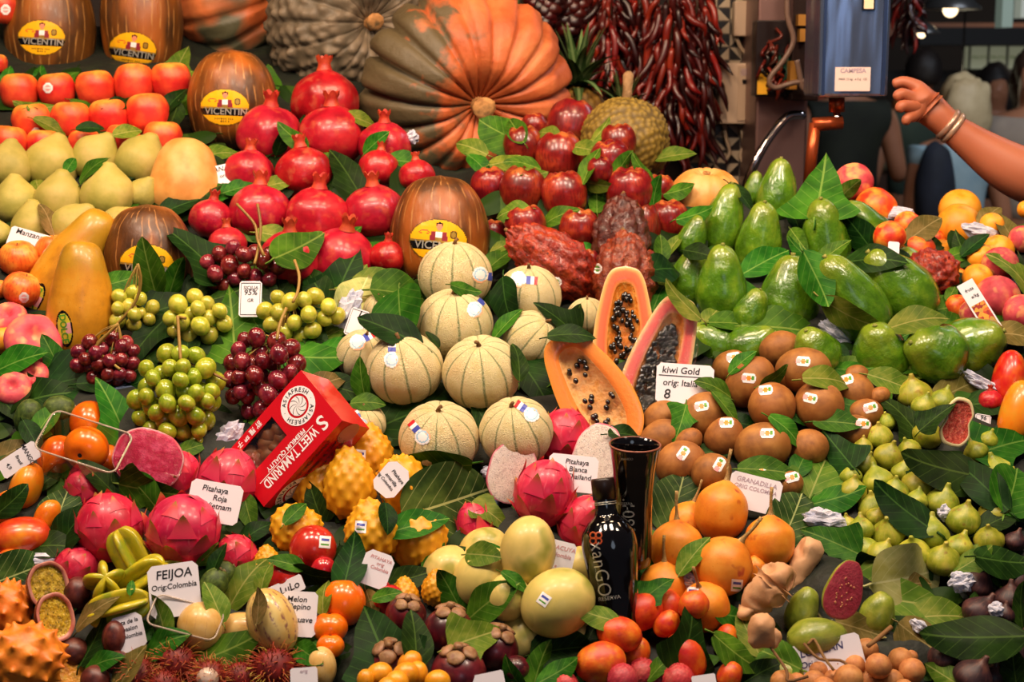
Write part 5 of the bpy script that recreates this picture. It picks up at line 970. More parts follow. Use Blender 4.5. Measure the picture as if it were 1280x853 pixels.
# ------------------------------------------------------------------ cards
cardm = pmat('card', '#eae4ec', .42); frame_m = M['ink']
def card(x, y, w_, h, roll, lines, label, li=3.5, tilt=-12, ink='ink', cat='price card', border=False, trot=0, group='handwritten cards', ch=.1, yaw=0, name='price_card', extra=None):
    Dl = min(D0(y)-li/100, min(front(x+a, y+b_)[0] for a in (-w_*.2, 0, w_*.2) for b_ in (-h*.3, 0))+.03) if li >= 0 else D0(y)-li/100
    s = Dl/F; W, H = w_/2, h/2; c = ch*min(w_, h)
    out = [(-W+c, -H), (W-c, -H), (W, -H+c), (W, H-c), (W-c, H), (-W+c, H), (-W, H-c), (-W, -H+c)]; b = MB(); t = .0008/s
    v = [(p, -t, q_) for p, q_ in out]+[(p, t, q_) for p, q_ in out]; f = [list(range(8)), list(range(8, 16))[::-1]]+[[i, (i+1) % 8+0, (i+1) % 8+8, i+8][::-1] for i in range(8)]
    o = link(name, b.add(v, f).mesh(name, cardm, smooth=False)); o.matrix_world = TRS(P(x, y, Dl), orient(roll, tilt, yaw), (s, s, s)); tag(o, label, cat, group)
    yy = H*.62
    for ln in lines:
        tx, sz = ln[0], ln[1]; ox = ln[2] if len(ln) > 2 else 0; oy = ln[3] if len(ln) > 3 else None; ik = ln[4] if len(ln) > 4 else ink
        vv, ff = text_vf(tx, sz, .12, 1, bold=.012*sz); a = math.radians(trot); zz = yy if oy is None else oy
        vv = [(p*math.cos(a)-q_*math.sin(a), p*math.sin(a)+q_*math.cos(a)) for p, q_ in vv]
        link('handwriting', MB().add([(p+ox, -t*1.6, q_+zz) for p, q_ in vv], ff).mesh('handwriting', M[ik], smooth=False), o); yy -= sz*1.02
    if border:
        bb = MB()
        for x0, x1, z0, z1 in ((-W*.85, W*.85, H*.86, H*.9), (-W*.85, W*.85, -H*.9, -H*.86), (-W*.87, -W*.83, -H*.9, H*.9), (W*.83, W*.87, -H*.9, H*.9)): bb.add([(x0, -t*1.5, z0), (x1, -t*1.5, z0), (x1, -t*1.5, z1), (x0, -t*1.5, z1)], [[0, 1, 2, 3]])
        link('printed_border', bb.mesh('printed_border', M['ink'], smooth=False), o)
    return o, (W, H, t)
card(280, 220, 36, 30, -12, [('GRANADAS', 9), ('orig', 7)], 'small white card reading GRANA beside the pomegranates', 1.5)
card(36, 302, 52, 28, 16, [('Manzanas', 10), ('', 6)], 'white card reading Manzanas above the striped apples', 1)
card(313, 374, 28, 46, 0, [('SICILIA', 6), ('95%', 10), ('GR', 6)], 'bordered white card reading 95 between the grapes', 4.5, border=True)
card(446, 404, 24, 36, 18, [('1', 14)], 'small bordered card half hidden by the left netted melons', 2, border=True)
o, (W, H, t) = card(856, 481, 72, 52, 4, [('kiwi Gold', 12, -6, 17), ('orig: Italia', 11, -6, 1), ('8', 17, -22, -14)], 'white card reading kiwi Gold behind the kiwis', 4.5)
link('ruled_line', MB().add([(-33, -t*1.6, 9.5), (30, -t*1.6, 9.5), (30, -t*1.6, 10.6), (-33, -t*1.6, 10.6)], [[0, 1, 2, 3]]).mesh('ruled_line', M['ink'], smooth=False), o)
card(943, 617, 66, 44, 14, [('GRANADILLA', 8.5), ('ORIG COLOMBIA', 7)], 'white card with faded writing among the granadillas', 4, ink='ink2')
card(716, 592, 62, 46, 6, [('Pitahaya', 9, 4), ('Blanca', 9, 6), ('Thailand', 9, 8)], 'white card reading Thailand behind the pink dragon fruit', 2.5)
card(268, 628, 66, 50, 10, [('Pitahaya', 10, -2), ('Roja', 10, 6), ('Vietnam', 10, 6)], 'white card reading Pitahaya Roja on the red dragon fruit', 6)
card(489, 600, 34, 44, 40, [('Pitahaya', 6.5, 4, 8), ('amarilla', 6.5, 0, 0), ('orig Colombia', 5.5, -6, -6)], 'tilted white card pinned on the yellow dragon fruit', 8, ch=.22, trot=-12)
card(470, 712, 38, 44, 20, [('PITAHAYA', 6, 2), ('orig', 6, 3), ('Colombia', 6, 4)], 'white card with faded red writing below the yellow dragon fruit', 4.5, ink='inkred', ch=.18)
card(358, 736, 46, 20, -24, [('LuLo', 13, 4, -1)], 'narrow white card reading Lulo under a tamarillo', 3)
card(374, 768, 44, 56, 3, [('Melon', 10, -4, 18), ('Pepino', 10, 0, 9), ('suave', 10, 6, -7)], 'white card reading pepino behind the striped pepino', 4)
card(218, 738, 64, 66, -8, [('FEIJOA', 15.5, 1, 20), ('Orig:Colombia', 9.5, 0, 5)], 'white card reading FEIJOA behind the feijoas', 6.5)
card(160, 792, 42, 46, -16, [('Fruta de la', 7.5, 0, 14), ('pasion', 7.5, 4, 5), ('Colombia', 7.5, 3, -4)], 'white card beside the purple passion fruit', 3, ch=.15)
card(697, 696, 42, 40, 14, [('MARACUYA', 7.5, 0, 11), ('Colombia', 7.5, 2, 2), ('e', 6, 0, -12, 'inkred')], 'white card behind the yellow passion fruit', 2, ink='inkred')
card(1033, 822, 92, 44, -13, [('LONGAN', 13, -4, 10, 'inkblue'), ('Orig', 11, -24, -4, 'inkblue')], 'white card with blue writing behind the longans', 1.5, border=False)
card(24, 575, 54, 24, -33, [('MANGO', 8, 13, 0), ('Brasil', 6, 0, 0), ('4,9', 7, -15, 0)], 'slanted white card above the mangoes at the left edge', 5, trot=-90)
card(880, 852, 30, 16, -8, [], 'blank white card corner beside the lychees', 3); card(608, 853, 46, 22, -12, [], 'blank white card below the mangosteens', 6); card(380, 847, 34, 24, -4, [('orig', 6)], 'faded white card beside the rambutans', 4, ink='ink2')
card(1137, 707, 28, 18, 0, [], 'small blank white card below the green figs', 0); card(1228, 530, 20, 24, 10, [('96', 8)], 'small white card reading 96 behind the open fig', -1, border=True); card(1117, 312, 14, 20, 5, [], 'small white tag between the avocados and nectarines', 1)
o, (W, H, t) = card(1224, 383, 22, 70, -29, [('fruta', 6, 0, 24), ('e/kg', 6, 2, 14)], 'tall printed card with a fruit picture beside the peaches', 5, ch=.02, cat='price card')
q = N('fruit_picture'); tc = q.n('ShaderNodeTexCoord'); vo = q.n('ShaderNodeTexVoronoi', i_Scale=.22); q.l(tc.outputs['Object'], vo.inputs['Vector'])
q.l(q.ramp(vo.outputs['Color'], [(.2, '#8c1a14'), (.45, '#d03a20'), (.65, '#e8a030'), (.85, '#a88a3c')]), q.b.inputs['Base Color'])
link('picture', MB().add([(-9, -t*1.5, -33), (9, -t*1.5, -33), (9, -t*1.5, 4), (-9, -t*1.5, 4)], [[0, 1, 2, 3]]).mesh('picture', q.m, smooth=False), o)
# ------------------------------------------------------------------ tamarind box
D_ = D0(556)-.075; s = D_/F
u_ = (RIGHT*-99.7-UP*108.3+BACK*-24); v_ = (RIGHT*54-UP*63+BACK*40.7); Lu = u_.length*s; Lv = v_.length*s; eu = u_.normalized(); ev = (v_-eu*v_.dot(eu)).normalized(); en = eu.cross(ev).normalized()
if en.dot(BACK) < 0: en = -en
dep = 66*s; O_ = P(376, 463, D_-.0); B2 = Matrix((eu, ev, en)).transposed()
redm = pmat('red_carton', '#cc1220', .22, coat=.5); inn = pmat('carton_inside', '#3c2418', .8)
b = MB(); ws, we, wt0, wt1 = .455*Lu, .94*Lu, .15*Lv, .52*Lv; th = .002
def quad(pts, mi=0): o_ = len(b.v); b.v.extend(pts); b.b.extend([0]*4); b.f.append([o_, o_+1, o_+2, o_+3]); b.mi.append(mi)
for (x0, x1, y0, y1) in ((0, ws, 0, Lv), (we, Lu, 0, Lv), (ws, we, 0, wt0), (ws, we, wt1, Lv)):
    quad([(x0, y0, 0), (x1, y0, 0), (x1, y1, 0), (x0, y1, 0)]); quad([(x0, y0, -th), (x0, y1, -th), (x1, y1, -th), (x1, y0, -th)], 1)
for (a, c_) in (((ws, wt0), (we, wt0)), ((we, wt0), (we, wt1)), ((we, wt1), (ws, wt1)), ((ws, wt1), (ws, wt0))): quad([(a[0], a[1], 0), (c_[0], c_[1], 0), (c_[0], c_[1], -th), (a[0], a[1], -th)])
quad([(0, 0, 0), (0, Lv, 0), (0, Lv, -dep), (0, 0, -dep)]); quad([(Lu, 0, 0), (Lu, 0, -dep), (Lu, Lv, -dep), (Lu, Lv, 0)]); quad([(0, 0, 0), (0, 0, -dep), (Lu, 0, -dep), (Lu, 0, 0)])
quad([(0, Lv, 0), (Lu, Lv, 0), (Lu, Lv, -dep), (0, Lv, -dep)]); quad([(0, 0, -dep), (0, Lv, -dep), (Lu, Lv, -dep), (Lu, 0, -dep)])
box = link('tamarind_box', b.mesh('tamarind_box', [redm, inn], smooth=False)); box.matrix_world = TRS(O_, B2, (1, 1, 1)); tag(box, 'glossy red cardboard box of sweet tamarind with a clear window', 'box')
flip = B2.determinant() < 0
def on_box(name, s0, t0, size, txt=None, mat=None, sx=1, mesh=None, side=False, rot=0, e=.0006, **k):
    """text that reads along u with its top towards v"""
    o = link(name, None, box) if False else None
    if txt is not None: vv, ff = text_vf(txt, size, **k)
    else: vv, ff = mesh
    a = math.radians(rot); P_ = []
    for x_, y_ in vv:
        x_ *= sx; X, Y = x_*math.cos(a)-y_*math.sin(a), x_*math.sin(a)+y_*math.cos(a)
        P_.append((s0*Lu+X, t0*Lv+Y, e) if not side else (s0*Lu+X, Lv+e, -t0*dep-(-Y)))
    return link(name, MB().add(P_, ff).mesh(name, mat, smooth=False), box)
def ring2(r0, r1, n_=36):
    v = []; f = []
    for i in range(n_): a = 2*math.pi*i/n_; v += [(r0*math.cos(a), r0*math.sin(a)), (r1*math.cos(a), r1*math.sin(a))]
    for i in range(n_): j = (i+1) % n_; f.append([2*i, 2*i+1, 2*j+1, 2*j])
    return v, f
on_box('lettering', .145, .79, Lv*.30, 'S', M['white'], bold=.0006)
on_box('lettering', .55, .80, Lv*.19, 'WEET TAMARIND', M['white'], sx=.70, bold=.0004)
on_box('lettering', .54, .665, Lv*.09, 'PREMIUM QUALITY', M['white'], bold=.0002)
on_box('underline', 0, 0, 0, None, M['white'], mesh=([(.22*Lu, .715*Lv), (.9*Lu, .715*Lv), (.9*Lu, .725*Lv), (.22*Lu, .725*Lv)], [[0, 1, 2, 3]]))
on_box('lettering', .71, .07, Lv*.10, '甜 羅 望 子', M['white'], bold=.0002)
def badge(s0, t0, r, side=False):
    on_box('badge', s0, t0, 0, None, M['white'], mesh=ring2(.62*r, r), side=side); on_box('badge_centre', s0, t0, 0, None, M['white'], mesh=ring2(0.0, .5*r), side=side, e=.0007)
    for i in range(8):
        a0 = 2*math.pi*i/8; pts = [(r*.48*t_*math.cos(a0+t_*1.1), r*.48*t_*math.sin(a0+t_*1.1)) for t_ in np.linspace(0, 1, 7)]
        v = []; f = []
        for k, (x_, y_) in enumerate(pts): v += [(x_-y_*.06, y_+x_*.06), (x_+y_*.06, y_-x_*.06)]
        for k in range(6): f.append([2*k, 2*k+1, 2*k+3, 2*k+2])
        on_box('badge_line', s0, t0, 0, None, M['ink'], mesh=(v, f), side=side, e=.0009)
    vs = []; fs = []; word = '· ASIAFRESH · ASIAFRESH '
    for i, ch_ in enumerate(word):
        if ch_ == ' ': continue
        a = math.pi*.9-2*math.pi*i/len(word); vv, ff = text_vf(ch_, r*.30, bold=.00015); o_ = len(vs); ra = a-math.pi/2
        for x_, y_ in vv: y_ += r*.80; vs.append((x_*math.cos(ra)-y_*math.sin(ra), x_*math.sin(ra)+y_*math.cos(ra)))
        fs += [[o_+g for g in q_] for q_ in ff]
    on_box('badge_lettering', s0, t0, 0, None, M['ink'], mesh=(vs, fs), side=side, e=.0009)
badge(.215, .345, Lv*.275); badge(.80, .5, dep*.42, True)
for k, (tx, s0, t0) in enumerate((('PRODUCT', .62, .18), ('OF THAILAND', .62, .38), ('TAMARIND', .36, .18), ('SWEET & DRIED', .36, .38), ('NET WT 450 G', .36, .58))): on_box('small_print', s0, t0, dep*.13, tx, M['ink'], side=True)
on_box('round_mark', .1, .5, 0, None, pmat('print_dull', '#b87468', .5), mesh=ring2(0, dep*.25), side=True)
pane = link('window_film', MB().add([(ws, wt0, -th), (we, wt0, -th), (we, wt1, -th), (ws, wt1, -th)], [[0, 1, 2, 3]]).mesh('window_film', film('box_film', '#ffffff', .1, .12), smooth=False), box); pane['label'] = 'clear plastic window'
tam = fmat('tamarind_pod', ['#7c4422', '#96582e', '#a86c40'], sc=3, rough=.5, bump=.3, bsc=8, var=.1)
for k in range(6):
    b2 = MB(); pp_ = curve_pts([(-.03, 0, 0), (-.01, .005, 0), (.01, .002, 0), (.03, -.008, 0)], 14); b2.add(*tube(pp_, [.004]+[.0165+.0022*math.sin(i*1.6) for i in range(12)]+[.004], 10))
    o = link('tamarind_pod', b2.mesh('tamarind_pod', tam)); cx = ws+(we-ws)*(.15+.35*(k % 3)); cy = wt0+(wt1-wt0)*(.25+.5*(k//3))
    o.matrix_world = TRS(O_+eu*cx+ev*cy-en*(.022+.003*(k % 2)), B2 @ Matrix.Rotation(k*1.1, 3, 'Z'), (1, 1, 1)); tag(o, 'brown tamarind pod seen through the window of the red box', 'tamarind pod', 'tamarind pods in the box')
# ------------------------------------------------------------------ bottle and vase
blk = pmat('black_glass', '#0a0708', .09, coat=.6); brn = pmat('bottle_cap', '#22130e', .35)
bp_ = [(0, -1.0), (.24, -1.0), (.26, -.95), (.30, -.5), (.36, -.05), (.385, .18), (.36, .38), (.27, .52), (.17, .6), (.145, .68), (.14, 1.0), (.155, 1.02), (.155, 1.1), (0, 1.1)]
def glass(name, pts, cx, cy, sc, roll, tilt, li, label, cat, n_=60, mat=blk):
    Dl = D0(cy)-li; r = np.array([p[0] for p in pts]); z = np.array([p[1] for p in pts]); rr = []; zz = []
    for (r0, z0), (r1, z1) in zip(pts, pts[1:]):
        for k in range(4): rr.append(r0+(r1-r0)*k/4); zz.append(z0+(z1-z0)*k/4)
    rr.append(r[-1]); zz.append(z[-1]); rr = np.array(rr); zz = np.array(zz)
    if n_ and cat == 'bottle': rr[1:-1] = np.convolve(rr, [.25, .5, .25], 'same')[1:-1]
    v, f, _ = lathe((rr, zz), n_); o = link(name, MB().add(v, f).mesh(name, mat)); s = sc/F*Dl
    o.matrix_world = TRS(P(cx, cy, Dl), orient(roll, tilt), (s, s, s)); tag(o, label, cat); return o, s
bo, bs_ = glass('juice_bottle', bp_, 764, 700, 92, -6, -4, .10, 'slender black glass bottle lettered xanGO standing among yellow passion fruit', 'bottle')
v, f, _ = lathe((np.array([0, .162, .162, .15, 0]), np.array([0, 0, .26, .29, .29])), 40); link('cap', MB().add(v, f).mesh('cap', brn), bo, T4(0, 0, .82))
for zz_ in (.775, .80): v, f, _ = lathe((np.array([0, .16, .16, 0]), np.array([0, 0, .008, .008])), 40); link('neck_ring', MB().add(v, f).mesh('neck_ring', M['silver']), bo, T4(0, 0, zz_-.02))
bpy.context.view_layer.update(); bv = bvh_of(bo)
wrap_text(bo, bv, 751, 712, 24, 81, 'xanGO', M['silver'], bold=-.006, space=1.08, sx=.92); wrap_text(bo, bv, 762, 748, 7, -8, 'RESERVA', M['silver']); wrap_text(bo, bv, 748, 722, 3, 80, '________________', M['silver'])
petal = fmat('logo_orange', ['#a84420', '#b85028'], var=0)
for k in range(4): a = math.pi/4+k*math.pi/2; wrap(bo, bv, 745+5*math.cos(a), 673+5*math.sin(a), 9, 9, 0, lambda u, v: 0 if .35 < u*u+v*v < 1 else -1, [petal], 12, 12, name='logo_petal')
vp = [(0, -1.0), (.31, -1.0), (.33, -.9), (.325, -.55), (.305, -.1), (.31, .2), (.335, .55), (.39, .9), (.405, .97), (.39, .985), (.36, .95), (.29, .5), (.26, .1), (0, .05)]
vo_, vs_ = glass('black_vase', vp, 791, 630, 60*1.32, 1, 14, .14, 'tall flared black vase standing behind the bottle', 'vase')
v, f = tube([(.397*math.cos(a_), .397*math.sin(a_), .98) for a_ in np.linspace(0, 2*math.pi, 49)], .014, 8, False); link('rim', MB().add(v, f).mesh('rim', fmat('vase_rim', ['#7c4434', '#9c5c48'], var=0)), vo_)
bpy.context.view_layer.update(); bv = bvh_of(vo_)
wrap_text(vo_, bv, 785, 653, 21, 90, '.109° 0', M['silver'], bold=-.004, sx=1); wrap_text(vo_, bv, 782, 630, 4.5, 0, 'RESERVA', M['silver']); wrap_text(vo_, bv, 784, 574, 4, 0, 'XANGO', M['silver'])
# ------------------------------------------------------------------ clear plastic trays
tf = film('tray_plastic', '#e8e4e0', .05, .08, .3)
def tray(cx, cy, w_, h, dp, roll, tilt, li, label):
    Dl = D0(cy)-li; s = Dl/F; b = MB(); pts = []
    for qx, qy, a0 in ((1, 1, 0), (-1, 1, 90), (-1, -1, 180), (1, -1, 270)):
        for k in range(6): a = math.radians(a0+k*18); pts.append((qx*(w_/2-10)+10*math.cos(a), qy*(h/2-10)+10*math.sin(a)))
    n_ = len(pts); rings = [(1.05, 0), (1.0, 0), (.99, 2), (.9, dp), (.86, dp+2)]
    for sc, d in rings:
        for p in pts: b.v.append((p[0]*sc, d, p[1]*sc)); b.b.append(0)
    for r in range(len(rings)-1):
        for i in range(n_): j = (i+1) % n_; b.f.append([r*n_+i, r*n_+j, (r+1)*n_+j, (r+1)*n_+i]); b.mi.append(0)
    b.f.append([4*n_+i for i in range(n_)]); b.mi.append(0)
    o = link('plastic_tray', b.mesh('plastic_tray', tf)); o.matrix_world = TRS(P(cx, cy, Dl), orient(roll, tilt), (s, s, s)); tag(o, label, 'tray', 'clear plastic trays')
    rr = tube([P_ for P_ in [Vector((p[0]*1.05, 0, p[1]*1.05)) for p in pts+pts[:1]]], 1.3, 6, False); link('rim', MB().add(*rr).mesh('rim', pmat('tray_rim', '#c8b4a0', .25, alpha=.5, coat=.5)), o)
tray(105, 552, 100, 62, 60, 18, -42, .10, 'clear plastic tray holding the persimmons'); tray(232, 772, 84, 44, 40, 15, -45, .05, 'clear plastic tray under the feijoas')
# ------------------------------------------------------------------ ginger (skin modifier)
def skin_obj(name, nodes, edges, mat, sub=2, root=0, parent=None):
    me = bpy.data.meshes.new(name); me.from_pydata([n_[0] for n_ in nodes], edges, []); me.materials.append(mat); o = bpy.data.objects.new(name, me); COL.objects.link(o)
    md = o.modifiers.new('skin', 'SKIN'); md.use_smooth_shade = True; sv = me.skin_vertices[0].data
    for k, n_ in enumerate(nodes): r = n_[1]; sv[k].radius = r if isinstance(r, tuple) else (r, r)
    sv[root].use_root = True; ss = o.modifiers.new('sub', 'SUBSURF'); ss.levels = sub; ss.render_levels = sub
    if parent: o.parent = parent
    return o
gmat = fmat('ginger_skin', ['#bc8458', '#cc986c', '#d8ac80'], sc=14, det=5, rough=.6, bump=.6, bsc=60, dist=.002, var=.03)
def cam_nodes(L, cy, li):
    Dl = D0(cy)-li; return [(P(x, y, Dl-dz), r*1.12/F*Dl) for x, y, r, dz in L]
def ginger(L, E, cy, li, label):
    o = skin_obj('ginger_root', cam_nodes(L, cy, li), E, gmat); tag(o, label, 'ginger', 'ginger roots')
    tx = bpy.data.textures.new('knobs', 'CLOUDS'); tx.noise_scale = .012; d = o.modifiers.new('knobs', 'DISPLACE'); d.texture = tx; d.strength = .007; d.texture_coords = 'GLOBAL'
ginger([(940, 778, 14, 0), (945, 756, 18, 0), (958, 738, 22, .01), (972, 722, 19, .01), (978, 708, 14, 0), (934, 766, 10, .01), (962, 716, 9, .01), (985, 730, 13, .02), (955, 795, 13, 0), (970, 752, 12, .03), (925, 772, 8, .02)], [(0, 1), (1, 2), (2, 3), (3, 4), (1, 5), (5, 10), (3, 6), (3, 7), (0, 8), (2, 9)], 750, .03, 'large knobbly ginger root in front of the granadillas')
ginger([(992, 745, 13, 0), (996, 724, 15, 0), (1006, 700, 16, 0), (1018, 686, 15, 0), (1026, 676, 13, 0), (1003, 682, 11, 0), (986, 758, 11, 0)], [(0, 1), (1, 2), (2, 3), (3, 4), (3, 5), (0, 6)], 712, .0, 'smooth pale ginger root left of the cut guava')
ginger([(949, 800, 12, 0), (953, 780, 16, .01), (957, 772, 10, .02), (964, 800, 10, 0), (935, 806, 8, 0), (975, 790, 9, 0)], [(0, 1), (1, 2), (0, 3), (0, 4), (3, 5)], 790, .06, 'small stubby ginger root at the front of the ginger')
# twigs of the longan bunch
for pts, lb in (([(1005, 805), (1024, 824), (1050, 826), (1062, 834)], 'thin brown twig of the longan bunch lying across its card'), ([(1010, 806), (1018, 800), (1030, 822), (1042, 838)], 'forked brown twig over the longan card'), ([(1085, 808), (1098, 798), (1114, 784)], 'thick pinkish twig above the longans'), ([(960, 805), (983, 838), (985, 852), (1010, 846)], 'curled brown twig left of the longan card')):
    o = link('twig', MB().add(*tube(curve_pts([P(a, b_, D0(b_)-.045) for a, b_ in pts], 10), .0022 if 'thick' not in lb else .0035, 6)).mesh('twig', M['stem'])); tag(o, lb, 'twig', 'longan twigs')
# pineapples behind the big pumpkin
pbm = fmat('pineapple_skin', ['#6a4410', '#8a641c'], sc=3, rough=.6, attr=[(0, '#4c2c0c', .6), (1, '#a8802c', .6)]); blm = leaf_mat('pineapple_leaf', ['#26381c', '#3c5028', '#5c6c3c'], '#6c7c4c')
def blade(L, w0, cv):
    b = MB()
    for i in range(9):
        t = i/8; w_ = w0*(1-t)**.8
        for j in (-1, 0, 1): b.v.append((j*w_, -cv*t*t+abs(j)*-.15*w_, L*t-cv*.3*t*t)); b.b.append(0)
    for i in range(8):
        for j in range(2): b.f.append([i*3+j, i*3+j+1, i*3+j+4, i*3+j+3]); b.mi.append(0)
    return b.mesh('crown_leaf', blm)
BL = [blade(1.0, .12, .1), blade(.9, .13, .45), blade(.8, .13, .8)]
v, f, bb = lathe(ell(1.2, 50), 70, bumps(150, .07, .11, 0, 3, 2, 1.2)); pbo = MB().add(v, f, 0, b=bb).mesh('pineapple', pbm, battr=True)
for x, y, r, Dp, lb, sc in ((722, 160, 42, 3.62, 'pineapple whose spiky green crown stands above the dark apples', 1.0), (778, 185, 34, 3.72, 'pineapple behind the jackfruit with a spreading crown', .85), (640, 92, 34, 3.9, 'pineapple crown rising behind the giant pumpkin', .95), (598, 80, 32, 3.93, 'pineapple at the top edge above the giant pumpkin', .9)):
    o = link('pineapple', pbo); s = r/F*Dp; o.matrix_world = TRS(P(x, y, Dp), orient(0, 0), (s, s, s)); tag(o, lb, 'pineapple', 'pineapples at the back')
    for k in range(34):
        t = k/34; me = BL[0 if t > .66 else 1 if t > .33 else 2]
        link('crown_leaf', me, o, Matrix.Translation((0, 0, 1.08+.35*t)) @ Matrix.Rotation(k*2.4, 4, 'Z') @ Matrix.Rotation(math.radians(8+55*(1-t)), 4, 'X') @ Matrix.Scale(2.1*sc*(.75+.25*(1-abs(t-.4))), 4))
# ------------------------------------------------------------------ the place behind the stall
YW = 4.12
def cuboid(name, p0, p1, mat, parent=None, bev=0): 
    v, f = boxvf(p0[0], p1[0], p0[1], p1[1], p0[2], p1[2]); o = link(name, MB().add(v, f).mesh(name, mat, smooth=False), parent)
    if bev: m_ = o.modifiers.new('bevel', 'BEVEL'); m_.width = bev; m_.segments = 2
    return o
def rect(x0, y0, x1, y1, Y): a, b_ = at(x0, y0, Y), at(x1, y1, Y); return a.x, b_.z, b_.x, a.z   # xmin zmin xmax zmax
dark = pmat('wall_dark', '#1c100c', .8, bump=.3); fl = pmat('floor_concrete', '#4a4038', .7)
tag(cuboid('wall_back', (-2.6, YW+.02, 0), (rect(938, 0, 940, 9, YW)[0], YW+.2, 3.4), dark), kind='structure')
tag(cuboid('floor', (-6, -5, -.1), (9, 16, 0), fl), kind='structure')
tag(cuboid('ceiling', (-6, 2.9, 3.9), (9, 16, 4.0), pmat('ceiling_dark', '#161414', .9)), kind='structure')
tag(cuboid('wall_far', (-6, 12, 0), (9, 12.2, 4), pmat('wall_far_dark', '#161212', .9)), kind='structure')
# tiled strip: cream and black triangles
tb = MB(); x0, z0, x1, z1 = rect(868, 330, 946, -40, YW); ts = .0325; nx_ = int((x1-x0)/ts)+1; nz_ = int((z1-z0)/ts)+2; rg = random.Random(4)
x0_, z0_, x1_, z1_ = rect(868, 330, 946, -40, YW)
zlo, zhi = min(z0_, z1_), max(z0_, z1_)
for i in range(nx_):
    for j in range(int((zhi-zlo)/ts)+1):
        a, c_ = x1_-(i+1)*ts, zlo+j*ts; y_ = YW-.004; g = .0015; P4 = [(a+g, y_, c_+g), (a+ts-g, y_, c_+g), (a+ts-g, y_, c_+ts-g), (a+g, y_, c_+ts-g)]
        k = (i % 2)+2*(j % 2); k = {0: 0, 1: 1, 2: 3, 3: 2}[k]; q_ = P4[k:]+P4[:k]
        o_ = len(tb.v); tb.v += q_; tb.b += [0]*4; tb.f += [[o_, o_+1, o_+2], [o_, o_+2, o_+3]]; tb.mi += [0, 1]
v, f = boxvf(x1_-nx_*ts, x1_, YW-.003, YW+.02, zlo, zhi+ts); tb.add(v, f, 2)
tag(link('wall_tiles', tb.mesh('wall_tiles', [pmat('tile_cream', '#a89880', .4), pmat('tile_black', '#14100e', .3), pmat('grout', '#5c5248', .8)], smooth=False)), 'wall strip of cream and black triangle tiles', kind='structure')
wh = pmat('junction_box_plastic', '#b8a088', .45)
def wallbox(x0, y0, x1, y1, d, label):
    a, zb, c_, zt = rect(x0, y0, x1, y1, YW); o = cuboid('junction_box', (a, YW-d, zb), (c_, YW-.003, zt), wh, bev=.004); tag(o, label, 'junction box', 'white boxes on the tiles'); return o, (a, zb, c_, zt)
wallbox(915, 2, 939, 46, .05, 'small cream box at the top of the tiled strip')
o, (a, zb, c_, zt) = wallbox(896, 79, 937, 154, .07, 'large cream intercom box on the tiled strip')
cuboid('panel', (a+(c_-a)*.5, YW-.074, zb+.008), (c_-.004, YW-.069, zt-.008), pmat('panel_beige', '#ac947c', .4), o); cuboid('button', (a+(c_-a)*.64, YW-.079, zb+(zt-zb)*.67), (a+(c_-a)*.74, YW-.073, zb+(zt-zb)*.73), M['black'], o)
for k in range(4): cuboid('slot', (a+(c_-a)*.58, YW-.076, zb+(zt-zb)*(.8+.03*k)), (a+(c_-a)*.88, YW-.073, zb+(zt-zb)*(.81+.03*k)), M['ink2'], o)
cab = pmat('cable', '#a08c74', .5)
for pts, lb in (([(920, 46), (926, 60), (937, 75), (939, 110), (937, 150), (933, 180), (930, 225)], 'cream cable running down from the small box'), ([(905, 154), (908, 175), (912, 190), (908, 200)], 'looped cream cable below the intercom box'), ([(925, 154), (930, 180), (925, 195), (931, 210), (927, 230)], 'bundled cream cable beside the metal column')):
    o = link('cable', MB().add(*tube(curve_pts([at(a_, b_, YW-.03) for a_, b_ in pts], 18), .005, 6)).mesh('cable', cab)); tag(o, lb, 'cable', 'cables on the tiled strip')
# metal column and control box
stl = pmat('brushed_steel', '#8a6a64', .38, .85, bump=.15, bsc=3); a, zb, c_, zt = rect(940, 330, 1016, -80, YW-.25)
zt, zb = max(zt, zb), min(zt, zb)
tag(cuboid('metal_column', (a, YW-.25, 0), (c_, YW+.2, 3.4), stl, bev=.006), 'brushed steel column right of the tiled strip', 'column')
a, zb, c_, zt = rect(946, 25, 1000, 121, YW-.33); cbx = cuboid('control_box', (a, YW-.33, zb), (c_+.03, YW-.26, zt), pmat('control_box_dark', '#180a08', .3), bev=.003); tag(cbx, 'open dark control box with coloured wiring on the steel column', 'control box')
rg = random.Random(5)
for k in range(34):
    col = rg.choice(['#5a140c', '#7a2414', '#14382c', '#3c2018', '#1c1816', '#5a1c10']); x_, y_ = rg.uniform(952, 995), rg.uniform(32, 100)
    link('wire', MB().add(*tube(curve_pts([at(x_, y_, YW-.34), at(x_+rg.uniform(-8, 8), y_+10, YW-.36), at(x_+rg.uniform(-12, 12), y_+rg.uniform(12, 26), YW-.34)], 8), .004, 5)).mesh('wire', pmat('wire', col, .4)), cbx)
a, zb, c_, zt = rect(947, 92, 959, 118, YW-.335); cuboid('yellow_label', (a, YW-.336, zb), (c_, YW-.331, zt), pmat('yellow_tag', '#e0a418', .5), cbx)['label'] = 'yellow warning label'
for (X0, Y0, X1, Y1) in ((998, 18, 1018, 32), (1000, 36, 1009, 52), (988, 76, 996, 112)): a, zb, c_, zt = rect(X0, Y0, X1, Y1, YW-.40); cuboid('terminal', (a, YW-.40, zb), (c_, YW-.33, zt), pmat('terminal_brass', '#a8742c', .4, .3), cbx)
a, zb, c_, zt = rect(992, -30, 1022, 126, YW-.36); mech = cuboid('scale_mechanism', (a, YW-.37, zb), (c_, YW-.27, zt), pmat('mechanism_dark', '#24120c', .35, .4), bev=.003); tag(mech, 'dark mechanism housing between the control box and the scale', 'housing')
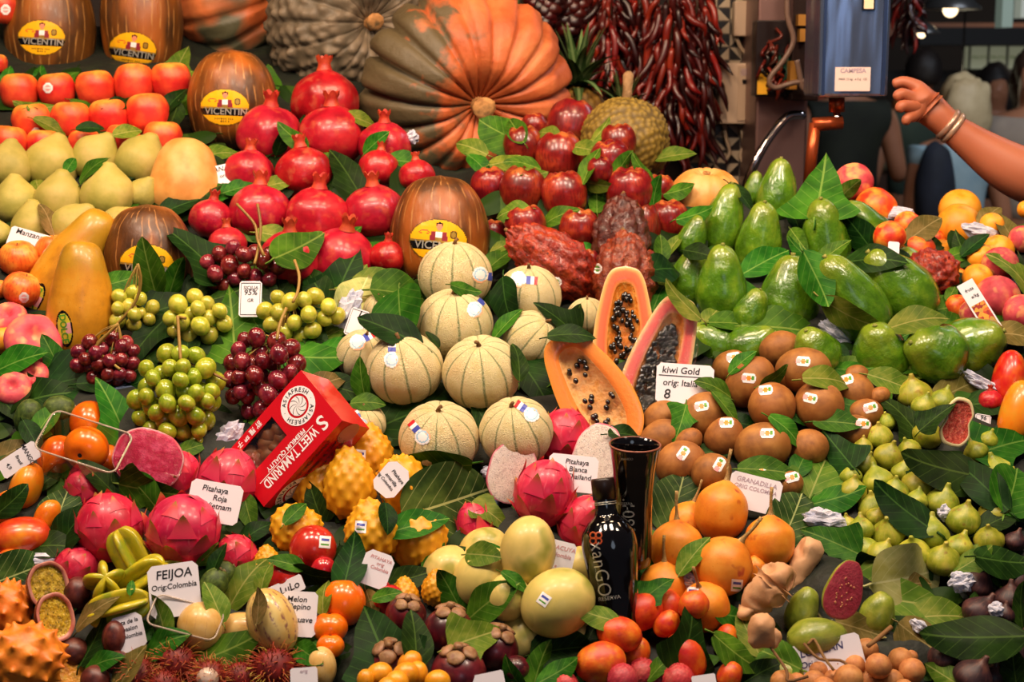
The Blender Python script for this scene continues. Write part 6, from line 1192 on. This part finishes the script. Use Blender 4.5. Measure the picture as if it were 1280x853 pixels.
for pts, lb in (([(985, -20), (984, 20), (992, 50), (980, 75), (962, 98), (968, 110), (990, 104), (1018, 100)], 'grey-brown cable looping in front of the control box'), ([(996, 75), (1000, 95), (1004, 110), (1020, 118)], 'short cable beside the scale')):
    o = link('cable', MB().add(*tube(curve_pts([at(a_, b_, YW-.43) for a_, b_ in pts], 22), .0065, 7)).mesh('cable', pmat('cable_grey', '#6c5448', .4))); tag(o, lb, 'cable', 'cables by the scale')
o = link('chrome_rail', MB().add(*tube(curve_pts([at(1004, 144, YW-.32), at(985, 146, YW-.34), at(966, 166, YW-.36), at(948, 195, YW-.38), at(934, 230, YW-.38), at(930, 260, YW-.38)], 20), .011, 12)).mesh('chrome_rail', pmat('chrome', '#c8c0c0', .12, 1))); tag(o, 'curved chrome rail in front of the steel column', 'rail')
# hanging scale
YS = 3.18; bl_ = pmat('unused_tone', '#000000'); bpy.data.materials.remove(bl_); bl = pmat('scale_steel', '#7c8cac', .2, .85, bump=.25, bsc=5); a, zb, c_, zt = rect(1022, 121, 1118, -90, YS)
zb, zt = min(zb, zt), max(zb, zt)
t_ = bl.node_tree; mp_ = t_.nodes.new('ShaderNodeMapping'); mp_.inputs['Scale'].default_value = (1.6, 1, .25); nz_ = [q_ for q_ in t_.nodes if q_.type == 'TEX_NOISE'][0]; tc_ = [q_ for q_ in t_.nodes if q_.type == 'TEX_COORD'][0]
t_.links.new(tc_.outputs['Object'], mp_.inputs[0]); t_.links.new(mp_.outputs[0], nz_.inputs['Vector']); [q_ for q_ in t_.nodes if q_.type == 'BUMP'][0].inputs['Distance'].default_value = .05
sc_ = cuboid('hanging_scale', (a, YS, zb), (c_, YS+.16, zt), bl, bev=.006); tag(sc_, 'blue-grey polished steel hanging scale above the avocados', 'scale')
for X0, X1 in ((1030, 1033), (1105, 1108)): a2, zb2, c2, zt2 = rect(X0, 119, X1, -80, YS); cuboid('seam', (a2, YS-.004, min(zb2, zt2)), (c2, YS+.001, max(zb2, zt2)), pmat('seam', '#38486c', .3, .7), sc_)
a2, zb2, c2, zt2 = rect(1044, 84, 1087, 114, YS); lb = cuboid('rating_label', (a2, YS-.003, min(zb2, zt2)), (c2, YS, max(zb2, zt2)), pmat('label_paper', '#e4ccc4', .5), sc_); lb['label'] = 'white rating label'
tv, tf_ = text_vf('CAMPESA', (c2-a2)*.17, bold=.0004); link('lettering', MB().add([(x_+(a2+c2)/2, YS-.0035, z_+max(zb2, zt2)-.007) for x_, z_ in tv], tf_).mesh('lettering', M['ink2'], smooth=False), sc_)
tv, tf_ = text_vf('MAX 15 kg   e 5 g   CE', (c2-a2)*.085); link('lettering', MB().add([(x_+(a2+c2)/2, YS-.0035, z_+(zb2+zt2)/2) for x_, z_ in tv], tf_).mesh('lettering', M['ink'], smooth=False), sc_)
a2, zb2, c2, zt2 = rect(1078, -10, 1093, 13, YS); cuboid('display', (a2, YS-.004, min(zb2, zt2)), (c2, YS, max(zb2, zt2)), M['black'], sc_)
a2, zb2, c2, zt2 = rect(1080, -10, 1091, 11, YS); d_ = cuboid('display_paper', (a2, YS-.006, min(zb2, zt2)), (c2, YS-.003, max(zb2, zt2)), pmat('label_cream', '#f4d8b4', .5), sc_)  # plain cream paper set on the black display
cp = pmat('orange_metal', '#b8542c', .3, .7)
p0 = at(1046, 122, YS+.06); p1 = at(1046, 140, YS+.06); link('spindle', MB().add(*tube([p0, p1], .016, 14)).mesh('spindle', cp), sc_); link('hook', MB().add(*tube([p1, at(1047, 157, YS+.06)], .008, 12)).mesh('hook', pmat('chrome2', '#d0ccd0', .12, 1)), sc_)
b_ = MB(); 
b_.add(*tube([at(1053, 153, YS+.06), at(1016, 156, YS+.06)], .014, 8)); b_.add(*tube([at(1019, 154, YS+.06), at(1011, 230, YS+.06)], .012, 8)); tag(link('scale_bracket', b_.mesh('scale_bracket', cp)), 'orange-brown metal bracket hanging under the scale', 'bracket')
# dried chillies
cm = [fmat('chilli_'+str(k), c, sc=2, rough=.35, coat=.15, var=.25) for k, c in enumerate((['#1a0405', '#300808'], ['#360807', '#520d0a'], ['#681410', '#84200f']))]
def chilli(mt, bend, L):
    pts = curve_pts([(0, 0, 0), (bend*.3, .1, -L*.35), (bend, .05, -L*.7), (bend*.5, -.1, -L)], 10); b = MB(); b.add(*tube(pts, [.07, .12, .13, .13, .12, .115, .1, .08, .05, .015], 8)); b.add(*tube([(0, 0, -.02), (-.03, 0, .12), (.02, .02, .22)], [.05, .03, .03], 5)); return b.mesh('chilli', mt)
CH = [chilli(m_, bd, L) for m_ in cm for bd, L in ((.25, 1.3), (-.35, 1.1), (.1, 1.5))]
def ristra(x, ytop, ybot, wpx, Y, n_, label, seed, sc=1, kind=0):
    rg = random.Random(seed); o = link('chilli_string', MB().add(*tube([at(x, ytop-60, Y), at(x, ybot-10, Y)], .006, 6)).mesh('chilli_string', pmat('twine', '#3a2414', .8))); tag(o, label, 'chilli string', 'strings of dried chillies')
    for k in range(n_):
        t = (k+.5)/n_; y_ = ytop+(ybot-ytop-22)*t; an = k*2.39996; w_ = wpx*(.55+.45*math.sin(math.pi*min(1, t*1.1+.1))); p = at(x+math.cos(an)*w_*.32, y_, Y)+Vector((0, math.sin(an)*.035-.01, 0)); s = rg.uniform(.05, .075)*sc
        rot = Matrix.Rotation(rg.uniform(0, 6.3), 3, 'Z') if kind == 0 else Matrix.Identity(3); out = Matrix.Rotation(math.cos(an)*-.45+rg.uniform(-.15, .15), 3, 'Y')
        link('chilli' if kind == 0 else 'round_pepper', rg.choice(CH if kind == 0 else RP), o, TRS(p, out @ rot, (s, s, s)))
RP = []
for m_ in cm[:2]: v, f, _ = lathe(ell(.9, 12), 16, lump(.25, 1.6, 3)); RP.append(MB().add([(a_*.32, b2*.32, c2*.34) for a_, b2, c2 in v], f).mesh('round_pepper', m_))
ristra(680, -10, 52, 60, YW-.16, 60, 'string of dark round dried peppers at the top behind the giant pumpkin', 1, 1, 1); ristra(712, -10, 62, 56, YW-.12, 60, 'string of dark round dried peppers above the pineapple crown', 2, 1, 1)
ristra(762, -10, 118, 62, YW-.12, 90, 'string of red dried chillies above the jackfruit', 3); ristra(800, -10, 150, 54, YW-.10, 90, 'string of dark dried chillies behind the jackfruit stem', 4); ristra(838, -10, 205, 64, YW-.16, 100, 'longest string of dried chillies, in front of the others', 5); ristra(872, -10, 190, 50, YW-.10, 95, 'string of dark dried chillies beside the tiled strip', 6)
ristra(1134, -20, 58, 22, 5.2, 34, 'bright red chilli string hanging right of the scale', 7)
# ------------------------------------------------------------------ people
def pm(n_, c_, r=.8): return fmat(n_, c_, sc=8, rough=r, var=.0, hue=0)
skin_a = fmat('skin_tan', ['#a85c3c', '#b86c4c'], sc=5, rough=.5, sss=.15, var=0, hue=0); skin_b = fmat('skin_shade', ['#9a6448', '#ac7454'], sc=5, rough=.55, var=0, hue=0)
HM = {'dark': pm('hair_dark', ['#140e0c', '#241a16'], .6), 'blond': pm('hair_blond', ['#a89068', '#c8b48c'], .6), 'brown': pm('hair_brown', ['#2c1a12', '#40281a'], .6)}
jeans = pm('trousers_navy', ['#1c2430', '#2a3444'])
def person(x, y, h, face, shirt, hair, label, arms=(None, None), sleeve=.5, sk=skin_b, longhair=False, torso_w=1.0):
    """standing figure; face = heading in degrees (0 faces +y); arms = target points (elbow, hand) in body frame or None"""
    s = h/1.75; a = math.radians(face); c_, n_ = math.cos(a), math.sin(a)
    def W(px_, py_, pz): return Vector((x+s*(px_*c_-py_*n_), y+s*(px_*n_+py_*c_), s*pz))
    nd = [((0, 0, .98), (.155, .11)), ((0, .01, 1.15), (.135, .1)), ((0, .015, 1.32), (.16, .115)), ((0, 0, 1.44), (.12, .085)), ((0, 0, 1.51), .055), ((0, .01, 1.58), (.072, .085)), ((0, .015, 1.66), (.078, .1)), ((0, .0, 1.72), (.06, .075))]; ed = [(0, 1), (1, 2), (2, 3), (3, 4), (4, 5), (5, 6), (6, 7)]
    nd.append(((0, .105, 1.62), .014)); ed.append((6, 8))            # nose
    arm_ids = []
    for sd, tgt in ((-1, arms[0]), (1, arms[1])):
        el, ha = tgt or ((sd*.27, -.02, 1.12), (sd*.25, .12, .9)); b0 = len(nd); sh = (sd*.185*torso_w, 0, 1.42); h_ = Vector(ha); e_ = Vector(el); wr = h_-(h_-e_).normalized()*.09
        nd += [(sh, .062), (tuple((Vector(sh)+e_)/2), .05), (el, .042), (tuple((e_+wr)/2), .038), (tuple(wr), .026), (tuple((wr+h_)/2), (.038, .018)), (tuple(h_), (.036, .014))]
        ed += [(3, b0)]+[(b0+k, b0+k+1) for k in range(6)]; arm_ids.append(b0)
        d_ = (h_-wr).normalized(); pr = d_.cross(Vector((0, 0, 1))); pr = pr.normalized() if pr.length > .1 else Vector((1, 0, 0))
        for k in range(4): b1 = len(nd); o_ = pr*(k-1.5)*.019; nd += [(tuple(h_+o_+d_*.03), .0095), (tuple(h_+o_+d_*(.06+.012*(k in (1, 2)))-Vector((0, 0, .012))), .008)]; ed += [(b0+6, b1), (b1, b1+1)]
        b1 = len(nd); nd += [(tuple(wr+d_*.04-pr*.035), .011), (tuple(wr+d_*.075-pr*.045), .009)]; ed += [(b0+5, b1), (b1, b1+1)]
    for sd in (-1, 1):
        b0 = len(nd); nd += [((sd*.09, 0, .88), .09), ((sd*.1, .01, .5), .058), ((sd*.1, -.01, .28), .052), ((sd*.1, -.02, .09), .036), ((sd*.1, .1, .05), (.035, .03)), ((sd*.11, .16, .04), .025)]; ed += [(0, b0)]+[(b0+k, b0+k+1) for k in range(5)]
    sc2 = lambda r: tuple(q_*s for q_ in r) if isinstance(r, tuple) else r*s
    o = skin_obj('person', [(W(*p), sc2(r)) for p, r in nd], ed, sk, 2); tag(o, label, 'person', 'people in the market aisle')
    g = lambda r, e: tuple((q_+e)*s for q_ in r) if isinstance(r, tuple) else (r+e)*s
    tn = [(nd[0][0], g(nd[0][1], .022)), (nd[1][0], g(nd[1][1], .024)), (nd[2][0], g(nd[2][1], .02)), (nd[3][0], g((.165, .095), .012)), ((0, 0, 1.475), g((.085, .07), .01))]; te = [(0, 1), (1, 2), (2, 3), (3, 4)]
    for b0 in arm_ids:
        k = len(tn); P0, P1 = Vector(nd[b0][0]), Vector(nd[b0+1][0]); tn.append((tuple(P0), g(.062, .014))); te.append((3, k))
        if sleeve: tn.append((tuple(P0+(P1-P0)*sleeve*2), g(.05, .016))); te.append((k, k+1))
    skin_obj('shirt', [(W(*p), r) for p, r in tn], te, shirt, 2, parent=o)
    tr = [((0, 0, 1.0), g((.15, .11), .01))]; te = []
    for sd in (-1, 1): k = len(tr); tr += [((sd*.09, 0, .86), g(.09, .012)), ((sd*.1, .01, .5), g(.06, .016)), ((sd*.1, -.01, .12), g(.05, .016))]; te += [(0, k), (k, k+1), (k+1, k+2)]
    skin_obj('trousers', [(W(*p), r) for p, r in tr], te, jeans, 1, parent=o)
    v, f, _ = lathe(ell(1.1, 20), 24, lump(.12, 3, int(x*10))); R = Matrix.Rotation(a, 3, 'Z'); p = W(0, -.025, 1.68)
    ho = link('hair', MB().add([(q_[0]*.088*s, q_[1]*.1*s, max(q_[2], -.75)*.10*s) for q_ in v], f).mesh('hair', HM[hair]), o); ho.matrix_world = TRS(p, R, (1, 1, 1))
    if longhair:
        v, f, _ = lathe(prof([(0, -1.3), (.6, -1.2), (.95, -.5), (1, .2), (.7, .8), (0, 1)], 20), 24, lump(.15, 3, 3)); l_ = link('hair', MB().add([(q_[0]*.115*s, q_[1]*.075*s, q_[2]*.15*s) for q_ in v], f).mesh('hair', HM[hair]), o); l_.matrix_world = TRS(W(0, -.075, 1.60), R, (1, 1, 1))
    return o
def gx(pxx, Y): return at(pxx, 200, Y).x
p1_ = person(gx(1056, 7.3), 7.3, 1.78, 10, pm('vest_dark_green', ['#14180f', '#1e2416']), 'brown', 'person in a dark green vest over a white shirt, back turned, behind the scale', ((None), ((.25, -.02, 1.15), (.33, .16, 1.16))), 0.0)
person(gx(1147, 8.1), 8.1, 1.72, 15, pm('tee_grey_green', ['#2c3c34', '#3c4c40']), 'dark', 'person in a grey-green t-shirt behind the pointing arm', (None, ((.3, .05, 1.15), (.2, .3, 1.1))), .5)
o = person(gx(1194, 6.7), 6.7, 1.60, 20, pm('top_pale_blue', ['#7c98a4', '#94aab0']), 'blond', 'person with blond hair in a pale blue top carrying a navy backpack', (((-.25, -.03, 1.14), (-.24, .2, 1.02)), None), .3, longhair=True)
v, f, _ = lathe(ell(1.0, 20), 24, lump(.06, 2, 2)); bpk = link('backpack', MB().add([(a_*.085, b2*.07, c2*.2) for a_, b2, c2 in v], f).mesh('backpack', pm('navy_canvas', ['#10141f', '#1a2030']))); bpk.matrix_world = TRS(Vector((gx(1164, 6.6), 6.52, 1.16)), Matrix.Rotation(.35, 3, 'Z'), (1, 1, 1)); tag(bpk, 'navy backpack worn by the blond person', 'backpack')
person(gx(1240, 8.6), 8.6, 1.66, 170, pm('top_black', ['#121216', '#1c1a20']), 'dark', 'person with long dark hair and dark clothes further down the aisle', sleeve=.5, longhair=True)
person(gx(1287, 7.0), 7.0, 1.72, 150, pm('top_cream', ['#8a7c70', '#a09080']), 'brown', 'dark-haired person in a pale top at the right edge', sleeve=.4, longhair=True)
person(gx(1222, 9.4), 9.4, 1.7, 200, pm('top_red', ['#501c18', '#682420']), 'dark', 'distant person in a red top beyond the dark-haired one', sleeve=.5)
# the customer whose arm reaches to the scale
DA = YS+.02
def pa(x_, y_, r, dz=0): Dq = 3.13-dz; return (P(x_, y_, Dq), r/F*Dq)
nd = [pa(1430, 190, 62), pa(1372, 218, 46), pa(1312, 232, 41), pa(1262, 212, 36), pa(1222, 184, 26), pa(1184, 156, (19)), pa(1165, 140, 22), pa(1152, 128, 22)]
ed = [(k, k+1) for k in range(7)]
def finger(st, pts, base=7):
    prev = base
    for p in pts: nd.append(pa(*p)); ed.append((prev, len(nd)-1)); prev = len(nd)-1
finger(7, [(1145, 108, 10, .012), (1130, 101, 8, .015), (1115, 106, 6.5, .012)]); finger(7, [(1139, 122, 9.5, .03), (1125, 116, 8, .04), (1117, 124, 7, .04)]); finger(7, [(1138, 134, 9, .035), (1126, 131, 8, .05), (1122, 141, 7, .045)]); finger(7, [(1142, 145, 8.5, .03), (1133, 148, 7, .045), (1131, 157, 6, .04)])
finger(6, [(1160, 120, 10, -.01), (1142, 106, 8, -.02), (1126, 111, 6.5, -.015)], 6)
# body beyond the frame edge
SH = nd[0][0]; bc = SH+Vector((.22, .12, -.02))
k0 = len(nd); body = [((bc.x, bc.y, SH.z+.02), (.12, .09)), ((bc.x, bc.y, SH.z-.15), (.17, .12)), ((bc.x, bc.y, SH.z-.4), (.15, .11)), ((bc.x, bc.y, .95), (.17, .12)), ((bc.x, bc.y, SH.z+.11), .058), ((bc.x-.01, bc.y, SH.z+.2), (.075, .09)), ((bc.x-.01, bc.y, SH.z+.29), (.075, .095))]
nd += [(Vector(p), r) for p, r in body]; ed += [(0, k0), (k0, k0+1), (k0+1, k0+2), (k0+2, k0+3), (k0, k0+4), (k0+4, k0+5), (k0+5, k0+6)]
for sd in (-1, 1): k = len(nd); nd += [(Vector((bc.x+sd*.1, bc.y, .85)), .09), (Vector((bc.x+sd*.1, bc.y, .48)), .06), (Vector((bc.x+sd*.1, bc.y, .1)), .04), (Vector((bc.x+sd*.1-.02, bc.y-.12, .04)), .03)]; ed += [(k0+3, k), (k, k+1), (k+1, k+2), (k+2, k+3)]
k = len(nd); nd += [(bc+Vector((.2, 0, 0)), .06), (bc+Vector((.27, 0, -.28)), .045), (bc+Vector((.25, -.1, -.5)), .03), (bc+Vector((.24, -.14, -.58)), .035)]; ed += [(k0, k), (k, k+1), (k+1, k+2), (k+2, k+3)]
cu_ = skin_obj('person', nd, ed, skin_a, 2); tag(cu_, 'bare tanned arm with a bracelet reaching in from the right to the scale', 'person')
skin_obj('shirt', [(Vector(body[0][0]), (.15, .12)), (Vector(body[1][0]), (.2, .15)), (Vector(body[2][0]), (.18, .14)), (Vector(body[3][0]), (.2, .15)), (SH+Vector((.05, .03, 0)), .085)], [(0, 1), (1, 2), (2, 3), (0, 4)], pm('customer_shirt', ['#8a8480', '#a09a94']), 2, parent=cu_)
# bracelet
ax_ = (nd[4][0]-nd[5][0]).normalized(); ce = nd[5][0]+ax_*.002+Vector((0, 0, .002))
for off, cc in ((0, '#b89480'), (.012, '#c8a890')):
    R = up_to(ax_); pts = [ce+ax_*off+R @ Vector((.0285*math.cos(t_), .0285*math.sin(t_), 0)) for t_ in np.linspace(0, 2*math.pi, 26)]; br = link('bracelet', MB().add(*tube(pts, .0065, 7, False)).mesh('bracelet', pmat('bracelet', cc, .3, .5)))
    tag(br, 'pale bracelet nearer the hand on the reaching wrist' if off == 0 else 'pale bracelet nearer the elbow on the reaching wrist', 'bracelet', 'bracelets')
# market signs, lamps and stalls down the aisle
def sign(X0, Y0, X1, Y1, Y, col, em, label, panels=1, cat='sign'):
    a, zb, c_, zt = rect(X0, Y1, X1, Y0, Y); zb, zt = min(zb, zt), max(zb, zt); o = cuboid('lit_sign', (a, Y, zb), (c_, Y+.1, zt), pmat('sign_'+label[:6].replace(' ', '_'), col, .5, emit=em)); tag(o, label, cat, 'lit market signs')
    w_ = (c_-a)/panels
    for k in range(panels):
        if panels > 1:
            tv, tf_ = text_vf('FRUITS', w_*.26, .15); link('lettering', MB().add([(x_+a+w_*(k+.5), Y-.004, z_+(zb+zt)/2) for x_, z_ in tv], tf_).mesh('lettering', M['greenprint'], smooth=False), o)
            cuboid('divider', (a+w_*k-.006, Y-.008, zb), (a+w_*k+.006, Y, zt), pmat('divider', '#3c3c34', .5), o)
    return o
s1 = sign(1211, 58, 1330, 86, 9.3, '#9a9c80', .35, 'long pale lit sign board with green lettering above the aisle', 5); s1.rotation_euler = (0, 0, 0)
sign(1252, -14, 1268, 34, 7.0, '#7c8c80', .35, 'small pale green lit panel near the top right corner'); sign(1276, -10, 1300, 22, 7.0, '#a0a498', .4, 'pale lit panel at the top right corner')
blkm = pmat('aisle_beam', '#100f10', .7)
a, zb, c_, zt = rect(1095, 88, 1400, 102, 9.5); tag(cuboid('aisle_beam', (a, 9.5, min(zb, zt)), (c_, 9.8, max(zb, zt)), blkm), 'dark beam crossing the aisle under the lit sign', 'beam', 'dark beams over the aisle')
a, zb, c_, zt = rect(1150, 34, 1400, 56, 9.0); tag(cuboid('aisle_beam', (a, 9.0, min(zb, zt)), (c_, 9.3, max(zb, zt)), blkm), 'dark beam crossing the aisle above the lit sign', 'beam', 'dark beams over the aisle')
for X, Y_, Yd, rr, lb in ((1188, 12, 6.5, .06, 'wide grey metal lamp shade at the top of the aisle'), (1152, 42, 6.3, .035, 'small metal lamp above the pointing hand')):
    p = at(X, Y_, Yd); v, f, _ = lathe((np.array([0, .3, .6, 1.0, 1.0, 0]), np.array([.6, .58, .45, .05, 0, .1])), 24); o = link('pendant_lamp', MB().add([(q_[0]*rr*2, q_[1]*rr*2, q_[2]*rr*2) for q_ in v], f).mesh('pendant_lamp', pmat('lamp_metal', '#4c4c4c', .3, .7))); o.location = p; tag(o, lb, 'lamp', 'pendant lamps in the aisle')
    link('cord', MB().add(*tube([(0, 0, rr*1.1), (0, 0, 3.85-p.z)], .006, 5)).mesh('cord', M['black']), o)
    v, f, _ = lathe(ell(1, 10), 12); bu = link('bulb', MB().add([(q_[0]*rr*.5, q_[1]*rr*.5, q_[2]*rr*.5) for q_ in v], f).mesh('bulb', pmat('bulb', '#ffe0b0', .5, emit=3)), o)
p = at(1202, 112, 7.5); v, f, _ = lathe(ell(1, 10), 12); o = link('bare_bulb', MB().add([(q_[0]*.03, q_[1]*.03, q_[2]*.03) for q_ in v], f).mesh('bare_bulb', pmat('bulb_bright', '#fff0c8', .5, emit=12))); o.location = p; tag(o, 'bright bare bulb hanging beyond the blond head', 'bulb'); link('cord', MB().add(*tube([(0, 0, .02), (0, 0, 3.9-p.z)], .005, 5)).mesh('cord', M['black']), o)
rg = random.Random(8); stm = [pmat('stall_goods_'+str(k), c, .5) for k, c in enumerate(('#7a2c1c', '#94582c', '#5c3020', '#8a7c60', '#3c4c2c'))]
sm_ = cuboid('far_stall', (1.6, 10.2, 0), (6.2, 11.2, 1.0), pmat('stall_wood', '#4a2c1c', .6)); tag(sm_, 'distant stall with a reddish front beyond the people', 'stall'); cuboid('shelf', (1.6, 10.8, 1.3), (6.2, 11.2, 1.36), pmat('shelf_wood', '#6a4028', .6), sm_); cuboid('awning', (1.4, 9.9, 1.86), (6.4, 10.3, 1.94), pmat('awning_brown', '#8a5a40', .6), sm_)
for k in range(46):
    v, f, _ = lathe(ell(1, 8), 10); r = rg.uniform(.05, .085); o = link('far_fruit', MB().add([(q_[0]*r, q_[1]*r, q_[2]*r) for q_ in v], f).mesh('far_fruit', stm[k % 5])); up_ = k % 2; o.location = (1.7+4.3*(k//2)/23, 10.35+rg.uniform(0, .3) if not up_ else 11.0, (1.0 if not up_ else 1.36)+r); tag(o, 'blurred round fruit on the distant stall', 'fruit', 'blurred fruit on the distant stall')
area('assumed_far_stall_lamp', (3.9, 9.6, 2.7), (3.9, 10.8, 1.1), .3, 24, WARM)  # warm lamp assumed over the distant stall, out of frame
